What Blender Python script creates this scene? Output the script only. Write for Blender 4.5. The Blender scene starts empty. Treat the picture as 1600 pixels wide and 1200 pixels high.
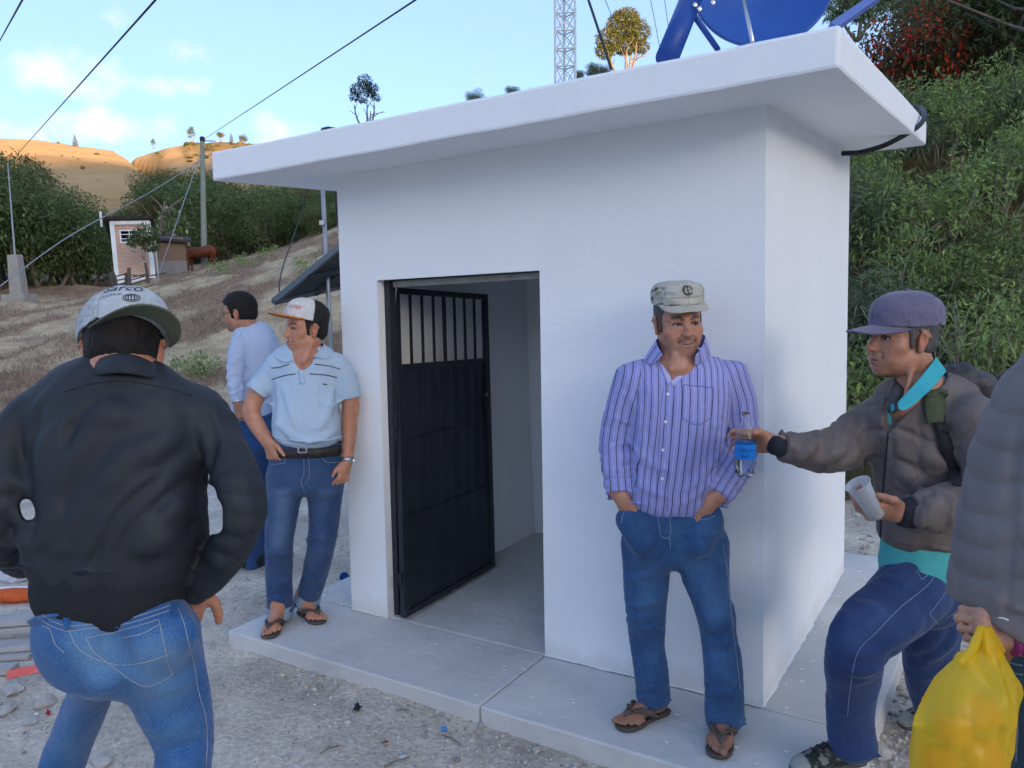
import bpy,bmesh,math,random
import numpy as np
from mathutils import Matrix,Vector

sc = bpy.context.scene
COL = sc.collection
rng = np.random.default_rng(7)
random.seed(7)
R = math.radians

# ------------------------------------------------------------------ camera
FPX = 1277.13                       # focal length in pixels of the 1600 px wide photograph
YAW,PITCH,ROLL = 0.5804,-0.1191,-0.0417
CAM = np.array([3.0712,-3.0781,1.6997])
cyw,syw = math.cos(YAW),math.sin(YAW)
EF = np.array([-syw,cyw,0.0])     # horizontal forward
ER = np.array([cyw,syw,0.0])      # horizontal right
_f = np.array([-syw * math.cos(PITCH),cyw * math.cos(PITCH),math.sin(PITCH)])
_r = ER.copy()
_u = np.cross(_r,_f)
cR = math.cos(ROLL) * _r + math.sin(ROLL) * _u
cU = -math.sin(ROLL) * _r + math.cos(ROLL) * _u
cF = _f
cam_data = bpy.data.cameras.new('camera')
cam = bpy.data.objects.new('camera',cam_data)
COL.objects.link(cam)
cam_data.sensor_width = 36.0
cam_data.lens = FPX / 1600 * 36.0
cam_data.clip_start = 0.05
cam_data.clip_end = 6000
cam.matrix_world = Matrix((
 (cR[0],cU[0],-cF[0],CAM[0]),
 (cR[1],cU[1],-cF[1],CAM[1]),
 (cR[2],cU[2],-cF[2],CAM[2]),
 (0,0,0,1)))
sc.camera = cam

# ------------------------------------------------------------------ light and sky
SUN_EL = R(7.0)
SUN_BACK = R(60)                    # the sun is to the right and behind the camera
sdir = math.cos(SUN_BACK) * ER - math.sin(SUN_BACK) * EF      # horizontal direction towards the sun
SUNV = np.array([sdir[0] * math.cos(SUN_EL),sdir[1] * math.cos(SUN_EL),math.sin(SUN_EL)])
sun_data = bpy.data.lights.new('sun','SUN')
sun_data.energy = 3.6
sun_data.angle = R(0.55)
sun_data.color = (1.0,0.62,0.30)
sun = bpy.data.objects.new('sun',sun_data)
COL.objects.link(sun)
sun.rotation_euler = Vector(SUNV).to_track_quat('Z','Y').to_euler()
sun.location = (60,-60,80)

world = bpy.data.worlds.new('World')
sc.world = world
world.use_nodes = True
SKY_STRENGTH = 0.15
sc.view_settings.view_transform = 'Standard'
sc.view_settings.look = 'None'
sc.view_settings.exposure = 2.27
sc.view_settings.gamma = 1.0
sc.view_settings.use_curve_mapping = False
sc.render.engine = 'CYCLES'
sc.cycles.use_denoising = True
sc.cycles.max_bounces = 8
sc.cycles.transparent_max_bounces = 24
sc.cycles.sample_clamp_indirect = 6

def dir_px(px,py):
 d = cF + cR * (px - 800) / FPX - cU * (py - 600) / FPX
 return d

def build_sky():
 nt = world.node_tree
 N,L = nt.nodes,nt.links
 for n in list(N):
  N.remove(n)
 out = N.new('ShaderNodeOutputWorld')
 bg = N.new('ShaderNodeBackground')
 bg.inputs['Strength'].default_value = SKY_STRENGTH
 sky = N.new('ShaderNodeTexSky')
 sky.sky_type = 'NISHITA'
 sky.sun_disc = False
 sky.sun_elevation = SUN_EL
 # Nishita's rotation is measured clockwise from +Y
 sky.sun_rotation = math.atan2(SUNV[0],SUNV[1])
 sky.altitude = 1500
 sky.air_density = .65
 sky.dust_density = 10
 sky.ozone_density = 1.7
 tc = N.new('ShaderNodeTexCoord')
 nrm = N.new('ShaderNodeVectorMath'); nrm.operation = 'NORMALIZE'
 L.new(tc.outputs['Generated'],nrm.inputs[0])
 noise = N.new('ShaderNodeTexNoise')
 noise.inputs['Scale'].default_value = 16
 noise.inputs['Detail'].default_value = 7
 noise.inputs['Roughness'].default_value = 0.56
 L.new(nrm.outputs[0],noise.inputs['Vector'])
 wide = N.new('ShaderNodeTexNoise')
 wide.inputs['Scale'].default_value = 3.1
 wide.inputs['Detail'].default_value = 3
 L.new(nrm.outputs[0],wide.inputs['Vector'])

 def mth(op,a,b=None,clamp=False):
  n = N.new('ShaderNodeMath'); n.operation = op; n.use_clamp = clamp
  for i,v in enumerate((a,b)):
   if v is None:
    continue
   if isinstance(v,(int,float)):
    n.inputs[i].default_value = v
   else:
    L.new(v,n.inputs[i])
  return n.outputs[0]
 # clouds low in the sky, each a direction with its angular half-sizes
 blobs = [((105,118),.075,.030,1.0),((280,76),.040,.022,.9),((268,133),.055,.016,.95),
    ((150,196),.095,.024,.9),((20,205),.07,.014,.6),((182,18),.022,.022,.5),
    ((430,205),.05,.02,.25),((-200,150),.09,.03,.9),((-420,90),.10,.035,.9),((2300,150),.1,.03,.8)]
 total = None
 for (px,py),sx,sy,amp in blobs:
  c = dir_px(px,py); c = c / np.linalg.norm(c)
  right = np.cross(c,(0,0,1)); right /= np.linalg.norm(right)
  up = np.cross(right,c)
  comps = []
  sub = N.new('ShaderNodeVectorMath'); sub.operation = 'SUBTRACT'
  L.new(nrm.outputs[0],sub.inputs[0]); sub.inputs[1].default_value = c
  for ax,s in ((right,sx),(up,sy)):
   d = N.new('ShaderNodeVectorMath'); d.operation = 'DOT_PRODUCT'
   L.new(sub.outputs[0],d.inputs[0]); d.inputs[1].default_value = ax / s
   comps.append(d.outputs['Value'])
  front = N.new('ShaderNodeVectorMath'); front.operation = 'DOT_PRODUCT'
  L.new(nrm.outputs[0],front.inputs[0]); front.inputs[1].default_value = c
  r2 = mth('ADD',mth('MULTIPLY',comps[0],comps[0]),mth('MULTIPLY',comps[1],comps[1]))
  g = mth('MULTIPLY',mth('SUBTRACT',1.0,r2,False),amp)
  g = mth('MAXIMUM',g,-0.6)
  g = mth('SUBTRACT',g,mth('MULTIPLY',mth('LESS_THAN',front.outputs['Value'],0.0),5.0))
  total = g if total is None else mth('MAXIMUM',total,g)
 # the same kind of small clouds goes on round the sky
 gen = mth('MULTIPLY',mth('SUBTRACT',wide.outputs['Fac'],0.66),4.0)
 total = mth('MAXIMUM',total,gen)
 dens = mth('ADD',mth('SUBTRACT',total,.10),mth('MULTIPLY',mth('SUBTRACT',noise.outputs['Fac'],0.5),3.4))
 mr = N.new('ShaderNodeMapRange'); mr.interpolation_type = 'SMOOTHSTEP'
 mr.inputs['From Min'].default_value = 0.0
 mr.inputs['From Max'].default_value = 1.5
 mr.inputs['To Max'].default_value = 0.8
 L.new(dens,mr.inputs['Value'])
 mix = N.new('ShaderNodeMix'); mix.data_type = 'RGBA'
 L.new(mr.outputs['Result'],mix.inputs['Factor'])
 # a thin high veil whitens the clear sky a little, everywhere alike
 veil = N.new('ShaderNodeMix'); veil.data_type = 'RGBA'
 veil.inputs['Factor'].default_value = SKY_VEIL
 L.new(sky.outputs[0],veil.inputs[6])
 veil.inputs[7].default_value = (*VEIL_COL,1)
 L.new(veil.outputs[2],mix.inputs[6])
 mix.inputs[7].default_value = (*CLOUD_COL,1)
 L.new(mix.outputs[2],bg.inputs['Color'])
 L.new(bg.outputs[0],out.inputs[0])

SKY_VEIL = 0.58
VEIL_COL = (.70,.97,1.55)
CLOUD_COL = (2.0,1.7,1.65)
build_sky()

# ------------------------------------------------------------------ points
def ray(px,py):
 return cF + cR * (px - 800) / FPX - cU * (py - 600) / FPX

def P(px,py,depth):
 """world point seen at photo pixel (px, py) at the given distance along the view axis"""
 return CAM + ray(px,py) * depth

def onz(px,py,z):
 d = ray(px,py)
 return CAM + d * ((z - CAM[2]) / d[2])

def near(px,py,X):
 """the point on the sight line closest to X"""
 d = ray(px,py); d = d / np.linalg.norm(d)
 return CAM + d * float((np.asarray(X,float) - CAM) @ d)

def ad(a,d,z=0.0):
 """lateral metres, forward metres from the camera's foot"""
 p = np.array([CAM[0],CAM[1],0.0]) + ER * a + EF * d
 p[2] = z
 return p

def pix(X):
 d = np.asarray(X,float) - CAM
 z = d @ cF
 return 800 + FPX * (d @ cR) / z,600 - FPX * (d @ cU) / z,z

# ------------------------------------------------------------------ object helpers
def tag(o,label=None,cat=None,group=None,kind=None):
 if label: o['label'] = label
 if cat: o['category'] = cat
 if group: o['group'] = group
 if kind: o['kind'] = kind
 return o

def empty(name,loc,label=None,cat=None,group=None,rz=0.0):
 o = bpy.data.objects.new(name,None)
 COL.objects.link(o)
 o.location = tuple(float(v) for v in loc)
 o.rotation_euler = (0,0,rz)
 o.empty_display_size = 0.1
 return tag(o,label,cat,group)

def mesh_obj(name,verts,faces,mat,parent=None,smooth=False,attrs=None,matidx=None):
 """verts are world coordinates; children keep world placement through the parent's location"""
 v = np.asarray(verts,dtype=np.float32).reshape(-1,3)
 if parent is not None:
  off = np.array(world_loc(parent),dtype=np.float32)
  v = v - off
 me = bpy.data.meshes.new(name)
 f = faces
 if isinstance(f,np.ndarray):
  nf,k = f.shape
  me.vertices.add(len(v))
  me.vertices.foreach_set('co',v.ravel())
  me.loops.add(nf * k)
  me.loops.foreach_set('vertex_index',f.astype(np.int32).ravel())
  me.polygons.add(nf)
  me.polygons.foreach_set('loop_start',(np.arange(nf) * k).astype(np.int32))
  me.polygons.foreach_set('loop_total',np.full(nf,k,dtype=np.int32))
  me.update(calc_edges=True)
  me.validate()
 else:
  me.from_pydata([tuple(map(float,p)) for p in v],[],[tuple(q) for q in f])
  me.update()
 for m in (mat if isinstance(mat,(list,tuple)) else [mat]):
  me.materials.append(m)
 if matidx is not None:
  me.polygons.foreach_set('material_index',np.asarray(matidx,dtype=np.int32))
 if smooth:
  me.polygons.foreach_set('use_smooth',np.ones(len(me.polygons),dtype=bool))
 for k,a in (attrs or {}).items():
  a = np.asarray(a,dtype=np.float32)
  if a.ndim == 2:
   at = me.attributes.new(k,'FLOAT_COLOR','POINT')
   if a.shape[1] == 3:
    a = np.concatenate([a,np.ones((len(a),1),np.float32)],1)
   at.data.foreach_set('color',a.ravel())
  else:
   at = me.attributes.new(k,'FLOAT','POINT')
   at.data.foreach_set('value',a.ravel())
 o = bpy.data.objects.new(name,me)
 COL.objects.link(o)
 if parent is not None:
  o.parent = parent
 return o

def world_loc(o):
 l = Vector((0,0,0))
 while o is not None:
  l = l + o.location
  o = o.parent
 return l

class MB:
 """collects simple shapes; build() links them as one mesh object"""
 def __init__(s):
  s.v,s.f,s.n = [],[],0

 def add(s,v,f):
  v = np.asarray(v,float)
  s.v.append(v)
  s.f += [tuple(i + s.n for i in q) for q in f]
  s.n += len(v)
  return s

 def hexa(s,p):
  """8 corners: bottom loop 0-3, top loop 4-7"""
  return s.add(p,[(0,3,2,1),(4,5,6,7),(0,1,5,4),(1,2,6,5),(2,3,7,6),(3,0,4,7)])

 def box(s,c,half,M=None):
  c = np.asarray(c,float); h = np.asarray(half,float)
  M = np.eye(3) if M is None else np.asarray(M)
  q = [(-1,-1,-1),(1,-1,-1),(1,1,-1),(-1,1,-1),(-1,-1,1),(1,-1,1),(1,1,1),(-1,1,1)]
  return s.hexa([c + M @ (np.array(k) * h) for k in q])

 def bar(s,a,b,w,t=None,up=(0,0,1)):
  """rectangular bar from a to b"""
  a = np.asarray(a,float); b = np.asarray(b,float)
  t = w if t is None else t
  d = b - a; L = np.linalg.norm(d); d = d / L
  up = np.asarray(up,float)
  x = np.cross(d,up)
  if np.linalg.norm(x) < 1e-3:
   x = np.cross(d,(0,1,0))
  x /= np.linalg.norm(x); y = np.cross(x,d)
  return s.box((a + b) / 2,(w / 2,L / 2,t / 2),np.stack([x,d,y],1))

 def tube(s,pts,r,n=8,caps=True):
  pts = np.asarray(pts,float)
  rr = np.broadcast_to(np.asarray(r,float),(len(pts),))
  tan = np.gradient(pts,axis=0)
  tan /= np.linalg.norm(tan,axis=1)[:,None] + 1e-12
  ref = np.array((0,0,1.0)) if abs(tan[0][2]) < .9 else np.array((1.0,0,0))
  x = np.cross(tan[0],ref); x /= np.linalg.norm(x)
  V = []
  ang = np.arange(n) * 2 * math.pi / n
  for p,t,q in zip(pts,tan,rr):
   x = x - t * (x @ t); x /= np.linalg.norm(x)
   y = np.cross(t,x)
   V.append(p + q * (np.cos(ang)[:,None] * x + np.sin(ang)[:,None] * y))
  V = np.concatenate(V)
  F = []
  for i in range(len(pts) - 1):
   for j in range(n):
    k = (j + 1) % n
    F.append((i * n + j,i * n + k,(i + 1) * n + k,(i + 1) * n + j))
  if caps:
   F.append(tuple(range(n - 1,-1,-1)))
   F.append(tuple((len(pts) - 1) * n + j for j in range(n)))
  return s.add(V,F)

 def lathe(s,prof,c=(0,0,0),n=24,M=None):
  """prof: list of (r, z)"""
  c = np.asarray(c,float); M = np.eye(3) if M is None else np.asarray(M)
  ang = np.arange(n) * 2 * math.pi / n
  V = np.concatenate([np.stack([r * np.cos(ang),r * np.sin(ang),np.full(n,z)],1) for r,z in prof])
  F = []
  for i in range(len(prof) - 1):
   for j in range(n):
    k = (j + 1) % n
    F.append((i * n + j,i * n + k,(i + 1) * n + k,(i + 1) * n + j))
  if prof[0][0] > 1e-4: F.append(tuple(range(n - 1,-1,-1)))
  if prof[-1][0] > 1e-4: F.append(tuple((len(prof) - 1) * n + j for j in range(n)))
  return s.add(c + V @ M.T,F)

 def build(s,name,mat,parent=None,smooth=False,bevel=0.0):
  o = mesh_obj(name,np.concatenate(s.v),s.f,mat,parent,smooth)
  if bevel:
   m = o.modifiers.new('bevel','BEVEL'); m.width = bevel; m.segments = 2; m.limit_method = 'ANGLE'
   m.angle_limit = R(40)
  return o

def link_copy(o,parent=None):
 c = o.copy(); COL.objects.link(c)
 if parent is not None: c.parent = parent
 return c

def copy_tree(o,parent=None):
 c = link_copy(o,parent)
 for ch in list(o.children):
  copy_tree(ch,c)
 return c

def rotz(a):
 c,s_ = math.cos(a),math.sin(a)
 return np.array([[c,-s_,0],[s_,c,0],[0,0,1.0]])

def frame(fwd,up=(0,0,1)):
 """columns: x right, y forward, z up"""
 y = np.asarray(fwd,float); y = y / np.linalg.norm(y)
 x = np.cross(y,up); x /= np.linalg.norm(x)
 z = np.cross(x,y)
 return np.stack([x,y,z],1)

# ------------------------------------------------------------------ noise
_pt = np.random.default_rng(3).permutation(256)
_pt = np.concatenate([_pt,_pt,_pt])
_gr = np.random.default_rng(5).normal(size=(256,3)); _gr /= np.linalg.norm(_gr,axis=1)[:,None]

def perlin(p):
 p = np.asarray(p,float)
 i = np.floor(p).astype(int); f = p - i
 i &= 255
 u = f * f * f * (f * (f * 6 - 15) + 10)
 out = 0
 for dx in (0,1):
  for dy in (0,1):
   for dz in (0,1):
    h = _pt[_pt[_pt[i[...,0] + dx] + i[...,1] + dy] + i[...,2] + dz]
    g = _gr[h]
    d = ((f[...,0] - dx) * g[...,0] + (f[...,1] - dy) * g[...,1] + (f[...,2] - dz) * g[...,2])
    w = (u[...,0] if dx else 1 - u[...,0]) * (u[...,1] if dy else 1 - u[...,1]) * (u[...,2] if dz else 1 - u[...,2])
    out = out + w * d
 return out * 1.5

def fbm(p,o=3):
 p = np.asarray(p,float); s = 0; a = 1.0
 for k in range(o):
  s = s + a * perlin(p * 2 ** k + 17.3 * k); a *= .5
 return s

def ss(a,b,x):
 t = np.clip((x - a) / (b - a),0,1)
 return t * t * (3 - 2 * t)

# ------------------------------------------------------------------ materials
def material(name,base,rough=.6,col2=None,nscale=6.0,namt=1.0,bump=0.0,bscale=60.0,spec=.4,metal=0.0,
    attr=None,sss=0.0,sheen=0.0,detail=6,trans=0.0,ior=1.45,alpha=1.0,bump2=None,coat=0.0,extra=None,bdist=0.01,wrinkle=None):
 m = bpy.data.materials.new(name)
 m.use_nodes = True
 nt = m.node_tree; N,L = nt.nodes,nt.links
 b = N['Principled BSDF']
 b.inputs['Roughness'].default_value = rough
 b.inputs['Metallic'].default_value = metal
 b.inputs['Specular IOR Level'].default_value = spec
 b.inputs['IOR'].default_value = ior
 if sss:
  b.inputs['Subsurface Weight'].default_value = sss
  b.inputs['Subsurface Radius'].default_value = (1.0,.35,.2)
  b.inputs['Subsurface Scale'].default_value = .008
 if sheen:
  b.inputs['Sheen Weight'].default_value = sheen
  b.inputs['Sheen Roughness'].default_value = .5
 if trans: b.inputs['Transmission Weight'].default_value = trans
 if alpha < 1: b.inputs['Alpha'].default_value = alpha
 if coat: b.inputs['Coat Weight'].default_value = coat
 tc = N.new('ShaderNodeTexCoord')
 src = None
 if attr:
  a = N.new('ShaderNodeAttribute'); a.attribute_name = attr
  src = a.outputs['Color']
 if col2 is not None:
  n = N.new('ShaderNodeTexNoise'); n.inputs['Scale'].default_value = nscale; n.inputs['Detail'].default_value = detail
  n.inputs['Roughness'].default_value = .62
  L.new(tc.outputs['Object'],n.inputs['Vector'])
  mr = N.new('ShaderNodeMapRange'); mr.inputs['From Min'].default_value = .5 - .22 / max(namt,.01)
  mr.inputs['From Max'].default_value = .5 + .22 / max(namt,.01)
  L.new(n.outputs['Fac'],mr.inputs['Value'])
  mix = N.new('ShaderNodeMix'); mix.data_type = 'RGBA'
  L.new(mr.outputs[0],mix.inputs['Factor'])
  mix.inputs[6].default_value = (*base,1); mix.inputs[7].default_value = (*col2,1)
  if src is not None:
   mul = N.new('ShaderNodeMix'); mul.data_type = 'RGBA'; mul.blend_type = 'MULTIPLY'
   mul.inputs['Factor'].default_value = 1
   L.new(src,mul.inputs[6]); L.new(mix.outputs[2],mul.inputs[7]); src = mul.outputs[2]
  else:
   src = mix.outputs[2]
 if src is not None:
  L.new(src,b.inputs['Base Color'])
 else:
  b.inputs['Base Color'].default_value = (*base,1)
 if wrinkle:
  wn = N.new('ShaderNodeTexNoise'); wn.noise_type = 'RIDGED_MULTIFRACTAL'; wn.inputs['Scale'].default_value = wrinkle[0]; wn.inputs['Detail'].default_value = 3; wn.inputs['Roughness'].default_value = .45; wn.inputs['Distortion'].default_value = .5
  mp = N.new('ShaderNodeMapping'); mp.inputs['Scale'].default_value = (1,1,.55); mp.inputs['Rotation'].default_value = (.5,.4,.3)
  L.new(tc.outputs['Object'],mp.inputs[0]); L.new(mp.outputs[0],wn.inputs['Vector'])
  wb = N.new('ShaderNodeBump'); wb.inputs['Strength'].default_value = 1; wb.inputs['Distance'].default_value = wrinkle[1]
  L.new(wn.outputs['Fac'],wb.inputs['Height']); L.new(wb.outputs[0],b.inputs['Normal'])
 if bump:
  bn = N.new('ShaderNodeTexNoise'); bn.inputs['Scale'].default_value = bscale; bn.inputs['Detail'].default_value = 5
  L.new(tc.outputs['Object'],bn.inputs['Vector'])
  h = bn.outputs['Fac']
  if bump2:
   b2 = N.new('ShaderNodeTexNoise'); b2.inputs['Scale'].default_value = bump2[0]; b2.inputs['Detail'].default_value = 4
   L.new(tc.outputs['Object'],b2.inputs['Vector'])
   ma = N.new('ShaderNodeMath'); ma.operation = 'MULTIPLY_ADD'; ma.inputs[1].default_value = bump2[1]
   L.new(b2.outputs['Fac'],ma.inputs[0]); L.new(h,ma.inputs[2]); h = ma.outputs[0]
  bp = N.new('ShaderNodeBump'); bp.inputs['Strength'].default_value = bump; bp.inputs['Distance'].default_value = bdist
  L.new(h,bp.inputs['Height'])
  if wrinkle: L.new(wb.outputs[0],bp.inputs['Normal'])
  L.new(bp.outputs[0],b.inputs['Normal'])
 if extra:
  extra(nt,b,tc)
 return m

def srgb(r,g,b):
 f = lambda c: (c / 255 / 12.92) if c / 255 <= .04045 else ((c / 255 + .055) / 1.055) ** 2.4
 return (f(r),f(g),f(b))
# ================================================================== terrain
def to_ad(X):
 X = np.asarray(X,float)
 d = X[...,:2] - CAM[:2]
 return d @ ER[:2],d @ EF[:2]

def terr(a,d):
 a = np.asarray(a,float); d = np.asarray(d,float)
 t = a / np.maximum(d,1.0)
 s = .100 + .00062 * (np.clip(a,-30,1) + 18) ** 2
 s = np.minimum(s,.27)
 q = d - 9.0 - 1.5 * ss(-.2,-.6,t)
 soft = np.log1p(np.exp(np.clip(q / 1.2,-30,30))) * 1.2
 zl = s * soft
 zl = np.where(d > 44,s * (35 - 1.5 * ss(-.2,-.6,t)) + (d - 44) * .07,zl)
 qb = (d - 6.35) + .30 * (a - 2.7)
 softb = np.log1p(np.exp(np.clip(qb / .35,-30,30))) * .35
 zb = .66 * softb
 zb = np.where(zb > 3.3,3.3 + (zb - 3.3) * .22,zb)
 w = ss(.16,.34,t) * ss(0,3,d)
 z = zl * (1 - w) + zb * w
 z = z - .075 - .022 * ss(-1.5,1.5,a) * ss(6,3,d)
 p = np.stack([a,d,np.zeros_like(a)],-1)
 rough = ss(5.5,10,d)
 z = z + fbm(p * .9,4) * (.010 + .10 * rough) + fbm(p * 4.5 + 9,3) * (.006 + .02 * rough) + fbm(p * .22,2) * .25 * ss(14,30,d)
 return z

def zat(a,d):
 return float(terr(np.array([a]),np.array([d]))[0])

def ground_hit(px,py,d0=3.0,d1=140.0):
 """where the sight line through a photo pixel meets the terrain"""
 r = ray(px,py); dd = np.linspace(d0,d1,2500)
 X = CAM + r * dd[:,None]
 a,d = to_ad(X)
 below = X[:,2] < terr(a,d)
 i = int(np.argmax(below)) if below.any() else len(dd) - 1
 return X[i],dd[i]

def ground_extra(nt,b,tc):
 N,L = nt.nodes,nt.links
 at = N.new('ShaderNodeAttribute'); at.attribute_name = 'Col'
 n1 = N.new('ShaderNodeTexNoise'); n1.inputs['Scale'].default_value = 2.2; n1.inputs['Detail'].default_value = 9; n1.inputs['Roughness'].default_value = .68
 n2 = N.new('ShaderNodeTexVoronoi'); n2.inputs['Scale'].default_value = 46; n2.inputs['Randomness'].default_value = 1
 n3 = N.new('ShaderNodeTexNoise'); n3.inputs['Scale'].default_value = 38; n3.inputs['Detail'].default_value = 6; n3.inputs['Roughness'].default_value = .7
 for n in (n1,n2,n3): L.new(tc.outputs['Object'],n.inputs['Vector'])
 mr = N.new('ShaderNodeMapRange'); mr.inputs['From Min'].default_value = .3; mr.inputs['From Max'].default_value = .7
 mr.inputs['To Min'].default_value = .62; mr.inputs['To Max'].default_value = 1.32
 L.new(n1.outputs['Fac'],mr.inputs['Value'])
 mr3 = N.new('ShaderNodeMapRange'); mr3.inputs['From Min'].default_value = .3; mr3.inputs['From Max'].default_value = .7
 mr3.inputs['To Min'].default_value = .7; mr3.inputs['To Max'].default_value = 1.28
 L.new(n3.outputs['Fac'],mr3.inputs['Value'])
 m1 = N.new('ShaderNodeMath'); m1.operation = 'MULTIPLY'; L.new(mr.outputs[0],m1.inputs[0]); L.new(mr3.outputs[0],m1.inputs[1])
 hv = N.new('ShaderNodeVectorMath'); hv.operation = 'SCALE'
 L.new(at.outputs['Color'],hv.inputs[0]); L.new(m1.outputs[0],hv.inputs['Scale'])
 L.new(hv.outputs[0],b.inputs['Base Color'])
 add = N.new('ShaderNodeMath'); add.operation = 'MULTIPLY_ADD'; add.inputs[1].default_value = -.5
 L.new(n2.outputs['Distance'],add.inputs[0]); L.new(n3.outputs['Fac'],add.inputs[2])
 bp = N.new('ShaderNodeBump'); bp.inputs['Strength'].default_value = .8; bp.inputs['Distance'].default_value = .02
 L.new(add.outputs[0],bp.inputs['Height']); L.new(bp.outputs[0],b.inputs['Normal'])

def build_ground():
 # polar sheet: angles fine inside the view, rings fine near the camera, out past the hills
 tpos = np.concatenate([np.linspace(-3.2,-.75,26),np.linspace(-.74,.74,300),np.linspace(.75,3.2,26)])
 ang = np.unique(np.concatenate([np.linspace(-math.pi,-.66,40),np.linspace(-.66,.66,330),np.linspace(.66,math.pi,40)]))
 rad = np.concatenate([np.linspace(.3,9,260),9 * (110 / 9) ** np.linspace(.008,1,170),[130,170,240,400,800,2000]])
 A,D = np.meshgrid(ang,rad)
 a = D * np.sin(A); d = D * np.cos(A)
 z = terr(a,np.abs(d) * np.where(d > 0,1,0.0) + np.where(d > 0,0,.5))
 z = np.where(d > 0,z,-.1)
 X = CAM[0] + ER[0] * a + EF[0] * d; Y = CAM[1] + ER[1] * a + EF[1] * d
 far = ss(100,300,D); z = z * (1 - far) + far * (2.0)
 V = np.stack([X,Y,z],-1).reshape(-1,3)
 nr,na = A.shape
 i = np.arange(nr - 1)[:,None] * na + np.arange(na - 1)[None]
 F = np.stack([i,i + 1,i + 1 + na,i + na],-1).reshape(-1,4)[:,::-1]
 # colours of the soil itself: grey gravel yard, straw slope, brown weedy slope, reddish bank
 p = np.stack([a,d,np.zeros_like(a)],-1)
 grey = np.array((.56,.49,.41)); straw = np.array((.47,.365,.235)); brown = np.array((.31,.205,.14)); bank = np.array((.24,.165,.12)); pale = np.array((.62,.545,.46))
 t = a / np.maximum(np.abs(d),.5)
 n = fbm(p * .35,3); n2 = fbm(p * 1.1 + 3,3)
 c = grey + (pale - grey) * ss(-.2,.5,n2)[...,None]
 ws = ss(8.5,11.5,d + n * 2.0)[...,None]
 pat = ss(-.1,.22,n * .9 + .6 * fbm(np.stack([a * .5,d * .16,0 * a],-1),3) + .5 * (t + .47))[...,None]
 slope = straw * (1 - pat) + brown * pat
 c = c * (1 - ws) + slope * ws
 wb = (ss(.2,.34,t) * ss(5.6,6.6,d + .3 * (a - 2.7)))[...,None]
 c = c * (1 - wb) + bank * wb
 wv = ss(44,60,D)[...,None]
 c = c * (1 - wv) + np.array((.10,.10,.05)) * wv
 m = material('soil',(.3,.25,.2),rough=.95,spec=.15,extra=ground_extra)
 tag(mesh_obj('ground',V,F,m,None,True,{'Col': c.reshape(-1,3)}),kind='structure')

build_ground()

# ================================================================== far hills and the shading mountain
def hill_mat(name,c1,c2,c3,scale):
 def ex(nt,b,tc):
  N,L = nt.nodes,nt.links
  n1 = N.new('ShaderNodeTexNoise'); n1.inputs['Scale'].default_value = scale; n1.inputs['Detail'].default_value = 10; n1.inputs['Roughness'].default_value = .62
  n2 = N.new('ShaderNodeTexNoise'); n2.inputs['Scale'].default_value = scale * 9; n2.inputs['Detail'].default_value = 6; n2.inputs['Roughness'].default_value = .7
  for n in (n1,n2): L.new(tc.outputs['Object'],n.inputs['Vector'])
  cr = N.new('ShaderNodeValToRGB')
  cr.color_ramp.elements[0].position = .36; cr.color_ramp.elements[0].color = (*c1,1)
  cr.color_ramp.elements[1].position = .64; cr.color_ramp.elements[1].color = (*c2,1)
  L.new(n1.outputs['Fac'],cr.inputs[0])
  mr = N.new('ShaderNodeMapRange'); mr.inputs['From Min'].default_value = .52; mr.inputs['From Max'].default_value = .68
  L.new(n2.outputs['Fac'],mr.inputs['Value'])
  at = N.new('ShaderNodeAttribute'); at.attribute_name = 'veg'
  mm = N.new('ShaderNodeMath'); mm.operation = 'MULTIPLY_ADD'; mm.inputs[1].default_value = .35; mm.use_clamp = True
  L.new(mr.outputs[0],mm.inputs[0]); L.new(at.outputs['Fac'],mm.inputs[2])
  mx = N.new('ShaderNodeMix'); mx.data_type = 'RGBA'
  L.new(mm.outputs[0],mx.inputs['Factor']); L.new(cr.outputs[0],mx.inputs[6]); mx.inputs[7].default_value = (*c3,1)
  L.new(mx.outputs[2],b.inputs['Base Color'])
  bp = N.new('ShaderNodeBump'); bp.inputs['Strength'].default_value = .5; bp.inputs['Distance'].default_value = .6
  L.new(n2.outputs['Fac'],bp.inputs['Height']); L.new(bp.outputs[0],b.inputs['Normal'])
 return material(name,c1,rough=1,spec=.05,extra=ex)

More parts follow.
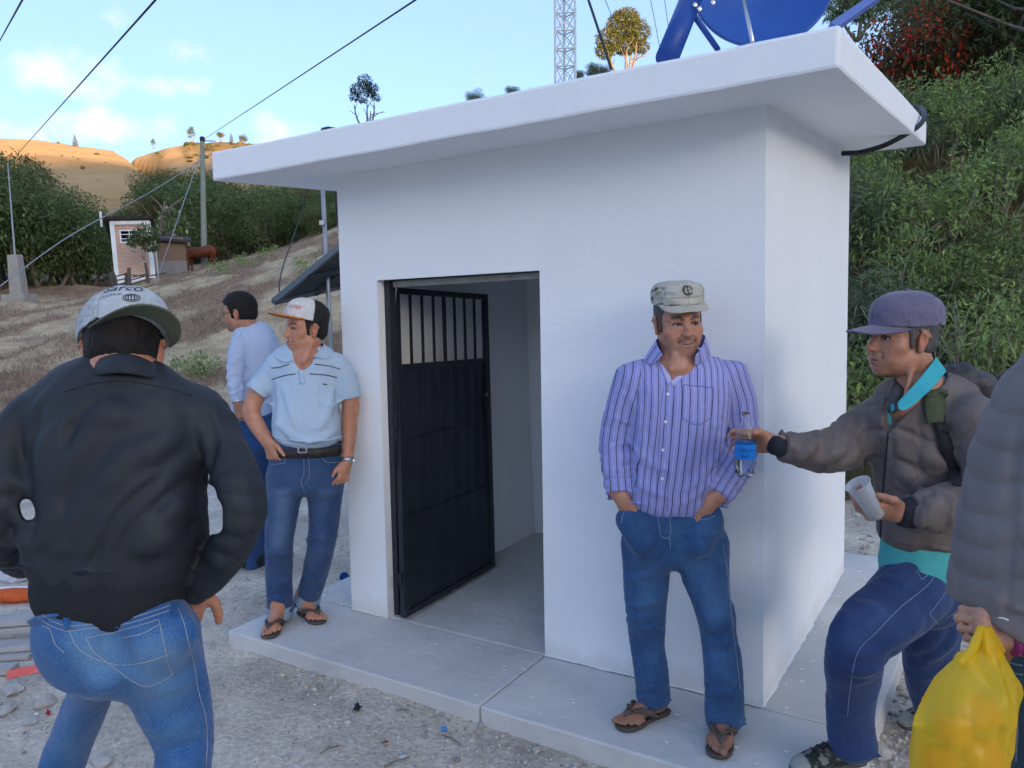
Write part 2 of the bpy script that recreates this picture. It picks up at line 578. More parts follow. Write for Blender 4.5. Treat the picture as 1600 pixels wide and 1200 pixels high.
def strip_hill(name,sky_pts,d_front,d_top,z_front,mat,shape=1.0,nrow=70,rough=1.0,veg=None,gully=None):
 xs = np.linspace(sky_pts[0][0],sky_pts[-1][0],260)
 ys = np.interp(xs,[p[0] for p in sky_pts],[p[1] for p in sky_pts])
 ts = np.concatenate([np.linspace(0,1,nrow),1 + np.linspace(.08,1.6,14)])
 V = np.zeros((len(ts),len(xs),3)); VG = np.zeros((len(ts),len(xs)))
 for j,(x,y) in enumerate(zip(xs,ys)):
  r = ray(x,y); top = CAM + r * d_top
  fr = CAM + r * d_front; fr[2] = z_front
  for i,t in enumerate(ts):
   if t <= 1:
    q = fr + (top - fr) * t
    q[2] = z_front + (top[2] - z_front) * (t ** shape)
   else:
    q = fr + (top - fr) * t
    q[2] = top[2] - (t - 1) ** 1.3 * 45
   V[i,j] = q
 w = np.clip(1 - np.abs(ts - 1) * 0,0,1)
 fall = (np.minimum(ts,1) * (1 - np.minimum(ts,1)) * 4)[:,None]
 V[...,2] += fbm(V * np.array((1,1,0)) / 90.0,3) * 5.0 * rough * fall + fbm(V * np.array((1,1,0)) / 16.0,3) * .35 * rough
 if gully:
  for i,t in enumerate(ts):
   gx = np.interp(t,[g[0] for g in gully],[g[1] for g in gully])
   wd = 9 + 22 * (1 - min(t,1))
   g = np.exp(-((xs - gx) / wd) ** 2)
   V[i,:,2] -= g * 7.0 * ss(0.1,.4,t)
   VG[i] = np.maximum(VG[i],ss(.3,.8,g) * .95)
 if veg is not None:
  for i,t in enumerate(ts):
   VG[i] = np.maximum(VG[i],veg(xs,t))
 nr,nc = V.shape[:2]
 k = np.arange(nr - 1)[:,None] * nc + np.arange(nc - 1)[None]
 F = np.stack([k,k + 1,k + 1 + nc,k + nc],-1).reshape(-1,4)
 HILLS.append((V,VG))
 o = mesh_obj(name,V.reshape(-1,3),F,mat,None,True,{'veg': VG.reshape(-1)})
 return tag(o,kind='structure')

HILLS = []
gold = hill_mat('dry_grass_hill',(.33,.22,.105),(.42,.29,.15),(.10,.085,.035),.022)
strip_hill('hill',[(-900,150),(-500,175),(-100,205),(0,216),(60,219),(120,228),(190,238),(214,246),(232,240),(262,231),(300,224),(340,222),(420,226),(520,236),(620,260),(760,300),(900,330)],
   130,340,6.0,gold,1.0,80,1.0,
   veg=lambda xs,t: np.maximum(ss(225,300,xs + 40 * np.sin(xs * .11)) * ss(.72,.9,t + .04 * np.sin(xs * .31)) * .62,ss(.22,.05,t) * .8),
   gully=[(0,330),(.4,285),(.7,247),(.9,218),(1,196),(2.6,190)])
greenh = hill_mat('scrub_hill',(.16,.135,.06),(.10,.11,.045),(.05,.065,.025),.05)
strip_hill('hill',[(380,330),(480,268),(600,212),(740,182),(860,158),(980,124),(1120,112),(1300,104),(1420,96),(1600,60),(1900,20),(2400,-60),(3200,-100)],
   70,215,8.0,greenh,1.1,50,.5)

# the mountain to the right and behind, whose shade lies over the whole place
def build_mountain():
 side = np.array([-sdir[1],sdir[0],0.0])
 us = np.linspace(-4500,4500,120); vs = np.linspace(0,1,24)
 prof = np.array([0,1.0])
 V = np.zeros((len(vs),len(us),3))
 base = np.array([CAM[0],CAM[1],0.0])
 for j,u in enumerate(us):
  hgt = MOUNT_H + 10 * math.sin(u * .006 + 1) * ss(80,300,abs(u)) + 2.5 * math.sin(u * .021) + 1.5 * math.sin(u * .053)
  for i,v in enumerate(vs):
   dist = 900 + 1000 * v
   prof = ss(0,.62,v) if v < .62 else 1 - .5 * ss(.62,1.0,v)
   V[i,j] = base + sdir * dist + side * u
   V[i,j,2] = -2 + (hgt + 2) * prof
 V[...,2] += fbm(V * np.array((1,1,0)) / 40.0,4) * 3.0 * (1 - np.abs(vs - .62))[:,None]
 nr,nc = V.shape[:2]
 k = np.arange(nr - 1)[:,None] * nc + np.arange(nc - 1)[None]
 F = np.stack([k,k + nc,k + 1 + nc,k + 1],-1).reshape(-1,4)
 o = mesh_obj('mountain',V.reshape(-1,3),F,gold,None,True,{'veg': np.full(nr * nc,.2)})
 tag(o,kind='structure')

MOUNT_H = 49 + 1827 * math.tan(SUN_EL)
build_mountain()
# ================================================================== the white block house
H_WALL,T_ROOF = 2.3045,.1252
wW,wD = 2.1843,1.7401
TW = .15
def wall_dirt(nt,b,tc):
 N,L = nt.nodes,nt.links
 src = b.inputs['Base Color'].links[0].from_socket
 sp = N.new('ShaderNodeSeparateXYZ'); L.new(tc.outputs['Object'],sp.inputs[0])
 n = N.new('ShaderNodeTexNoise'); n.inputs['Scale'].default_value = 5; n.inputs['Detail'].default_value = 8; n.inputs['Roughness'].default_value = .7; L.new(tc.outputs['Object'],n.inputs['Vector'])
 a = N.new('ShaderNodeMath'); a.operation = 'MULTIPLY_ADD'; a.inputs[1].default_value = .55; a.inputs[2].default_value = -.16; L.new(n.outputs['Fac'],a.inputs[0])
 mr = N.new('ShaderNodeMapRange'); mr.inputs['To Min'].default_value = .5; mr.inputs['To Max'].default_value = 0; L.new(sp.outputs[2],mr.inputs['Value']); L.new(a.outputs[0],mr.inputs['From Max']); mr.inputs['From Min'].default_value = -.02
 st = N.new('ShaderNodeTexNoise'); st.inputs['Scale'].default_value = 3.2; st.inputs['Detail'].default_value = 6
 mp = N.new('ShaderNodeMapping'); mp.inputs['Scale'].default_value = (7,7,.5); L.new(tc.outputs['Object'],mp.inputs[0]); L.new(mp.outputs[0],st.inputs['Vector'])
 m2 = N.new('ShaderNodeMapRange'); m2.inputs['From Min'].default_value = .58; m2.inputs['From Max'].default_value = .8; m2.inputs['To Max'].default_value = .045; L.new(st.outputs['Fac'],m2.inputs['Value'])
 mx = N.new('ShaderNodeMath'); mx.operation = 'MAXIMUM'; L.new(mr.outputs[0],mx.inputs[0]); L.new(m2.outputs[0],mx.inputs[1])
 mix = N.new('ShaderNodeMix'); mix.data_type = 'RGBA'; L.new(mx.outputs[0],mix.inputs['Factor']); L.new(src,mix.inputs[6]); mix.inputs[7].default_value = (.52,.47,.40,1); L.new(mix.outputs[2],b.inputs['Base Color'])

white = material('white_paint',(.87,.87,.87),rough=.62,col2=(.83,.835,.84),nscale=1.6,bump=.22,bscale=34,spec=.3,bump2=(6,1.5),bdist=.008,extra=wall_dirt)
inner_white = material('inner_paint',(.86,.86,.86),rough=.7,col2=(.80,.805,.81),nscale=2.2,bump=.2,bscale=30,spec=.25,bdist=.004)
concrete = material('concrete',(.64,.625,.60),rough=.75,col2=(.47,.465,.45),nscale=2.3,bump=.45,bscale=26,spec=.3,bump2=(7,2.2),bdist=.009)
rough_conc = material('rough_concrete',(.40,.38,.35),rough=.9,col2=(.28,.26,.23),nscale=7,bump=.8,bscale=40,spec=.2,bdist=.012)
black_paint = material('black_gloss_paint',(.012,.014,.020),rough=.38,col2=(.020,.023,.032),nscale=9,bump=.12,bscale=55,spec=.5)
black_rough = material('black_frame_paint',(.014,.016,.022),rough=.5,col2=(.035,.037,.045),nscale=30,bump=.3,bscale=80,spec=.4)

def build_slab():
 c = {}
 fl = near(353,989.5,(-.4133,-.5383,0)); fr = np.array([2.585,-.5383,0.0])
 fl[2] = 0
 br = np.array([2.585,2.063,0]); bl = np.array([-.4133,2.063,0])
 root = empty('concrete_slab',(fl[0],fl[1],-.15),'grey concrete slab with cut joints under and around the white block house','slab')
 g = .006
 xj = 1.178; x0,x1 = -.4133,2.585; y0,y1 = -.5383,2.063
 cells = [(x0,xj,y0,-.008),(xj,x1,y0,-.008),(x0,.08,-.008,1.80),(wW - .08,x1,-.008,1.80),(x0,x1,1.80,y1),(.08,wW - .08,-.008,1.80)]
 for a,b,c_,d_ in cells:
  mb = MB()
  nx,ny = 2,2
  mb.hexa([(a + g / 2,c_ + g / 2,-.16),(b - g / 2,c_ + g / 2,-.16),(b - g / 2,d_ - g / 2,-.16),(a + g / 2,d_ - g / 2,-.16),
     (a + g / 2,c_ + g / 2,0),(b - g / 2,c_ + g / 2,0),(b - g / 2,d_ - g / 2,0),(a + g / 2,d_ - g / 2,0)])
  mb.build('panel',concrete,root,bevel=.008)
 mb = MB(); mb.box(((x0 + x1) / 2,(y0 + y1) / 2,-.10),((x1 - x0) / 2 - .006,(y1 - y0) / 2 - .006,.08)); mb.build('joint_bed',rough_conc,root)
 return root

slab = build_slab()

house = empty('block_house',(0,0,0),'small white flat roofed block house with an open black metal door','building')

def build_house():
 Hh = H_WALL
 K = {}
 K['fl0'] = near(550,953,(0,0,0)); K['fl0'][2] = 0
 K['fl1'] = near(526.5,280,(0,0,Hh))
 K['fr0'] = near(1192,1108,(wW,0,0)); K['fr0'][2] = 0
 K['fr1'] = near(1197,171.5,(wW,0,Hh))
 K['br0'] = near(1318.5,886.5,(wW,wD,0)); K['br0'][2] = 0
 K['br1'] = near(1328,229,(wW,wD,Hh))
 K['bl0'] = K['fl0'] + (K['br0'] - K['fr0']); K['bl1'] = K['fl1'] + (K['br1'] - K['fr1'])
 for k in list(K):
  if k.endswith('1'): K[k][2] = Hh + .03            # run into the roof slab
 d = {}
 d['bl'] = near(606,966,(.244,0,0)); d['bl'][2] = 0
 d['br'] = near(851.5,1023.5,(1.1953,0,0)); d['br'][2] = 0
 d['tl'] = near(589,438,(.244,0,1.76)); d['tr'] = near(843,422.5,(1.1953,0,1.76))
 # the door opening lies in the plane of the front wall: slide along the sight line onto it
 def onfront(px,py):
  # bilinear front surface -> solve by iteration
  r_ = ray(px,py); lo,hi = 2.0,6.0
  def side(t):
   X = CAM + r_ * t
   w = np.clip(X[2] / (Hh + .03),0,1)
   A = K['fl0'] * (1 - w) + K['fl1'] * w; B = K['fr0'] * (1 - w) + K['fr1'] * w
   n = np.array([-(B - A)[1],(B - A)[0]])
   return (X[:2] - A[:2]) @ n
  for _ in range(50):
   m = (lo + hi) / 2
   if side(m) < 0: lo = m
   else: hi = m
  return CAM + r_ * lo
 for k,px in (('bl',(606,966)),('br',(851.5,1023.5)),('tl',(589,438)),('tr',(843,422.5))):
  d[k] = onfront(*px)
 d['bl'][2] = d['br'][2] = -.001
 inw = lambda v: v + np.array((0,TW,0))
 mb = MB()
 # outer faces (front split round the door)
 V = [K['fl0'],d['bl'],d['br'],K['fr0'],K['fl1'],K['fr1'],d['tl'],d['tr']]
 # front columns
 def pt(bot,top,z):
  t = (z - bot[2]) / (top[2] - bot[2]); return bot + (top - bot) * t
 nz = 12
 def quadgrid(A,B,C,D,nu,nv):
  u = np.linspace(0,1,nu + 1); v = np.linspace(0,1,nv + 1)
  U,W = np.meshgrid(u,v)
  X = ((1 - U) * (1 - W))[...,None] * A + (U * (1 - W))[...,None] * B + (U * W)[...,None] * C + ((1 - U) * W)[...,None] * D
  f = []
  for i in range(nv):
   for j in range(nu):
    a = i * (nu + 1) + j; f.append((a,a + 1,a + nu + 2,a + nu + 1))
  mb.add(X.reshape(-1,3),f)
 def top_at(s): return K['fl1'] + (K['fr1'] - K['fl1']) * s
 s1 = (d['tl'] - K['fl1'])[0] / (K['fr1'] - K['fl1'])[0]; s2 = (d['tr'] - K['fl1'])[0] / (K['fr1'] - K['fl1'])[0]
 T1,T2 = top_at(s1),top_at(s2)
 L1 = pt(K['fl0'],K['fl1'],d['tl'][2]); R1 = pt(K['fr0'],K['fr1'],d['tr'][2])
 quadgrid(K['fl0'],d['bl'],d['tl'],L1,2,6); quadgrid(d['br'],K['fr0'],R1,d['tr'],4,6)
 quadgrid(L1,d['tl'],T1,K['fl1'],2,3); quadgrid(d['tl'],d['tr'],T2,T1,4,3); quadgrid(d['tr'],R1,K['fr1'],T2,4,3)
 # right, back, left
 quadgrid(K['fr0'],K['br0'],K['br1'],K['fr1'],4,6); quadgrid(K['br0'],K['bl0'],K['bl1'],K['br1'],4,6); quadgrid(K['bl0'],K['fl0'],K['fl1'],K['bl1'],4,6)
 # reveals of the opening
 D_ = .06
 jl0,jl1 = d['bl'] + (0,TW,0),d['tl'] + (0,TW,0); jr0,jr1 = d['br'] + (0,TW,0),d['tr'] + (0,TW,0)
 quadgrid(d['bl'],jl0,jl1,d['tl'],1,6); quadgrid(jr0,d['br'],d['tr'],jr1,1,6); quadgrid(jl1,jr1,d['tr'],d['tl'],4,1)
 mb.build('wall',white,house)
 # inner room
 mb = MB()
 i0,i1,y0,y1 = TW,wW - TW,TW,wD - TW
 zc = Hh - .004
 ib = [np.array(q,float) for q in ((i0,y0,.0),(i1,y0,.0),(i1,y1,.0),(i0,y1,.0),(i0,y0,zc),(i1,y0,zc),(i1,y1,zc),(i0,y1,zc))]
 quadgrid(ib[0],ib[3],ib[7],ib[4],4,4); quadgrid(ib[3],ib[2],ib[6],ib[7],4,4); quadgrid(ib[2],ib[1],ib[5],ib[6],4,4)
 quadgrid(ib[7],ib[6],ib[5],ib[4],4,4)
 # inside of the front wall round the opening
 a0,a1 = d['bl'][0],d['br'][0]; ht = min(d['tl'][2],d['tr'][2])
 quadgrid(np.array((a0,y0,0)),ib[0],ib[4],np.array((a0,y0,zc)),1,1)
 quadgrid(ib[1],np.array((a1,y0,0)),np.array((a1,y0,zc)),ib[5],1,1)
 quadgrid(np.array((a1,y0 + .0,ht)),np.array((a0,y0,ht)),np.array((a0,y0,zc)),np.array((a1,y0,zc)),1,1)
 mb.build('inner_wall',inner_white,house)
 # roof slab with its own corners
 Rf = {}
 for k,px,X in (('fl0',(331.5,283),(-.4163,-.3929,Hh)),('fl1',(329.5,238),(-.4163,-.3929,Hh + T_ROOF)),('fr0',(1310,107),(wW + .3504,-.3929,Hh)),
      ('fr1',(1313,38),(wW + .3504,-.3929,Hh + T_ROOF)),('br0',(1447,226.5),(wW + .3504,1.613,Hh)),('br1',(1448,190),(wW + .3504,1.613,Hh + T_ROOF))):
  Rf[k] = near(*px,X)
 Rf['br0'] = P(1447,226.5,4.28); Rf['br1'] = P(1448,189,4.28)
 bz = Hh
 Rf['bl0'] = Rf['fl0'] + (Rf['br0'] - Rf['fr0']); Rf['bl1'] = Rf['fl1'] + (Rf['br1'] - Rf['fr1'])
 mb = MB()
 quadgrid(Rf['fl0'],Rf['fr0'],Rf['fr1'],Rf['fl1'],24,2)
 quadgrid(Rf['fr0'],Rf['br0'],Rf['br1'],Rf['fr1'],16,2)
 quadgrid(Rf['br0'],Rf['bl0'],Rf['bl1'],Rf['br1'],6,2)
 quadgrid(Rf['bl0'],Rf['fl0'],Rf['fl1'],Rf['bl1'],6,2)
 quadgrid(Rf['fl1'],Rf['fr1'],Rf['br1'],Rf['bl1'],24,16)
 quadgrid(Rf['bl0'],Rf['br0'],Rf['fr0'],Rf['fl0'],24,16)
 for a in mb.v: pass
 o = mb.build('roof',white,house)
 bm = bmesh.new(); bm.from_mesh(o.data); bmesh.ops.remove_doubles(bm,verts=bm.verts,dist=.002)
 for v in bm.verts:                 # hand-trowelled edges are not quite straight
  v.co.z += .0012 * math.sin(v.co.x * 9 + v.co.y * 4) + .0010 * math.sin(v.co.x * 23)
 bm.to_mesh(o.data); bm.free()
 m = o.modifiers.new('bevel','BEVEL'); m.width = .012; m.segments = 2; m.limit_method = 'ANGLE'; m.angle_limit = R(40)
 # drip line under the slab at the back
 mb = MB(); p0 = P(1318,224.5,4.02); p1 = P(1424,208.5,3.9)
 globals()['RF'] = Rf; globals()['KW'] = K; globals()['DD'] = d
 # ------------------------------------------------ door frame and leaf
 fw = .035
 yf = TW * .42
 jl = d['bl'] + (0.0,yf,0); jt = d['tl'] + (0.0,yf,0); rt = d['tr'] + (0,yf,0); rb = d['br'] + (0,yf,0)
 fr = MB()
 fr.bar(jl + (.018,.01,.004),jt + (.018,.01,-.004),.034,.05,up=(0,1,0))
 o = fr.build('door_frame',black_rough,house,bevel=.003)
 fr2 = MB(); fr2.bar(rb + (-.002,.03,.004),rt + (-.002,.03,-.004),.014,.04,up=(0,1,0));
 fr2.bar(jt + (.0,.012,-.003),rt + (.0,.012,-.003),.045,.008)
 fr2.build('door_frame',black_rough,house)
 lin = MB(); lin.bar(jt + (0,.04,-.024),rt + (0,.04,-.020),.05,.028); lin.build('lintel_bar',rough_conc,house)
 # leaf: hinged left, swung inwards
 hb = P(629,957,4.22); hb[2] = .02
 ht_ = P(615,449,4.22)
 ob = onz(771,884,.02)
 w_dir = ob - hb; w_dir[2] = 0; Wd = np.linalg.norm(w_dir); w_dir /= Wd
 ot = None
 # height of the leaf from the far top corner (760, 456)
 dcf = (ob - CAM) @ cF
 ot = P(760,457,dcf + .02)
 ztop = (ht_[2] + ot[2]) / 2
 hd = MB()
 upv = np.array((0,0,1.0)); nrm = np.cross(w_dir,upv)
 lean = (ht_ - hb); lean = lean / np.linalg.norm(lean)
 Lh = (ot[2] - ob[2]); HL = np.linalg.norm(ht_ - hb)
 def q(u,z): return hb + w_dir * u + lean * z * (HL / Lh + (1 - HL / Lh) * u / Wd)
 door = MB()
 S = .032
 door.bar(q(S / 2,0),q(S / 2,Lh),S,S,up=nrm); door.bar(q(Wd - S / 2,0),q(Wd - S / 2,Lh),S,S,up=nrm)
 door.bar(q(S,Lh - S / 2),q(Wd - S,Lh - S / 2),S,S); door.bar(q(S,S / 2),q(Wd - S,S / 2),S,S)
 zmid = Lh * .757
 door.bar(q(S,zmid),q(Wd - S,zmid),S * .6,S)
 dl = door.build('door',black_paint,house,bevel=.003)
 sh = MB()
 # sheet with shallow vertical folds
 n = 61; us = np.linspace(S * .6,Wd - S * .6,n); zs = [S * .5,Lh * .30,Lh * .302,Lh * .535,Lh * .537,zmid]
 vv = []; ff = []
 for zi,z in enumerate(zs):
  for ui,u in enumerate(us):
   amp = .0025 if z < Lh * .301 else .005
   off = amp * math.sin(u * 2 * math.pi / .105 + .4 * math.sin(zi)) + .002 * math.sin(u * 31 + zi)
   vv.append(q(u,z) + nrm * (off + .004))
 for zi in range(len(zs) - 1):
  for ui in range(n - 1):
   a = zi * n + ui; ff.append((a,a + 1,a + n + 1,a + n))
 sh.add(vv,ff)
 o = sh.build('sheet_panel',black_paint,dl)
 so = o.modifiers.new('thick','SOLIDIFY'); so.thickness = .002
 for zr in (.301,.536):
  b_ = MB(); b_.bar(q(S,Lh * zr) + nrm * .012,q(Wd - S,Lh * zr) + nrm * .012,.010,.010); b_.build('cross_rail',black_paint,dl)
 nb = 7
 for k in range(1,8):
  b_ = MB(); u = S + (Wd - 2 * S) * k / 8
  w_ = .022 if k == 4 else .012
  b_.bar(q(u,zmid),q(u,Lh - S),w_,.012,up=nrm); b_.build('bar',black_paint,dl)
 lb_ = MB(); lb_.box(q(Wd - .05,Lh * .60) + nrm * .02,(.012,.012,.022)); lb_.build('bolt',black_rough,dl)
 lk = MB(); lk.lathe([(.011,0),(.011,.006),(.004,.010),(0,.010)],q(Wd - .05,Lh * .635) + nrm * .016,12,frame(upv,nrm))
 lk.build('lock',material('brass',(.35,.27,.12),rough=.4,metal=.8),dl)
 for z in (.17,1.0,1.58):
  for dz,off in ((0,-.010),(.035,.008)):
   b_ = MB(); b_.lathe([(.009,0),(.009,.034)],jl * 0 + P(622 - (z * 4.5),900,4.25) * 0 + hb + lean * (z + dz) - w_dir * .016 + nrm * .0,12)
   b_.box(hb + lean * (z + dz + .017) - w_dir * (.016 - off * 1.2),(.012,.004,.017),np.stack([w_dir,nrm,upv],1))
   b_.build('hinge',black_rough,house)

build_house()

def build_paint(root):
 # spilt white paint
 drops = MB(); rr = np.random.default_rng(4)
 spots = []
 for _ in range(46):
  spots.append((rr.uniform(-.3,2.5),rr.uniform(-.5,-.05),abs(rr.normal(0,.0028)) + .0015))
 for _ in range(40):
  spots.append((wW + abs(rr.normal(0,.10)) + .01,rr.uniform(0,1.75),abs(rr.normal(0,.003)) + .0015))
 for _ in range(30):
  spots.append((rr.uniform(-.4,-.03),rr.uniform(0,.3),abs(rr.normal(0,.004)) + .002))
 for x,y,r_ in spots:
  n = 7; ang = np.arange(n) * 2 * math.pi / n + rr.uniform(0,6)
  rad = r_ * rr.uniform(.6,1.3,n) * np.where(np.arange(n) % 3,1,1.2)
  vv = [(x + rad[k] * math.cos(ang[k]) * 1.4,y + rad[k] * math.sin(ang[k]),.0035) for k in range(n)]
  drops.add(vv,[tuple(range(n))])
 # ragged paint line along the foot of the walls
 for s0,s1,fx in ((0.0,wW,'f'),(0.0,wD,'r')):
  n = 120; t = np.linspace(s0,s1,n)
  w = .006 + .012 * np.clip(fbm(np.stack([t * 9,0 * t,0 * t + (3 if fx == 'r' else 0)],-1),3) + .2,0,1)
  for k in range(n - 1):
   if fx == 'f':
    if .2 < t[k] < 1.18: continue
    A_,B_ = KW['fl0'],KW['fr0']; T = lambda v,o: (*(A_ + (B_ - A_) * v / s1 + np.array((0,o,0)))[:2],.0045)
    q = [T(t[k],-w[k]),T(t[k + 1],-w[k + 1]),T(t[k + 1],.01),T(t[k],.01)]
   else:
    A_,B_ = KW['fr0'],KW['br0']; T = lambda v,o: (*(A_ + (B_ - A_) * v / s1 + np.array((o,0,0)))[:2],.0045)
    q = [T(t[k],w[k]),T(t[k + 1],w[k + 1]),T(t[k + 1],-.01),T(t[k],-.01)]
   drops.add(q,[(0,1,2,3)])
 tag(drops.build('paint_splash',white,root),kind='stuff')

build_paint(slab)
# ================================================================== sculpting kit: smooth unions on a grid, meshed with surface nets
def axis_coords(lo,hi,h,fines=()):
 xs = [lo]
 while xs[-1] < hi:
  x = xs[-1]; s = h
  for a,b,hf in fines:
   if a - h <= x <= b: s = min(s,hf)
  xs.append(x + s)
 return np.array(xs)

class Field:
 def __init__(s,lo,hi,h=.005,fx=(),fy=(),fz=()):
  s.ax = [axis_coords(lo[0],hi[0],h,fx),axis_coords(lo[1],hi[1],h,fy),axis_coords(lo[2],hi[2],h,fz)]
  s.f = np.full([len(a) for a in s.ax],.5,np.float32)
  s.h = h

 def _sl(s,lo,hi):
  r = []
  for a,l,h_ in zip(s.ax,lo,hi):
   i0 = int(np.searchsorted(a,l)); i1 = int(np.searchsorted(a,h_))
   if i1 <= i0: return None
   r.append(slice(i0,i1))
  return tuple(r)

 def _op(s,lo,hi,fn,k,op):
  m = k + .012
  sl = s._sl(np.asarray(lo) - m,np.asarray(hi) + m)
  if sl is None: return
  X = s.ax[0][sl[0]][:,None,None].astype(np.float32); Y = s.ax[1][sl[1]][None,:,None].astype(np.float32); Z = s.ax[2][sl[2]][None,None,:].astype(np.float32)
  d = fn(X,Y,Z)
  f = s.f[sl]
  if op == 'u':
   if k > 0:
    h_ = np.maximum(k - np.abs(f - d),0) / k
    s.f[sl] = np.minimum(f,d) - h_ * h_ * k * .25
   else: s.f[sl] = np.minimum(f,d)
  elif op == 's':
   d = -d
   if k > 0:
    h_ = np.maximum(k - np.abs(f - d),0) / k
    s.f[sl] = np.maximum(f,d) + h_ * h_ * k * .25
   else: s.f[sl] = np.maximum(f,d)
  elif op == 'i':
   s.f[sl] = np.maximum(f,d)

 def ell(s,c,r,M=None,k=.01,op='u'):
  c = np.asarray(c,float); r = np.asarray(r,float) * np.ones(3)
  M = np.eye(3) if M is None else M
  e = np.sqrt(((M * r) ** 2).sum(1))
  def fn(X,Y,Z):
   dx,dy,dz = X - c[0],Y - c[1],Z - c[2]
   u = (dx * M[0,0] + dy * M[1,0] + dz * M[2,0]); v = (dx * M[0,1] + dy * M[1,1] + dz * M[2,1]); w = (dx * M[0,2] + dy * M[1,2] + dz * M[2,2])
   k0 = np.sqrt((u / r[0]) ** 2 + (v / r[1]) ** 2 + (w / r[2]) ** 2)
   k1 = np.sqrt((u / r[0] ** 2) ** 2 + (v / r[1] ** 2) ** 2 + (w / r[2] ** 2) ** 2) + 1e-6
   return k0 * (k0 - 1) / k1 if True else 0
  def fn2(X,Y,Z):
   d = fn(X,Y,Z)
   return np.where(np.isfinite(d),d,-min(r)).astype(np.float32)
  s._op(c - e,c + e,fn2,k,op); return s

 def cap(s,a,b,ra,rb=None,k=.01,op='u'):
  a = np.asarray(a,float); b = np.asarray(b,float); rb = ra if rb is None else rb
  ba = b - a; L2 = float(ba @ ba) + 1e-12; R_ = max(ra,rb)
  def fn(X,Y,Z):
   dx,dy,dz = X - a[0],Y - a[1],Z - a[2]
   t = np.clip((dx * ba[0] + dy * ba[1] + dz * ba[2]) / L2,0,1)
   return (np.sqrt((dx - t * ba[0]) ** 2 + (dy - t * ba[1]) ** 2 + (dz - t * ba[2]) ** 2) - (ra + (rb - ra) * t)).astype(np.float32)
  s._op(np.minimum(a,b) - R_,np.maximum(a,b) + R_,fn,k,op); return s

 def chain(s,pts,rs,k=.01,op='u'):
  rs = np.broadcast_to(np.asarray(rs,float),(len(pts),))
  for i in range(len(pts) - 1):
   s.cap(pts[i],pts[i + 1],rs[i],rs[i + 1],k if True else 0,op)
  return s

 def box(s,c,half,M=None,r=.004,k=.005,op='u'):
  c = np.asarray(c,float); hf = np.asarray(half,float); M = np.eye(3) if M is None else M
  e = np.abs(M) @ hf + r
  def fn(X,Y,Z):
   dx,dy,dz = X - c[0],Y - c[1],Z - c[2]
   q = [np.abs(dx * M[0,i] + dy * M[1,i] + dz * M[2,i]) - hf[i] + r for i in range(3)]
   o = np.sqrt(np.maximum(q[0],0) ** 2 + np.maximum(q[1],0) ** 2 + np.maximum(q[2],0) ** 2)
   return (o + np.minimum(np.maximum(np.maximum(q[0],q[1]),q[2]),0) - r).astype(np.float32)
  s._op(c - e,c + e,fn,k,op); return s

 def loft(s,secs,lat=None,k=.012,kin=.006,op='u',power=2.0,flat=(False,False)):
  """secs: list of (centre, ra, rb) ; ra along lat, rb across. One smooth tube with elliptic sections"""
  q_ = np.array([list(q[0]) + [q[1],q[2]] for q in secs],float)
  if len(q_) > 2: q_ = smooth_path(q_,(len(q_) - 1) * 3 + 1)
  C,A,B = q_[:,:3],np.maximum(q_[:,3],.004),np.maximum(q_[:,4],.004)
  lat = cR if lat is None else np.asarray(lat,float)
  n = len(C) - 1; kin = .004; mg = k + .05
  R_ = np.maximum(A,B)
  lo = (C - R_[:,None]).min(0); hi = (C + R_[:,None]).max(0)
  sl = s._sl(lo - mg,hi + mg)
  if sl is None: return s
  out = np.full([q.stop - q.start for q in sl],.5,np.float32)
  for i in range(n):
   W = C[i + 1] - C[i]; L = np.linalg.norm(W); W = W / L
   U = lat - W * (lat @ W); U = U / np.linalg.norm(U); V = np.cross(W,U)
   r_ = max(R_[i],R_[i + 1]); l2 = s._sl(np.minimum(C[i],C[i + 1]) - r_ - mg,np.maximum(C[i],C[i + 1]) + r_ + mg)
   if l2 is None: continue
   l2 = tuple(slice(max(p.start,q.start),min(p.stop,q.stop)) for p,q in zip(l2,sl))
   X,Y,Z = s.ax[0][l2[0]][:,None,None].astype(np.float32),s.ax[1][l2[1]][None,:,None].astype(np.float32),s.ax[2][l2[2]][None,None,:].astype(np.float32)
   dx,dy,dz = X - C[i][0],Y - C[i][1],Z - C[i][2]
   w = dx * W[0] + dy * W[1] + dz * W[2]; t = np.clip(w / L,0,1)
   u = dx * U[0] + dy * U[1] + dz * U[2]; v = dx * V[0] + dy * V[1] + dz * V[2]
   a = A[i] + (A[i + 1] - A[i]) * t; b = B[i] + (B[i + 1] - B[i]) * t; e = w - t * L
   c = np.minimum(a,b) * .8
   if flat[0] and i == 0: c = np.where(e < 0,.006 if flat[0] is True else flat[0],c)
   if flat[1] and i == n - 1: c = np.where(e > 0,.006 if flat[1] is True else flat[1],c)
   kk = np.sqrt((u / a) ** 2 + (v / b) ** 2 + (e / c) ** 2)
   k0 = kk if power == 2.0 else (np.abs(u / a) ** power + np.abs(v / b) ** power + np.abs(e / c) ** power) ** (1 / power)
   k1 = np.sqrt((u / a ** 2) ** 2 + (v / b ** 2) ** 2 + (e / c ** 2) ** 2) + 1e-6
   d = np.maximum(kk * (k0 - 1) / k1,-.2).astype(np.float32)
   o2 = tuple(slice(p.start - q.start,p.stop - q.start) for p,q in zip(l2,sl))
   f = out[o2]; h_ = np.maximum(kin - np.abs(f - d),0) / kin
   out[o2] = np.minimum(f,d) - h_ * h_ * kin * .25
  f = s.f[sl]
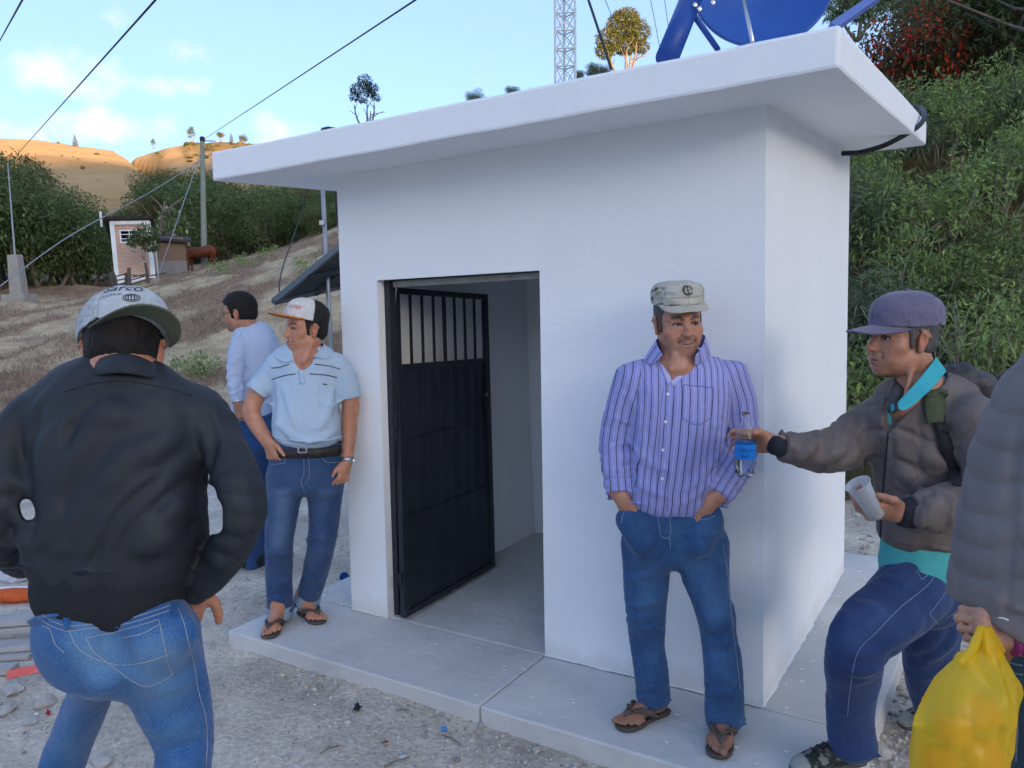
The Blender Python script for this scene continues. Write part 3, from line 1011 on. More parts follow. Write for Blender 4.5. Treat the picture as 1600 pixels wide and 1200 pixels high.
  if op == 'u':
   if k > 0:
    h_ = np.maximum(k - np.abs(f - out),0) / k; s.f[sl] = np.minimum(f,out) - h_ * h_ * k * .25
   else: s.f[sl] = np.minimum(f,out)
  else:
   d = -out; h_ = np.maximum(k - np.abs(f - d),0) / k; s.f[sl] = np.maximum(f,d) + h_ * h_ * k * .25
  return s

 def plane(s,c,n,op='i',lo=None,hi=None,sh=0):
  """keep the side against n (op 'i'), inside the bounds"""
  c = np.asarray(c,float); n = np.asarray(n,float); n = n / np.linalg.norm(n)
  lo = [a[0] for a in s.ax] if lo is None else lo; hi = [a[-1] for a in s.ax] if hi is None else hi
  fn = lambda X,Y,Z: ((X - c[0]) * n[0] + (Y - c[1]) * n[1] + (Z - c[2]) * n[2]).astype(np.float32)
  sl = s._sl(np.asarray(lo) - .001,np.asarray(hi) + .01)
  X = s.ax[0][sl[0]][:,None,None]; Y = s.ax[1][sl[1]][None,:,None]; Z = s.ax[2][sl[2]][None,None,:]
  s.f[sl] = np.maximum(s.f[sl],fn(X,Y,Z)); return s

 def displace(s,fn,band=.03):
  idx = np.nonzero(np.abs(s.f) < band)
  p = np.stack([s.ax[i][idx[i]] for i in range(3)],-1)
  s.f[idx] -= fn(p).astype(np.float32)
  return s

 def sample(s,p):
  p = np.asarray(p,float); sh = p.shape[:-1]; p = p.reshape(-1,3)
  ii,tt = [],[]
  for i in range(3):
   a = s.ax[i]; k = np.clip(np.searchsorted(a,p[:,i]) - 1,0,len(a) - 2)
   ii.append(k); tt.append(np.clip((p[:,i] - a[k]) / (a[k + 1] - a[k]),0,1))
  o = 0
  for dx in (0,1):
   for dy in (0,1):
    for dz in (0,1):
     w = (tt[0] if dx else 1 - tt[0]) * (tt[1] if dy else 1 - tt[1]) * (tt[2] if dz else 1 - tt[2])
     o = o + w * s.f[ii[0] + dx,ii[1] + dy,ii[2] + dz]
  return o.reshape(sh)

 def grad(s,p,e=.004):
  p = np.asarray(p,float); g = []
  for i in range(3):
   q = np.zeros(3); q[i] = e
   g.append(s.sample(p + q) - s.sample(p - q))
  g = np.stack(g,-1)
  return g / (np.linalg.norm(g,axis=-1,keepdims=True) + 1e-9)

 def snap(s,p,off=0.0,it=6):
  p = np.array(p,float)
  for _ in range(it):
   p = p - np.clip(s.sample(p) - off,-.03,.03)[...,None] * s.grad(p)
  return p

 def hit(s,px,py,d0=.3,d1=8.0):
  """first surface point seen at photo pixel"""
  r = ray(px,py)
  c = np.array([(a[0] + a[-1]) / 2 for a in s.ax]); rad = .75 * np.linalg.norm([a[-1] - a[0] for a in s.ax])
  tc = (c - CAM) @ cF
  t = np.arange(max(tc - rad,.2),tc + rad,.004)
  X = CAM + r * t[:,None]
  ins = np.all([(X[:,i] > s.ax[i][0]) & (X[:,i] < s.ax[i][-1]) for i in range(3)],axis=0)
  v = np.where(ins,s.sample(X),1)
  w = np.nonzero(v < 0)[0]
  if len(w) == 0:
   j = int(np.argmin(v)); return s.snap(X[j])
  j = w[0]; a,b = t[max(j - 1,0)],t[j]
  for _ in range(12):
   m = (a + b) / 2
   if s.sample(CAM + r * m) < 0: b = m
   else: a = m
  return CAM + r * b

 def hits(s,pts,n=0):
  pts = [np.array(p,float) for p in pts]
  if n:
   ch,cur = [],[pts[0]]
   for i in range(1,len(pts)):
    cur.append(pts[i])
    if i < len(pts) - 1:
     p,q = pts[i] - pts[i - 1],pts[i + 1] - pts[i]
     if p @ q < .62 * np.linalg.norm(p) * np.linalg.norm(q): ch.append(cur); cur = [pts[i]]
   ch.append(cur); P_ = np.concatenate([smooth_path(c,8 * len(c)) if len(c) > 2 else np.array(c) for c in ch]); L = np.concatenate([[0],np.cumsum(np.linalg.norm(np.diff(P_,axis=0),axis=1))])
   u = np.linspace(0,L[-1],n)
   P_ = np.stack([np.interp(u,L,P_[:,0]),np.interp(u,L,P_[:,1])],1); pts = list(P_)
  return np.array([s.hit(*p) for p in pts])

 def fold(s,pts,r=.008,rise=.5,k=.012,n=0,ends=.3):
  """a cloth fold drawn through photo pixels: a ridge (rise > 0) or a crease (rise < 0)"""
  H = s.hits(pts,n or max(3,len(pts) * 2)); g = s.grad(H,.006)
  m = len(H); tp = np.sin(np.linspace(.15,math.pi - .15,m)) ** .7
  rr = r * (ends + (1 - ends) * tp)
  if rise > 0:
   rr = rr * 1.5; rise *= .6
   C = H - g * (rr * (1 - rise))[:,None] - g * .0
   for i in range(m - 1): s.cap(C[i],C[i + 1],rr[i],rr[i + 1],k,'u')
  else:
   C = H + g * (rr * (1 + rise))[:,None]
   for i in range(m - 1): s.cap(C[i],C[i + 1],rr[i],rr[i + 1],k,'s')
  return s

 def mesh(s,smooth=1):
  f = s.f
  f[0],f[-1],f[:,0],f[:,-1],f[:,:,0],f[:,:,-1] = (np.maximum(q,.001) for q in (f[0],f[-1],f[:,0],f[:,-1],f[:,:,0],f[:,:,-1]))
  ins = f < 0
  nx,ny,nz = f.shape
  cs = np.zeros((nx - 1,ny - 1,nz - 1),np.int8)
  for dx in (0,1):
   for dy in (0,1):
    for dz in (0,1):
     cs += ins[dx:nx - 1 + dx,dy:ny - 1 + dy,dz:nz - 1 + dz]
  act = (cs > 0) & (cs < 8)
  I,J,K = np.nonzero(act)
  vid = np.full(act.shape,-1,np.int32); vid[I,J,K] = np.arange(len(I))
  c = np.empty((len(I),2,2,2),np.float32)
  for dx in (0,1):
   for dy in (0,1):
    for dz in (0,1):
     c[:,dx,dy,dz] = f[I + dx,J + dy,K + dz]
  acc = np.zeros((len(I),3)); cnt = np.zeros(len(I))
  for axis in range(3):
   for b0 in (0,1):
    for b1 in (0,1):
     i0 = [0,0,0]; o = [q for q in range(3) if q != axis]
     i0[o[0]] = b0; i0[o[1]] = b1; i1 = list(i0); i1[axis] = 1
     a = c[:,i0[0],i0[1],i0[2]]; b = c[:,i1[0],i1[1],i1[2]]
     m = (a < 0) != (b < 0)
     t = np.where(m,a / np.where(a - b == 0,1,a - b),0)
     p = np.zeros((len(I),3)); p[:,o[0]] = b0; p[:,o[1]] = b1; p[:,axis] = t
     acc += p * m[:,None]; cnt += m
  acc /= np.maximum(cnt,1)[:,None]
  V = np.empty((len(I),3))
  for a_,(ii,ax) in enumerate(zip((I,J,K),s.ax)):
   V[:,a_] = ax[ii] + acc[:,a_] * (ax[ii + 1] - ax[ii])
  Q = []
  for axis in range(3):
   o = [q for q in range(3) if q != axis]
   sl0 = [slice(1,-1)] * 3; sl0[axis] = slice(0,-1)
   sl1 = list(sl0); sl1[axis] = slice(1,None)
   a = ins[tuple(sl0)]; b = ins[tuple(sl1)]
   for flip in (0,1):
    m = (a & ~b) if flip == 0 else (~a & b)
    e = list(np.nonzero(m))
    for q in range(3):
     if q != axis: e[q] = e[q] + 1
    quad = []
    for d0,d1 in ((0,0),(-1,0),(-1,-1),(0,-1)):
     g = list(e); g[o[0]] = g[o[0]] + d0; g[o[1]] = g[o[1]] + d1
     quad.append(vid[g[0],g[1],g[2]])
    quad = np.stack(quad,1)
    rev = (axis == 1) ^ (flip == 1)
    Q.append(quad[:,::-1] if rev else quad)
  Q = np.concatenate(Q)
  # light smoothing along the net
  ea = np.concatenate([Q[:,i] for i in range(4)]); eb = np.concatenate([Q[:,(i + 1) % 4] for i in range(4)])
  n_ = np.bincount(ea,minlength=len(V)) + np.bincount(eb,minlength=len(V))
  for _ in range(smooth):
   S_ = np.stack([np.bincount(ea,V[eb,q],len(V)) + np.bincount(eb,V[ea,q],len(V)) for q in range(3)],1)
   V = V * .5 + .5 * S_ / np.maximum(n_,1)[:,None]
  return V,Q

 def build(s,name,mat,parent,color=None,smooth=1,attrs=None):
  V,Q = s.mesh(smooth)
  at = {}
  if color is not None: at['Col'] = np.clip(color(V),0,1)
  for k_,fn in (attrs or {}).items(): at[k_] = fn(V)
  return mesh_obj(name,V,Q,mat,parent,True,at)

def seg_dist(V,a,b):
 a = np.asarray(a,float); b = np.asarray(b,float); ba = b - a
 t = np.clip(((V - a) @ ba) / (ba @ ba + 1e-12),0,1)
 return np.linalg.norm(V - a - t[:,None] * ba,axis=1),t

def path_dist(V,pts):
 o = np.full(len(V),9.0)
 for i in range(len(pts) - 1): o = np.minimum(o,seg_dist(V,pts[i],pts[i + 1])[0])
 return o

def smooth_path(pts,n=40,closed=False):
 P_ = np.array(pts,float)
 if closed: P_ = np.concatenate([P_[-1:],P_,P_[:2]])
 else: P_ = np.concatenate([2 * P_[:1] - P_[1:2],P_,2 * P_[-1:] - P_[-2:-1]])
 m = len(P_) - 3; out = []
 for u in np.linspace(0,m,n,endpoint=not closed):
  i = min(int(u),m - 1); t = u - i
  a,b,c,d = P_[i:i + 4]
  out.append(.5 * (2 * b + (c - a) * t + (2 * a - 5 * b + 4 * c - d) * t * t + (3 * b - 3 * c + d - a) * t ** 3))
 return np.array(out)

def ribbon(path,wdir,w,t,name,mat,parent,closed=False,nrm=None,bevel=0.0,crown=0.0):
 """a flat strap along a path; wdir: direction(s) of its width"""
 path = np.asarray(path,float); n = len(path)
 wd = np.broadcast_to(np.asarray(wdir,float),path.shape).copy()
 ww = np.broadcast_to(np.asarray(w,float),(n,))
 tan = np.roll(path,-1,0) - np.roll(path,1,0) if closed else np.gradient(path,axis=0)
 tan /= np.linalg.norm(tan,axis=1)[:,None] + 1e-12
 wd -= tan * (wd * tan).sum(1)[:,None]; wd /= np.linalg.norm(wd,axis=1)[:,None] + 1e-12
 nn = np.cross(tan,wd)
 if nrm is not None:
  sgn = np.sign((nn * nrm).sum(1))[:,None]; nn = nn * np.where(sgn == 0,1,sgn)
 prof = [(-.5,0),(-.47,1),(0,1 + crown),(.47,1),(.5,0),(.47,-.4),(-.47,-.4)]
 m = len(prof)
 V = np.concatenate([[path[i] + wd[i] * ww[i] * a + nn[i] * t * b for a,b in prof] for i in range(n)])
 F = []
 for i in range(n if closed else n - 1):
  j = (i + 1) % n
  for k in range(m):
   l = (k + 1) % m
   F.append((i * m + k,i * m + l,j * m + l,j * m + k))
 if not closed:
  F.append(tuple(range(m))); F.append(tuple((n - 1) * m + k for k in range(m - 1,-1,-1)))
 o = mesh_obj(name,V,F,mat,parent,True)
 bm = bmesh.new(); bm.from_mesh(o.data); bmesh.ops.recalc_face_normals(bm,faces=bm.faces); bm.to_mesh(o.data); bm.free()
 for p_ in o.data.polygons: p_.use_smooth = True
 return o

def thread(path,r,name,mat,parent,n=5):
 mb = MB(); mb.tube(path,r,n); return mb.build(name,mat,parent,True)

def button(F,px,py,r,mat,parent,name='button'):
 h = F.hit(px,py); g = F.grad(h[None],.006)[0]
 mb = MB(); mb.lathe([(r,-.001),(r,.0014),(r * .8,.0022),(r * .55,.0016),(0,.0016)],h,14,frame(np.cross(g,cR) if abs(g @ cU) < .9 else cU,g))
 return mb.build(name,mat,parent,True)

# ------------------------------------------------------------------ heads
class Head:
 """a head in its own frame: x to the person's right, y forward, z up; origin between the eyes' level and the ears"""
 def __init__(s,centre,fwd,up=(0,0,1),size=1.0,roll=0.0):
  M = frame(fwd,up)
  c,q = math.cos(roll),math.sin(roll)
  M = M @ np.array([[c,0,q],[0,1,0],[-q,0,c]])
  s.c = np.asarray(centre,float); s.M = M; s.k = size

 def w(s,p): return s.c + (np.asarray(p,float) * s.k) @ s.M.T

 def l(s,V): return ((np.asarray(V) - s.c) @ s.M) / s.k

 def rot(s,rx=0,ry=0,rz=0):
  from mathutils import Euler
  return s.M @ np.array(Euler((rx,ry,rz)).to_matrix())

 def carve(s,F,jaw=1.0,nose=1.0,cheek=1.0,thin=1.0,creases=True,lips=1.0,brow=1.0,gaze=(0,1,0),squint=0.0,smile=0.0,neck=None,earout=1.0,wide=1.0):
  k = s.k; w = s.w; M = s.M
  E = lambda c,r,kk=.012,op='u',**ro: F.ell(w(c),np.array(r) * k,s.rot(**ro) if ro else M,kk * k,op)
  C = lambda a,b,ra,rb=None,kk=.01,op='u': F.cap(w(a),w(b),ra * k,(ra if rb is None else rb) * k,kk * k,op)
  W = wide
  E((0,-.014,.036),(.076 * W,.096,.083),.0)
  E((0,.030,-.028),(.061 * thin * W,.060,.080),.03)
  E((0,.030,-.070),(.055 * jaw * W,.052,.040),.03)
  E((0,-.01,-.055),(.058 * jaw * W,.05,.045),.03)
  E((0,.070,-.097),(.026 * jaw,.018,.017),.02)
  for x in (-1,1):
   E((x * .050 * W,.052,-.026),(.019 * cheek,.022,.018),.022)
   E((x * .036,.064,-.055),(.016,.016,.022),.02)
   C((x * .012,.083,.021),(x * .046 * W,.064,.020),.0085 * brow,.008 * brow,.014)
  for x in (-1,1):
   E((x * .031,.0835,.0015),(.0165,.0125,.0095),.008,'s')
  for x in (-1,1):
   E((x * .031,.0672,.001),(.0125,.0125,.0125),.001)
   up_z = .0085 - .004 * squint
   pts = [(x * .0165,.0765,.002),(x * .024,.0800,up_z),(x * .033,.0790,up_z + .0005),(x * .0455,.0685,.001)]
   for a,b in zip(pts,pts[1:]): C(a,b,.0030 + .001 * squint,None,.003)
   lo_z = -.0078 + .003 * squint
   pts = [(x * .0165,.0760,-.001),(x * .024,.0780,lo_z),(x * .033,.0770,lo_z),(x * .0455,.0680,-.001)]
   for a,b in zip(pts,pts[1:]): C(a,b,.0022,None,.003)
   C((x * .022,.0765,-.014),(x * .042,.068,-.012),.0045,.004,.008)      # bag under the eye
  # nose
  C((0,.080,.014),(0,.0985,-.024),.0075,.0095 * nose,.012)
  E((0,.1035 + .002 * (nose - 1),-.031),(.0125 * nose,.0125 * nose,.0110 * nose),.010)
  for x in (-1,1):
   E((x * .0128 * nose,.0930,-.0345),(.0078 * nose,.0105,.0080),.006)
   E((x * .0068,.1000,-.0420),(.0036,.0052,.0032),.003,'s')
  # mouth
  E((0,.073,-.066),(.030,.0215,.024),.018)
  z0 = -.0665
  pu = [(-.0245,.0790,z0 + .001 + .003 * smile),(-.012,.0915,z0 + .0045),(0,.0945,z0 + .0035),(.012,.0915,z0 + .0045),(.0245,.0790,z0 + .001 + .003 * smile)]
  pl = [(-.0225,.0790,z0 - .002 + .003 * smile),(-.011,.0905,z0 - .0075),(0,.0925,z0 - .0085),(.011,.0905,z0 - .0075),(.0225,.0790,z0 - .002 + .003 * smile)]
  for a,b in zip(pu,pu[1:]): C(a,b,.0042 * lips,None,.006)
  for a,b in zip(pl,pl[1:]): C(a,b,.0050 * lips,None,.006)
  pm = [(-.0265,.0815,z0 - .0005 + .003 * smile),(-.013,.0950,z0 - .0008),(0,.0980,z0 - .0018),(.013,.0950,z0 - .0008),(.0265,.0815,z0 - .0005 + .003 * smile)]
  for a,b in zip(pm,pm[1:]): C(a,b,.0016,None,.003,'s')
  E((0,.083,-.0835),(.016,.006,.004),.008,'s')
  E((0,.099,-.0525),(.0028,.004,.007),.006,'s')
  if creases:
   for x in (-1,1):
    p = [(x * .0185,.0925,-.036),(x * .029,.0850,-.052),(x * .0335,.0770,-.070),(x * .0345,.0715,-.086)]
    for i,(a,b) in enumerate(zip(p[:3],p[1:3])): C(a,b,.0020 * creases,None,.010,'s')
    C((x * .049,.0640,-.001),(x * .058,.0540,.004),.0012,None,.004,'s')
    C((x * .049,.0635,-.005),(x * .058,.0530,-.008),.0012,None,.004,'s')
    C((x * .0085,.0880,.020),(x * .0065,.0870,.032),.0011,None,.004,'s')
   for z in (.045,.057): C((-.03,.078,z),(.03,.078,z),.0013,None,.005,'s')
  # ears
  for x in (-1,1):
   o = (.076 * W + .003) * earout
   E((x * o,-.012,-.008),(.0085,.0185,.031),.006,rz=x * -.30,ry=x * .18)
   E((x * (o + .008),-.006,-.006),(.006,.0095,.017),.005,'s',rz=x * -.30)
   C((x * (o + .004),-.020,.018),(x * (o + .0075),-.030,.002),.0042,.004,.004)
   C((x * (o + .002),-.004,.022),(x * (o + .004),-.020,.018),.0042,.0042,.004)
   E((x * (o - .001),-.006,-.036),(.006,.009,.009),.006)
  return s

 def colors(s,V,skin,lip=(.30,.12,.10),hairc=(.02,.016,.014),stubble=.0,brows=1.0,moustache=0.0,gaze=(0,1,0),gray=0.0):
  L = s.l(V); n = len(V)
  c = np.tile(np.array(skin,float),(n,1))
  v = fbm(L * 28,3)[:,None]
  c = c * (1 + .16 * v + .10 * perlin(L * 190)[:,None])
  inhead = np.abs(L).max(1) < .19
  def mixc(col,m):
   nonlocal c
   m = (np.clip(m,0,1) * inhead)[:,None]; c = c * (1 - m) + np.array(col) * m
  sk = np.array(skin)
  # ruddy cheeks, nose, ears
  for q,r in (((.045,.06,-.03),.03),((-.045,.06,-.03),.03),((0,.105,-.03),.022),((.08,-.01,-.01),.035),((-.08,-.01,-.01),.035)):
   mixc(sk * np.array((1.12,.84,.80)),.55 * ss(r,.3 * r,np.linalg.norm(L - np.array(q),axis=1)))
  # shade of the eye sockets, painted into the skin colour
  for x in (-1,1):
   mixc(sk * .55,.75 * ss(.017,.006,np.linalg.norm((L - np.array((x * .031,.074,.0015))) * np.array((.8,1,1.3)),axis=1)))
  if stubble:
   front = ss(.02,.045,L[:,1])
   m = ss(-.040,-.055,L[:,2]) * ss(-.14,-.11,L[:,2]) * front
   mixc(np.array((.10,.085,.08)) * .9,stubble * m * (.7 + .5 * fbm(L * 260,2)))
  if moustache:
   p = [(-.026,.083,-.060),(-.013,.0955,-.0545),(0,.098,-.054),(.013,.0955,-.0545),(.026,.083,-.060)]
   mixc(np.array(hairc) * 1.6,moustache * ss(.0085,.004,path_dist(L,p)) * (.75 + .5 * fbm(L * 300,2)))
  z0 = -.0665
  pu = [(-.0235,.081,z0 + .001),(-.012,.0935,z0 + .003),(0,.0965,z0 + .002),(.012,.0935,z0 + .003),(.0235,.081,z0 + .001)]
  pl = [(-.021,.081,z0 - .003),(-.011,.0925,z0 - .0075),(0,.0955,z0 - .0085),(.011,.0925,z0 - .0075),(.021,.081,z0 - .003)]
  mixc(lip,.75 * np.maximum(ss(.0055,.0028,path_dist(L,pu)),ss(.0065,.0035,path_dist(L,pl))))
  pm = [(-.0265,.0815,z0 - .0005),(-.013,.0950,z0 - .0008),(0,.0980,z0 - .0018),(.013,.0950,z0 - .0008),(.0265,.0815,z0 - .0005)]
  for x in (-1,1):
   p = [(x * .0185,.0945,-.036),(x * .029,.0870,-.052),(x * .0335,.0790,-.070)]
   mixc(sk * .52,.7 * ss(.0040,.0012,path_dist(L,p)))  # shade of the nose-to-mouth fold, painted in as a dark line
   mixc(sk * .6,.55 * ss(.0035,.0015,path_dist(L,[(x * .022,.079,-.0135),(x * .042,.071,-.0115)])))
   mixc((.03,.012,.01),.8 * ss(.0042,.0022,np.linalg.norm(L - np.array((x * .0068,.100,-.0425)),axis=1)))
  for zz in (.045,.057): mixc(sk * .66,.5 * ss(.0025,.001,path_dist(L,[(-.034,.079,zz),(0,.083,zz + .002),(.034,.079,zz)])))  # forehead furrows: crease shade painted into the colour too
  mixc((.05,.02,.018),.9 * ss(.0022,.0010,path_dist(L,pm)))
  for x in (-1,1):
   e = np.array((x * .031,.0672,.001)); q = L - e; r = np.linalg.norm(q,axis=1)
   m = ss(.0142,.0134,r) * ss(.0115,.0095,np.abs(q[:,2] * 1.5)) * ss(.0,.005,q[:,1])
   mixc((.42,.37,.34),m)
   g = np.array(gaze,float); g /= np.linalg.norm(g)
   ca = (q @ g) / np.maximum(r,1e-6)
   mixc((.012,.007,.005),m * ss(.80,.86,ca))
   for zz,sgn in ((.0062,1),):
    p = [(x * .0165,.080,.001),(x * .024,.0825,zz + .0005),(x * .033,.0815,zz + .0005),(x * .0455,.071,.001)]
    mixc((.02,.012,.010),.9 * ss(.0042,.0018,path_dist(L,p)))
   if brows:
    p = [(x * .013,.088,.0195),(x * .028,.0840,.0265),(x * .047,.068,.0225)]
    mixc(np.array(hairc) * (1 - gray) + np.array((.25,.25,.25)) * gray,brows * ss(.0078,.0035,path_dist(L,p)) * (.95 + .6 * fbm(L * 330,2)))
  return c

 def hair(s,name,mat,parent,low=-.035,front=.055,thick=.006,side=-.02,full=False,h=.0032,top=None,burn=True):
  lo = s.c - .17 * s.k; hi = s.c + .17 * s.k
  F = Field(lo,hi,h); k = s.k
  t = thick
  F.ell(s.w((0,-.014,.036)),np.array((.076 + t,.096 + t,.083 + t)) * k,s.M,0)
  F.ell(s.w((0,-.022,-.02)),np.array((.067 + t,.078 + t,.05 + t)) * k,s.M,.02 * k)
  if burn:
   for x in (-1,1): F.ell(s.w((x * .071,.016,-.004)),np.array((.007,.012,.030)) * k,s.M,.006 * k)
  # hairline: keep what lies behind and above it
  def cut(p):
   L = s.l(p)
   fl = front - np.maximum(0,.07 - np.abs(L[:,0])) * 0
   a = L[:,1] - (fl + (L[:,2] - .06) * .15)               # in front of the hairline
   a = np.where(L[:,2] > .075,-1,a)
   side_cut = np.where(np.abs(L[:,0]) > .045,L[:,1] - .024 - .25 * np.maximum(L[:,2],0),a)
   b = (low - L[:,2]) + .25 * (L[:,1] + .05)
   ear = .022 - np.linalg.norm((L - np.array((0,-.010,-.008))) * np.array((0,1,.62)),axis=1)
   ear = np.where(L[:,2] < .02,ear,-1)
   return np.maximum(np.maximum(np.where(L[:,2] < .055,side_cut,a),b),ear)
  idx = np.nonzero(F.f < .03)
  p = np.stack([F.ax[i][idx[i]] for i in range(3)],-1)
  F.f[idx] = np.maximum(F.f[idx],cut(p) * k)
  if top is not None: F.plane(s.w((0,0,top)),s.M[:,2])
  def d(p):
   L = s.l(p); return .0022 * perlin(L * np.array((120,120,26)) + 3) + .003 * perlin(L * np.array((60,60,20)))
  F.displace(d)
  return F.build(name,mat,parent)

# ------------------------------------------------------------------ hands
def make_hand(F,wrist,aim,back,side,size=1.0,curls=(.5,.6,.7,.8),thumb=(.6,.3),spread=.10,k=.004,thumb_dir=None,grip=None):
 """aim: wrist to knuckles; back: out of the back of the hand; side: +1 when the thumb lies along cross(aim, back)"""
 y = np.asarray(aim,float); y /= np.linalg.norm(y)
 z = np.asarray(back,float); z = z - y * (z @ y); z /= np.linalg.norm(z)
 x = np.cross(y,z) * side                     # towards the thumb
 M = np.stack([x,y,z],1); q = size
 W = lambda p: np.asarray(wrist,float) + M @ (np.array(p,float) * q)
 F.cap(W((0,-.03,0)),W((0,.012,0)),.027 * q,.026 * q,.01)
 F.loft([(W((0,.0,0)),.027 * q,.018 * q),(W((.002,.035,.001)),.036 * q,.0165 * q),(W((0,.078,.002)),.041 * q,.0145 * q),(W((-.002,.092,.0)),.038 * q,.011 * q)],x,.012)
 F.ell(W((.022,.030,-.010)),np.array((.016,.028,.014)) * q,M,.012)     # ball of the thumb
 F.ell(W((-.024,.035,-.008)),np.array((.012,.030,.012)) * q,M,.012)
 tips = []
 base_x = (.030,.010,-.010,-.029); lens = ((.045,.026,.022),(.050,.030,.023),(.046,.028,.022),(.036,.021,.019)); rad = (.0098,.0102,.0096,.0084)
 for i in range(4):
  c = curls[i] if not isinstance(curls[i],(tuple,list)) else None
  a1,a2,a3 = (c * 1.25,c * 1.55,c * .95) if c is not None else curls[i]
  p = np.array((base_x[i],.088 - .004 * abs(i - 1),.002)); ang = 0; sp = spread * (1.5 - i) * .35
  F.ell(W(p + (0,0,.004)),np.array((.0115,.012,.010)) * q,M,.008)      # knuckle
  for j,(ln,a) in enumerate(zip(lens[i],(a1,a2,a3))):
   ang += a
   d = np.array((sp * math.cos(ang),math.cos(ang),-math.sin(ang)))
   e = p + d * ln
   r0 = rad[i] * (1 - .09 * j); r1 = rad[i] * (.97 - .10 * (j + 1))
   F.cap(W(p),W(e),r0 * q,r1 * q,.0035)
   if j < 2: F.ell(W(e + np.array((0,math.sin(ang) * .002,math.cos(ang) * .002))),np.array((r1 * 1.06,) * 3) * q,M,.003)
   p = e
  tips.append(W(p))
 # thumb
 t0 = np.array((.024,.014,-.006)); a,b = thumb
 td = np.array((math.sin(a),math.cos(a),-.35)) if thumb_dir is None else np.array(thumb_dir[0],float)
 td /= np.linalg.norm(td)
 t1 = t0 + td * .044
 td2 = td + np.array((-.5 * b,.3,-.4 * b)) if thumb_dir is None else np.array(thumb_dir[1],float)
 td2 /= np.linalg.norm(td2)
 t2 = t1 + td2 * .033
 td3 = td2 + np.array((-.5 * b,.1,-.3 * b)) if thumb_dir is None else np.array(thumb_dir[-1],float)
 td3 /= np.linalg.norm(td3)
 t3 = t2 + td3 * .024
 F.cap(W(t0),W(t1),.0165 * q,.0125 * q,.010); F.cap(W(t1),W(t2),.0122 * q,.0108 * q,.004); F.cap(W(t2),W(t3),.0112 * q,.0085 * q,.004)
 return W,M,tips,W(t3)

def foot(F,heel,toe_dir,size=1.0,right=1,ankle=None):
 """a bare foot on the ground: heel point on the sole, direction to the toes; right=+1 puts the big toe on the left"""
 y = np.asarray(toe_dir,float); y[2] = 0; y /= np.linalg.norm(y); z = np.array((0,0,1.0)); x = np.cross(y,z)
 M = np.stack([x,y,z],1); q = size; b = -right       # b: towards the big toe
 W = lambda p: np.asarray(heel,float) + M @ (np.array(p,float) * q)
 F.ell(W((0,.034,.030)),np.array((.031,.040,.031)) * q,M,.01)
 F.loft([(W((0,.05,.036)),.030 * q,.034 * q),(W((b * .002,.11,.034)),.036 * q,.030 * q),(W((b * .004,.165,.022)),.045 * q,.020 * q),(W((b * .002,.195,.015)),.044 * q,.014 * q)],x,.02)
 F.loft([(W((0,.045,.13)),.036 * q,.040 * q),(W((0,.048,.075)),.033 * q,.038 * q),(W((b * .002,.085,.050)),.032 * q,.032 * q)],x,.02)
 for sx in (-1,1): F.ell(W((sx * .030,.045,.068)),np.array((.010,.014,.014)) * q,M,.012)
 F.cap(W((b * .024,.17,.020)),W((b * .027,.236,.013)),.0145 * q,.0135 * q,.006); F.ell(W((b * .027,.238,.0135)),np.array((.0145,.016,.0125)) * q,M,.004)
 for i in range(4):
  xx = b * (.004 - .0155 * i); L = .232 - .008 * i - .003 * i * i
  F.cap(W((xx,.175 - .006 * i,.018)),W((xx,L - .010,.0165)),.0098 * q,.0088 * q,.004)
  F.ell(W((xx,L - .002,.0105)),np.array((.0088 - .0005 * i,.011,.0090)) * q,M,.003)
 return W,M

def sandal(W,M,size,right,parent,sole_mat,strap_mat,thick=.016,wide_strap=.030):
 b = -right; q = size
 # sole outline
 out = []
 half = [(.0,.018),(.01,.028),(.04,.033),(.09,.031),(.13,.038),(.18,.049),(.215,.049),(.240,.040),(.256,.022),(.260,.0)]
 L = [(+h + b * .003 * (y > .1),y - .012) for y,h in half]; Rr = [(-h + b * .003 * (y > .1),y - .012) for y,h in half[::-1]]
 ol = L + Rr[1:]
 n = len(ol); V = [];
 for z,g in ((-thick,.96),(-thick * .5,1.0),(-.002,1.0),(.0015,.96)):
  for x,y in ol: V.append(W((x * g,(y - .12) * g + .12,z)))
 F_ = []
 for r in range(3):
  for i in range(n):
   j = (i + 1) % n; F_.append((r * n + i,r * n + j,(r + 1) * n + j,(r + 1) * n + i))
 F_.append(tuple(range(n - 1,-1,-1))); F_.append(tuple(3 * n + i for i in range(n)))
 mb = MB(); mb.add(V,F_); s = mb.build('sandal',sole_mat,parent)
 m = s.modifiers.new('bevel','BEVEL'); m.width = .002; m.segments = 1
 toe = (b * .012,.205,.022)
 for sx in (-1,1):
  path = smooth_path([W(toe),W((sx * .012 + b * .010,.180,.046)),W((sx * .036 + b * .002,.145,.048)),W((sx * .047,.115,.030)),W((sx * .040,.085,.0))],18)
  wdir = np.array([(W((0,1,0)) - W((0,0,0))) * (.35 if i < 5 else 1) + (W((-sx * .4,0,0)) - W((0,0,0))) for i in range(18)])
  ww = np.interp(np.linspace(0,1,18),[0,.25,.6,1],[.012,.022,wide_strap,wide_strap * .8]) * q
  ribbon(path,wdir,ww,.0035,'strap',strap_mat,s,nrm=np.array((0,0,1.0)))
 mb = MB(); mb.tube([W((b * .012,.207,-.002)),W(toe)],.004 * q,6); mb.build('toe_post',strap_mat,s)
 return s

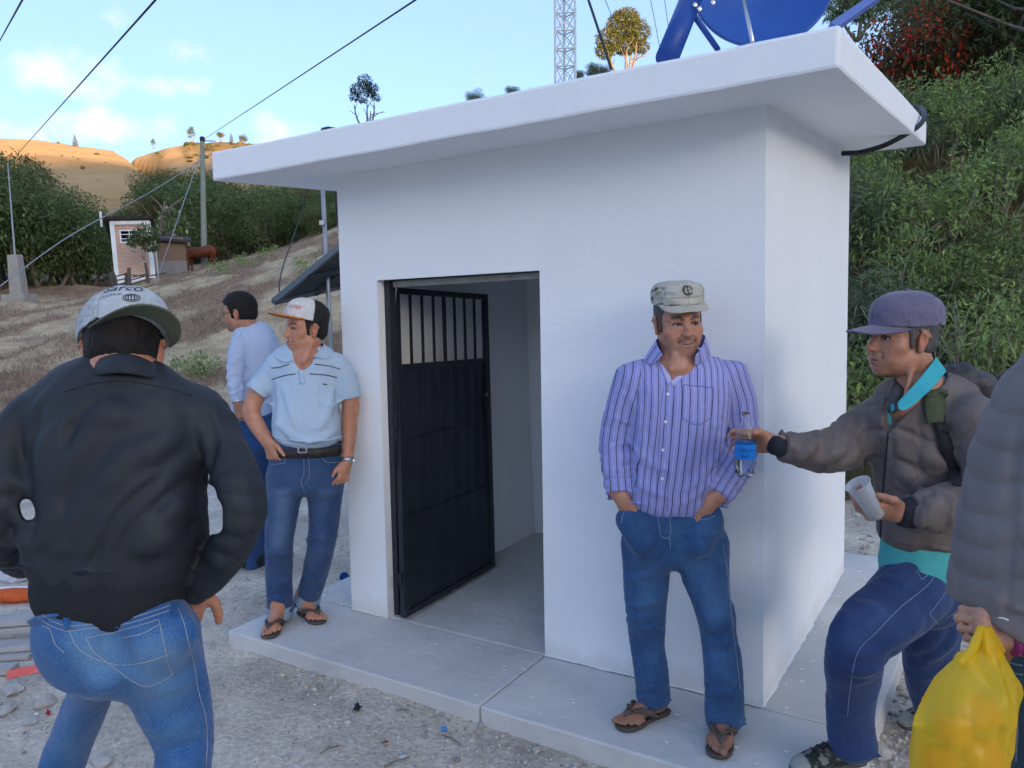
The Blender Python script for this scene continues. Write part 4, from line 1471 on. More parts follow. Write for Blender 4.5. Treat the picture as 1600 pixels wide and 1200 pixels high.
# ------------------------------------------------------------------ caps
def make_cap(Hd,name,mat,parent,brim_mat=None,color=None,crown=(.084,.103,.062),zc=.052,tilt=.0,brim_len=.07,brim_w=.074,brim_curve=.022,brim_drop=.012,h=.0026,flatness=2.0,yc=-.014,brim_yaw=0.0,lift=0.0,panel=True,cut=.0,under_mat=None,brim_tilt=0.0,squash=0.0):
 """crown and brim in the head's frame, tipped about x by tilt (front down when positive)"""
 k = Hd.k
 ct,st = math.cos(-tilt),math.sin(-tilt)
 Mt = np.array([[1,0,0],[0,ct,-st],[0,st,ct]])
 cy_,sy_ = math.cos(brim_yaw),math.sin(brim_yaw)
 My = np.array([[cy_,-sy_,0],[sy_,cy_,0],[0,0,1.0]])
 MM = Hd.M @ My @ Mt
 org = Hd.w((0,yc,zc + lift))
 W = lambda p: org + (np.asarray(p,float) * k) @ MM.T
 Li = lambda V: ((V - org) @ MM) / k
 a,b,c = crown
 F = Field(org - .2 * k,org + .2 * k,h)
 # crown: superellipsoid dome, hollow below
 def prim(p):
  x,y,z = p[...,0],p[...,1],p[...,2]
  e = flatness
  zz = np.where(z > 0,z / c,z / .5)
  rr = (np.sqrt((x / a) ** 2 + (y / b) ** 2) ** e + np.abs(zz) ** e) ** (1 / e)
  d = (rr - 1) * min(a,b,c) * .95
  if panel:
   th = np.arctan2(x / a,y / b); s_ = np.abs(((th / (math.pi / 3)) % 1) - .5)
   d = d + .0010 * np.exp(-((.5 - s_) / .035) ** 2)
  low = -(z + .030 - .05 * cut * (y / b))
  return np.maximum(d,low)
 G = np.stack(np.meshgrid(*F.ax,indexing='ij'),-1)
 L = Li(G.reshape(-1,3)).reshape(G.shape)
 d = prim(L)
 inner = prim(L * np.array((1 + .0045 / a,1 + .0045 / b,1 + .0045 / c)))
 in2 = np.where(L[...,2] < -.022,np.sqrt((L[...,0] / (a - .005)) ** 2 + (L[...,1] / (b - .005)) ** 2) - 1,1) * min(a,b)
 F.f = (np.maximum(d,-in2) * k).astype(np.float32)
 F.displace(lambda p: (.0016 * fbm(Li(p) * 26 + 2,3) + .0014 * fbm(Li(p) * np.array((18,18,46)) + 9,2)) * k,.02)
 F.cL = Li; F.cW = W; F.cM = MM
 cap_o = F.build(name,mat,parent,color and (lambda V: color(Li(V))))
 # brim
 B = Field(org - .26 * k,org + .26 * k,h)
 G = np.stack(np.meshgrid(*B.ax,indexing='ij'),-1); L = Li(G.reshape(-1,3)).reshape(G.shape)
 x,y,z = L[...,0],L[...,1],L[...,2]
 y0 = b * .30
 # outline: half-superellipse ahead of the crown
 yy = (y - y0) / (b - y0 + brim_len); xx = x / brim_w
 outl = (np.abs(xx) ** 2.5 + np.abs(np.maximum(yy,0)) ** 2.5) ** (1 / 2.5) - 1
 surf = -.024 - brim_drop * np.clip((y - b * .8) / brim_len,-1,2) - brim_curve * (x / brim_w) ** 2 + brim_tilt * np.clip(y - b,-.02,1)
 inner = 1 - np.sqrt((x / (a - .004)) ** 2 + (y / (b - .004)) ** 2)
 d = np.maximum(np.maximum(np.abs(z - surf) - .0026,outl * .05),np.maximum(y0 - y,inner * .07))
 B.f = (d * k).astype(np.float32)
 br = B.build('brim',brim_mat or mat,cap_o,None)
 return cap_o,br,F,B,W,Li

def surf_text(txt,size,W,mapf,name,mat,parent,depth=.0012,res=2,shear=0.0,cut=.012):
 """flat lettering wrapped onto a surface: mapf takes (u, v) metres to a local point and its outward offset"""
 cu = bpy.data.curves.new(name,'FONT'); cu.body = txt; cu.size = size; cu.align_x = 'CENTER'; cu.align_y = 'CENTER'; cu.resolution_u = res; cu.shear = shear
 o = bpy.data.objects.new(name,cu); COL.objects.link(o)
 dg = bpy.context.evaluated_depsgraph_get(); me = bpy.data.meshes.new_from_object(o.evaluated_get(dg))
 bpy.data.objects.remove(o); bpy.data.curves.remove(cu)
 bm = bmesh.new(); bm.from_mesh(me)
 for _ in range(2):
  long_ = [e for e in bm.edges if e.calc_length() > cut]
  if not long_: break
  bmesh.ops.subdivide_edges(bm,edges=long_,cuts=1,use_grid_fill=False)
  bmesh.ops.triangulate(bm,faces=bm.faces)
 V = np.array([v.co[:] for v in bm.verts]); Fc = [tuple(v.index for v in f.verts) for f in bm.faces]
 bm.free(); bpy.data.meshes.remove(me)
 Q = np.array([mapf(u,v) for u,v in V[:,:2]])
 return mesh_obj(name,Q,Fc,mat,parent)
# ================================================================== people: shared
class Person:
 def __init__(s,base,slim=.93):
  s.G = np.asarray(base,float); s.slim = slim

 def pt(s,px,py,e=0.0):
  """on the sight line through a photo pixel, e metres behind the upright plane through the person's base"""
  r = ray(px,py)
  return CAM + r * (((s.G - CAM) @ EF + e) / (r @ EF))

 def px(s,n,py=600,e=0.0):
  """metres spanned by n photo pixels there"""
  r = ray(800,py)
  return n * (((s.G - CAM) @ EF + e) / (r @ EF)) / FPX

 def secs(s,rows):
  """rows: (centre px, centre py, half width px, half depth m, e)"""
  k = s.slim
  return [(s.pt(x,y,e),s.px(w,y,e) * k,b * k) for x,y,w,b,e in rows]

def bounds(*groups,m=.06):
 pts = np.concatenate([np.array([q[0] for q in g],float) for g in groups])
 rs = np.concatenate([np.array([max(q[1],q[2]) for q in g],float) for g in groups])
 return (pts - rs[:,None]).min(0) - m,(pts + rs[:,None]).max(0) + m

def shrink(secs,f=.82,d=.0):
 return [(c,a * f - d,b * f - d) for c,a,b in secs]

def folds(scale=.09,amp=.004,axis=(0,0,1),stretch=2.2,seed=0.0,sharp=.5):
 ax = np.asarray(axis,float); ax = ax / np.linalg.norm(ax)
 def f(p):
  al = (p @ ax)[:,None] * ax
  q = (p - al) / scale + al / (scale * stretch) + seed
  w = perlin(q * .7 + 5.1)
  n = perlin(q + .6 * w[:,None])
  r = .38 - np.abs(perlin(q * 1.15 + 8.3 + .5 * w[:,None])); r2 = .3 - np.abs(perlin(q * 2.7 + 1.3 + .8 * n[:,None]))
  return amp * ((1 - sharp) * n * 1.2 + sharp * (r * 1.7 + r2 * .7 * (.5 + w)))
 return f

def local_folds(F,path,radius,scale=.04,amp=.005,axis=None,stretch=2.0,seed=1.0,sharp=.6):
 """cloth bunching near a joint"""
 P_ = np.array(path,float)
 f = folds(scale,amp,axis if axis is not None else (0,0,1),stretch,seed,sharp)
 F.displace(lambda p: f(p) * ss(radius,radius * .3,path_dist(p,P_ if len(P_) > 1 else np.stack([P_[0],P_[0] + 1e-3]))))

def rings(F,a,b,n,amp,radius,skew=.4,seed=0):
 """stacked folds round a sleeve or trouser leg between a and b"""
 a = np.asarray(a,float); b = np.asarray(b,float); L = np.linalg.norm(b - a); W = (b - a) / L
 def f(p):
  w = (p - a) @ W / L
  r = p - a - ((p - a) @ W)[:,None] * W
  ph = w * n + skew * (r @ cR) / .05 + .55 * perlin(p * 14 + seed) + .3 * perlin(p * 31 + seed)
  m = ss(-.08,.08,w) * ss(1.08,.92,w) * ss(radius * 1.25,radius,np.linalg.norm(r,axis=1))
  s_ = np.sin(2 * math.pi * ph)
  return amp * m * (np.sign(s_) * np.abs(s_) ** .8 * .6 + .25 * perlin(p * 22 + seed + 4)) * (.55 + .6 * np.abs(perlin(p * 9 + 2 + seed)))
 F.displace(f)

skin_mat = material('skin',(1,1,1),rough=.40,col2=(.84,.80,.78),nscale=40,attr='Col',bump=.3,bscale=420,spec=.5,sss=.10,bdist=.002,bump2=(70,1.6))
hair_black = material('black_hair',(.010,.008,.007),rough=.62,col2=(.024,.020,.018),nscale=120,bump=.8,bscale=260,spec=.2,bdist=.003)
hair_gray = material('greying_hair',(.03,.028,.028),rough=.55,col2=(.12,.115,.11),nscale=160,bump=.5,bscale=260,spec=.4,bdist=.003)

def denim(name,base,fade,dark=None):
 def ex(nt,b,tc):
  N,L = nt.nodes,nt.links
  at = N.new('ShaderNodeAttribute'); at.attribute_name = 'Col'
  n = N.new('ShaderNodeTexNoise'); n.inputs['Scale'].default_value = 7; n.inputs['Detail'].default_value = 7; n.inputs['Roughness'].default_value = .65
  g = N.new('ShaderNodeTexNoise'); g.inputs['Scale'].default_value = 330; g.inputs['Detail'].default_value = 2
  for q in (n,g): L.new(tc.outputs['Object'],q.inputs['Vector'])
  m1 = N.new('ShaderNodeMapRange'); m1.inputs['From Min'].default_value = .32; m1.inputs['From Max'].default_value = .7; m1.inputs['To Min'].default_value = -.16; m1.inputs['To Max'].default_value = .22
  L.new(n.outputs['Fac'],m1.inputs['Value'])
  m2 = N.new('ShaderNodeMapRange'); m2.inputs['From Min'].default_value = .3; m2.inputs['From Max'].default_value = .7; m2.inputs['To Min'].default_value = -.22; m2.inputs['To Max'].default_value = .22
  L.new(g.outputs['Fac'],m2.inputs['Value'])
  sep = N.new('ShaderNodeSeparateColor'); L.new(at.outputs['Color'],sep.inputs[0])
  a1 = N.new('ShaderNodeMath'); a1.operation = 'ADD'; L.new(m1.outputs[0],a1.inputs[0]); L.new(m2.outputs[0],a1.inputs[1])
  a2 = N.new('ShaderNodeMath'); a2.operation = 'ADD'; a2.use_clamp = True; L.new(a1.outputs[0],a2.inputs[0]); L.new(sep.outputs[0],a2.inputs[1])
  mx = N.new('ShaderNodeMix'); mx.data_type = 'RGBA'; mx.inputs[6].default_value = (*base,1); mx.inputs[7].default_value = (*fade,1)
  L.new(a2.outputs[0],mx.inputs['Factor']); L.new(mx.outputs[2],b.inputs['Base Color'])
  bp = N.new('ShaderNodeBump'); bp.inputs['Strength'].default_value = .25; bp.inputs['Distance'].default_value = .002
  L.new(g.outputs['Fac'],bp.inputs['Height'])
  n3 = N.new('ShaderNodeTexNoise'); n3.inputs['Scale'].default_value = 26; n3.inputs['Detail'].default_value = 4; L.new(tc.outputs['Object'],n3.inputs['Vector'])
  bp2 = N.new('ShaderNodeBump'); bp2.inputs['Strength'].default_value = .3; bp2.inputs['Distance'].default_value = .01
  L.new(n3.outputs['Fac'],bp2.inputs['Height']); L.new(bp.outputs[0],bp2.inputs['Normal']); L.new(bp2.outputs[0],b.inputs['Normal'])
 return material(name,base,rough=.85,spec=.2,sheen=.15,extra=ex)

def fade_at(spots,base=.18):
 """how worn the denim is: spots are (path points, radius, amount)"""
 def f(V):
  a = np.full(len(V),base)
  for pts,r,amt in spots:
   pts = np.array(pts,float)
   if len(pts) == 1: d = np.linalg.norm(V - pts[0],axis=1)
   else: d = path_dist(V,pts)
   a = a + amt * ss(r,r * .15,d)
  return np.stack([a,a,a],1)
 return f

belt_leather = material('belt_leather',(.018,.015,.014),rough=.5,col2=(.035,.028,.025),nscale=30,bump=.2,bscale=90)
steel = material('steel',(.62,.62,.62),rough=.28,metal=.95,col2=(.5,.5,.5),nscale=20)
stitch_tan = material('tan_thread',(.33,.25,.15),rough=.9)
stitch_blue = material('pale_blue_thread',(.20,.27,.38),rough=.9)
sandal_brown = material('brown_sandal_rubber',(.060,.048,.040),rough=.75,col2=(.10,.082,.068),nscale=25,bump=.3,bscale=90)
sandal_strap = material('brown_sandal_strap',(.075,.060,.050),rough=.7,col2=(.115,.095,.082),nscale=40,bump=.4,bscale=160)
white_button = material('white_button',(.75,.75,.74),rough=.35)
# ------------------------------------------------------------------ man in the black jacket, from behind
def person_a():
 G = P(215,900,1.86); G[2] = zat(*[float(v) for v in to_ad(G)])
 A = Person(G,.94)
 root = empty('person',G,'man seen from behind in black jacket and reversed cap, looking down, hands in pockets','person')
 skin = (.50,.225,.13)
 torso = A.secs([(200,592,56,.070,.02),(197,608,98,.095,.02),(192,634,134,.120,.01),(190,676,146,.145,.01),(188,720,137,.158,.01),(186,770,137,.160,.0),(184,815,139,.162,-.01),(182,850,134,.160,-.02),(179,880,118,.146,-.03)])
 rib = A.secs([(178,866,120,.142,-.03),(175,905,119,.144,-.035),(173,926,117,.142,-.04)])
 armL = A.secs([(82,628,32,.066,.0),(54,652,38,.072,.0),(24,700,37,.070,-.03),(8,760,40,.070,-.07),(0,806,37,.068,-.06),(14,846,34,.062,.03),(38,868,30,.055,.12)])
 armR = A.secs([(292,630,32,.066,.02),(322,652,38,.072,.02),(348,700,36,.070,.0),(369,752,40,.070,-.04),(379,800,37,.068,-.05),(362,850,34,.062,-.02),(337,890,29,.054,.0),(315,913,25,.048,.01)])
 F = Field(*bounds(torso,rib,armL,armR),.0050)
 F.loft(torso,cR,0,.03,power=2.3,flat=(False,True)); F.loft(armL,cR,.016,.02); F.loft(armR,cR,.016,.02,flat=(False,True))
 F.displace(folds(.16,.011,cR * .75 + cU * .65,3.0,4.1,.6)); F.displace(folds(.07,.0035,cR * .7 + cU * .7,2.4,1.1,.7))
 for q,r,rise in (([(170,590),(200,588),(232,592)],.012,.3),([(104,850),(130,800),(190,730),(260,690)],.030,.42),([(146,855),(170,820),(230,765),(300,720)],.032,.40),([(75,800),(95,740),(130,690),(160,660)],.030,.40),([(214,856),(240,830),(300,790)],.026,.42),([(60,740),(72,700),(100,660)],.018,.3),
      ([(120,650),(160,640),(200,650)],.020,.2),([(225,860),(270,846),(315,850)],.018,.35),([(315,760),(290,770),(262,800)],.016,.3),([(60,850),(80,820),(86,790)],.016,.32),
      ([(340,790),(366,786),(400,800)],.016,.4),([(338,812),(366,820),(398,826)],.016,.4),([(332,838),(356,850),(384,852)],.014,.4),([(322,862),(346,876),(366,876)],.012,.4),([(346,760),(372,752),(398,762)],.014,.35),([(4,790),(24,800),(40,820)],.014,.4),([(0,830),(22,836),(44,850)],.013,.4),([(2,760),(22,750),(48,756)],.013,.35)):
  F.fold(q,r,rise,.022)
 for x0,y0,x1,y1,r in ((330,764,336,800,.007),(336,792,338,826,.0115),(40,786,46,806,.009)):
  for t in np.linspace(0,1,5): F.cap(A.pt(x0 + (x1 - x0) * t,y0 + (y1 - y0) * t,-.25),A.pt(x0 + (x1 - x0) * t,y0 + (y1 - y0) * t,.22),r,r,.012,'s')
 for q,r in (([(318,640),(332,680),(326,730),(314,770)],.010),([(62,640),(46,690),(42,740),(48,780)],.010),([(100,700),(120,650),(150,625)],.008),([(150,872),(190,800),(250,748)],.010)): F.fold(q,r,-.4,.014,n=14)
 # gathered above the rib
 c0 = torso[-1][0]
 F.displace(lambda p: .0028 * np.sin((p @ cR) * 95 + 2.2 * perlin(p * 9)) * ss(.11,.02,np.abs((p - c0)[:,2] - .03)) * (.4 + perlin(p * 6 + 3)))
 jm = material('black_jacket_cloth',(.0150,.0165,.0215),rough=.62,col2=(.024,.027,.034),nscale=7,bump=.22,bscale=30,spec=.4,bdist=.006,bump2=(420,.5),wrinkle=(5,.016))
 jacket = F.build('jacket',jm,root)
 K = Field(*bounds(rib,m=.04),.0046); K.loft(rib,cR,0,.02,power=2.3,flat=(True,True)); K.displace(lambda p: .0011 * np.sin((p @ cR) * 620))
 K.build('waist_rib',material('black_rib_knit',(.012,.013,.016),rough=.9,col2=(.018,.019,.023),nscale=60,bump=.3,bscale=300),jacket)
 b = armR[-1]; W = b[0] - armR[-2][0]; W /= np.linalg.norm(W); K = Field(b[0] - .1,b[0] + .1,.004); K.loft([(b[0] - W * .012,b[1] * .95,b[2] * .95),(b[0] + W * .028,b[1] * .90,b[2] * .92)],cR,0,flat=(True,True)); K.build('cuff',jm,jacket)
 # stand collar
 I = smooth_path([A.pt(*q) for q in ((104,606,.02),(140,591,-.065),(190,583,-.115),(242,592,-.065),(280,608,.03))],24); O = smooth_path([A.pt(*q) for q in ((122,580,.05),(148,560,-.04),(192,549,-.085),(234,561,-.04),(260,582,.06))],24)
 V = np.concatenate([I,I * .5 + O * .5 - cF * .006,O]); o = mesh_obj('collar',V,[(r * 24 + i,r * 24 + i + 1,(r + 1) * 24 + i + 1,(r + 1) * 24 + i) for r in range(2) for i in range(23)],jm,jacket,True)
 md = o.modifiers.new('t','SOLIDIFY'); md.thickness = .008; md = o.modifiers.new('s','SUBSURF'); md.levels = 2; md.render_levels = 2
 for q in ([(100,612),(150,598),(200,596),(260,606),(300,618)],): thread(F.snap(F.hits(q,40),.0003),.0016,'yoke_seam',jm,jacket)
 # brown undershirt peeping out below
 us = A.secs([(172,922,104,.132,-.03),(172,945,104,.132,-.03),(172,958,103,.132,-.03)])
 S = Field(*bounds(us,m=.04),.005); S.loft(us,cR,0,.02,power=2.2,flat=(True,True)); S.displace(folds(.05,.006,cR,2.5,3.0,.6)); S.build('undershirt',material('brown_satin_shirt',(.035,.020,.020),rough=.5,col2=(.055,.033,.032),nscale=9),root)
 # jeans
 hips = A.secs([(176,946,101,.112,-.02),(180,972,116,.146,-.03),(184,994,117,.155,-.035),(185,1012,98,.135,-.035),(186,1024,62,.10,-.035)])
 legR = A.secs([(250,1004,58,.130,-.02),(262,1066,57,.112,.0),(280,1116,49,.098,.02),(290,1165,43,.088,.02),(286,1200,43,.082,-.02),(282,1270,42,.08,-.10),(280,1360,34,.07,-.18),(282,1452,33,.07,-.22)])
 legL = A.secs([(134,990,58,.125,.0),(148,1024,42,.100,.07),(150,1058,34,.090,.12),(134,1104,34,.086,.16),(110,1160,33,.080,.19),(93,1210,31,.076,.18),(75,1280,33,.075,.14),(62,1385,30,.068,.08)])
 J = Field(*bounds(hips,legL,legR),.0052)
 J.loft(hips,cR,0,.025,power=2.2,flat=(True,.06)); J.loft(legR,cR,.04,.03,flat=(False,True)); J.loft(legL,cR,.035,.03,flat=(False,True))
 for x,y in ((124,982),(246,988)): J.ell(A.pt(x,y,-.10),(.080,.065,.058),None,.06)
 J.fold([(166,984),(170,998),(178,1020),(196,1042)],.016,-.35,.03,n=10)
 J.displace(folds(.10,.0055,(0,0,1),2.0,6.0,.45))
 for q,r,rise in (([(236,1130),(270,1136),(318,1118)],.012,.4),([(242,1148),(280,1152),(328,1136)],.012,.45),([(244,1168),(280,1172),(330,1160)],.012,.45),([(246,1188),(284,1188),(326,1180)],.012,.4),([(300,990),(306,1020),(314,1050)],.010,.35),([(312,1040),(318,1080),(328,1110)],.010,.35),
      ([(142,1050),(160,1062),(182,1056)],.012,.45),([(138,1064),(156,1076),(176,1072)],.011,.4),([(210,1060),(250,1078),(306,1060)],.010,.3),([(270,985),(292,1000),(306,1030)],.010,.35),([(280,960),(296,975),(304,995)],.009,.35)):
  J.fold(q,r,rise * .9,.018)
 dm = denim('faded_blue_denim',(.016,.080,.235),(.145,.27,.42))
 jeans = J.build('jeans',dm,root,fade_at([([A.pt(258,1050,-.16),A.pt(262,1085,-.14)],.11,.42),([A.pt(150,1000,-.16),A.pt(165,1030,-.18)],.08,.40),([A.pt(240,1040,-.2)],.10,.25),([A.pt(285,1140,-.1),A.pt(285,1190,-.12)],.05,.16)],.17))
 cream = material('cream_thread',(.34,.34,.33),rough=.9)
 for q,nm in (([(62,966),(80,978),(106,986),(140,982),(200,974),(270,952)],'waistband_seam'),([(62,958),(85,972),(110,978),(150,974),(210,964),(272,944)],'waistband_seam'),([(106,960),(108,984),(122,1012),(150,1030),(186,1040)],'seat_seam'),([(134,997),(190,985),(248,968)],'pocket_seam'),([(248,968),(256,1004),(263,1040),(270,1053)],'pocket_seam'),([(270,1053),(250,1066),(228,1073),(206,1064)],'pocket_seam'),
     ([(134,997),(146,1018),(166,1034),(206,1064)],'pocket_seam'),([(190,1040),(230,1034),(264,1022)],'pocket_seam'),([(190,997),(222,990),(248,976)],'pocket_seam'),([(66,978),(78,984),(86,1006),(100,1020)],'pocket_seam'),([(276,945),(288,975),(296,1010),(304,1040),(310,1080),(320,1115),(324,1150),(322,1196)],'side_seam')):
  thread(J.snap(J.hits(q,44),.0002),.0009,nm,cream,jeans)
 for q in ((105,970),(272,950),(180,966)):
  h_ = J.snap(J.hits([(q[0],q[1] - 10),(q[0] + 1,q[1] + 14)],6),.002); ribbon(h_,cR,.013,.003,'belt_loop',dm,jeans,nrm=-EF)
 # body
 hd = Head(A.pt(194,550,.05),EF * .80 - ER * .25 + np.array((0,0,-.50)),(0,0,1),1.0,R(4))
 lo,hi = bounds(torso,armL,armR,hips,legL,legR,m=.05); lo[2] = G[2] - .02; hi[2] = hd.c[2] + .17
 hl,hh = hd.c - .13,hd.c + .13; hp = A.pt(300,932,.0)
 B = Field(lo,hi,.0068,[(hl[0],hh[0],.0034),(hp[0] - .07,hp[0] + .07,.0038)],[(hl[1],hh[1],.0034),(hp[1] - .07,hp[1] + .07,.0038)],[(hl[2],hh[2],.0034),(hp[2] - .08,hp[2] + .08,.0038)])
 B.loft(shrink(torso,.80),cR,0,.02); B.loft(shrink(hips,.82),cR,.02,.02)
 for s_ in (armL,armR,legL,legR): B.loft(shrink(s_,.45),cR,.02,.01)
 B.loft([(hd.w((0,-.020,-.045)),.056,.058),(A.pt(192,572,.0),.062,.064),(A.pt(192,600,.0),.10,.085)],cR,.02,.02)
 hd.carve(B,jaw=1.05)
 w = A.pt(306,920,.01); b = armR[-1]; B.cap(b[0],w,.031,.028,.01); make_hand(B,w,A.pt(287,962,.03) - w,-EF * .8 + ER * .5,-1,1.0,(.5,.55,.6,.7),thumb_dir=((.75,.6,.1),(.5,.8,.1),(.3,.9,0)))
 for s_,e_ in ((legR[-1][0],-.2),(legL[-1][0],.1)):
  h2 = s_.copy(); h2[2] = G[2]; B.loft([(h2 + (0,0,.05) - EF * .05,.046,.05),(h2 + (0,0,.04) + EF * .08,.048,.04),(h2 + (0,0,.026) + EF * .17,.040,.026)],ER,.03); B.cap(h2 + (0,0,.06),s_,.05,.05,.02)
 def col(V):
  c = hd.colors(V,skin,hairc=(.012,.010,.009),stubble=.2)
  m = ss(G[2] + .12,G[2] + .09,V[:,2])[:,None]; return c * (1 - m) + np.array((.025,.022,.020)) * m
 B.build('body',skin_mat,root,col)
 hd.hair('hair',hair_black,root,low=-.062,thick=.007,front=.06,h=.0034,top=.045,burn=False)
 # cap worn back to front
 capm = material('printed_white_cap',(1,1,1),rough=.85,attr='Col',bump=.3,bscale=160); under = material('olive_brim',(.10,.115,.075),rough=.85,col2=(.13,.145,.10),nscale=20)
 def ccol(L):
  c = np.tile(np.array((.44,.46,.47)),(len(L),1)) * (1 + .10 * fbm(L * 30,2)[:,None])
  th = np.arctan2(L[:,0],L[:,1]); m = ss(.85,.9,np.abs(th)) * ss(.0,.10,np.abs(fbm(L * 42,2)) - .02) * ss(.16,.08,np.abs(fbm(L * 55 + 7,2)))
  return c * (1 - .35 * m[:,None])
 back = -R(150)
 cap,br,CF,BF,CW,CL = make_cap(hd,'cap',capm,root,brim_mat=under,color=ccol,crown=(.094,.117,.086),zc=.046,yc=-.016,tilt=R(-3),brim_yaw=back,brim_len=.060,brim_w=.090,brim_curve=.030,brim_drop=.012,brim_tilt=.06,flatness=2.3,lift=.004)
 ink = material('dark_blue_print',(.030,.035,.055),rough=.8)
 view = CAM - CW((0,0,.03)); view = view - CF.cM[:,2] * (view @ CF.cM[:,2]); view /= np.linalg.norm(view); side = np.cross(CF.cM[:,2],view)
 rot = R(12)
 def mk(du,dv):
  def mf(u,v):
   ang = -rot; d = view * math.cos(ang) + side * math.sin(ang); sd = np.cross(CF.cM[:,2],d)
   q = CW((0,0,.0)) + d * .17 + sd * (u + du) + CF.cM[:,2] * (v + dv)
   for _ in range(70):
    s_ = float(CF.sample(q))
    if s_ < .0015: break
    q = q - d * max(s_ - .0008,.0004)
   return q
  return mf
 surf_text('Sarco',.036,None,mk(.012,.045),'cap_lettering',ink,cap,shear=.25)
 surf_text('CLASSICAL',.010,None,mk(-.008,.022),'cap_lettering',ink,cap)
 # little round seal
 mfe = mk(.034,.012)
 for r0 in (.011,.008):
  an = np.linspace(0,2 * math.pi,25); thread(np.array([mfe(r0 * 1.5 * math.cos(t),r0 * math.sin(t)) for t in an]),.0009,'cap_seal',ink,cap,4)
 for dx in (-.006,0,.006): thread(np.array([mfe(dx,-.006),mfe(dx,.006)]),.0010,'cap_seal',ink,cap,4)
 return root

person_a()
# ------------------------------------------------------------------ man in the pale blue polo
def person_b():
 G = onz(462,972,0.0); G[2] = 0
 A = Person(G)
 root = empty('person',G,'man in pale blue polo and orange brimmed cap at the slab corner by the door','person')
 skin = (.50,.235,.145)
 torso = A.secs([(479,549,24,.065,.0),(478,561,54,.095,.0),(477,585,55,.115,.0),(478,620,53,.125,-.01),(479,655,55,.135,-.02),(479,662,56,.135,-.02),(479,680,55.5,.130,-.02)])
 slL = A.secs([(430,570,17,.065,.0),(417,590,18,.068,.0),(401,612,19,.068,-.02)])
 slR = A.secs([(528,568,17,.065,.02),(541,592,18,.068,.02),(547,621,19,.066,.02)])
 F = Field(*bounds(torso,slL,slR),.0052)
 F.loft(torso,cR,0,.02,power=2.3,flat=(False,True)); F.loft(slL,cR,.04,.02,flat=(False,True)); F.loft(slR,cR,.04,.02,flat=(False,True))
 F.displace(folds(.11,.008,(0,0,1),2.0,1.3,.5))
 for q,r,rise in (([(440,600),(452,630),(460,660)],.012,.35),([(520,610),(515,640),(500,668)],.012,.35),([(434,660),(455,680),(480,688)],.012,.4),([(528,670),(505,684),(485,690)],.012,.4),([(433,600),(436,640),(430,680)],.010,.35)):
  F.fold(q,r,rise,.02)
 vH = F.hits([(476,553),(474,563),(472,572),(470,580)])
 for i,(r0,r1) in enumerate(((.062,.044),(.044,.024),(.024,.006))): F.cap(vH[i] + EF * .014,vH[i + 1] + EF * .014,r0,r1,.004,'s')
 F.loft([(A.pt(480,535,.0),.07,.07),(A.pt(480,556,.0),.062,.064)],cR,.005,op='s')
 for sl,d in ((slL,-1),(slR,1)):
  W = sl[-1][0] - sl[-2][0]; W /= np.linalg.norm(W)
  F.loft([(sl[-1][0] + W * .03,sl[-1][1] * .86,sl[-1][2] * .86),(sl[-1][0] - W * .02,sl[-1][1] * .8,sl[-1][2] * .8)],cR,.003,op='s')
 polo = material('pale_blue_jersey',(.36,.47,.60),rough=.85,col2=(.42,.53,.65),nscale=5,bump=.25,bscale=60,bdist=.005,wrinkle=(8,.010))
 stripe = material('dark_stripe',(.035,.05,.075),rough=.85)
 shirt = F.build('polo_shirt',polo,root)
 for q in ([(424,575),(436,574),(452,569)],[(425,593),(444,587),(462,584)],[(492,569),(515,572),(532,577)],[(484,584),(508,586),(527,590)]):
  ribbon(F.snap(F.hits(q,20),.0012),np.array((0,0,1.0)),.0045,.0012,'chest_stripe',stripe,shirt,nrm=-EF)
 mb = material('pale_blue_rib',(.40,.52,.66),rough=.85,col2=(.36,.47,.6),nscale=60)
 def leaf(outer,inner):
  O = smooth_path([A.pt(*q) for q in outer],14); O = F.snap(O,.007); I = smooth_path([A.pt(*q) for q in inner],14); m = 14
  V = np.concatenate([I,I * .5 + O * .5,O]); Fc = [(r * m + i,r * m + i + 1,(r + 1) * m + i + 1,(r + 1) * m + i) for r in range(2) for i in range(m - 1)]
  o = mesh_obj('collar',V,Fc,mb,shirt,True); md = o.modifiers.new('thick','SOLIDIFY'); md.thickness = .005; md.offset = 0
  md = o.modifiers.new('sub','SUBSURF'); md.levels = 2; md.render_levels = 2
 leaf([(480,556,.07),(452,556,.03),(434,559,-.05),(439,565,-.10),(450,564,-.125)],[(480,541,.07),(459,545,.035),(454,549,-.04),(456,557,-.09),(461,562,-.115)])
 leaf([(480,556,.07),(508,556,.05),(514,560,-.03),(504,561,-.09),(494,557,-.12)],[(480,538,.07),(500,535,.04),(505,540,-.02),(497,550,-.09),(489,556,-.115)])
 ribbon(F.snap(F.hits([(470,580),(471,590),(472,600)],8),.001),cR,A.px(9,590),.003,'placket',polo,shirt,nrm=-EF)
 for b in ((467,581),(473,592)): button(F,*b,.0055,material('grey_button',(.10,.10,.11),rough=.4),shirt)
 pk = F.snap(F.hits([(498,598),(521,602),(519,632),(507,638),(497,630),(498,598)],44),.0006); thread(pk,.0012,'pocket_seam',mb,shirt)
 ribbon(F.snap(F.hits([(504,600),(511,601)],5),.0014),np.array((0,0,1.0)),.006,.001,'pocket_tag',stripe,shirt,nrm=-EF)
 # jeans
 hips = A.secs([(478,694,55,.118,-.01),(478,720,59,.122,.0),(477,745,60,.124,.01)])
 aL = onz(436,968,.02); aR = onz(478,955,.02)
 eL,eR = float((aL - G) @ EF) + .02,float((aR - G) @ EF) + .02
 legL = A.secs([(446,748,30,.100,.0),(441,800,25.5,.088,-.02),(436,850,22,.080,-.02),(436,900,20.5,.076,eL * .6),(437,940,20,.074,eL),(438,962,19,.070,eL)])
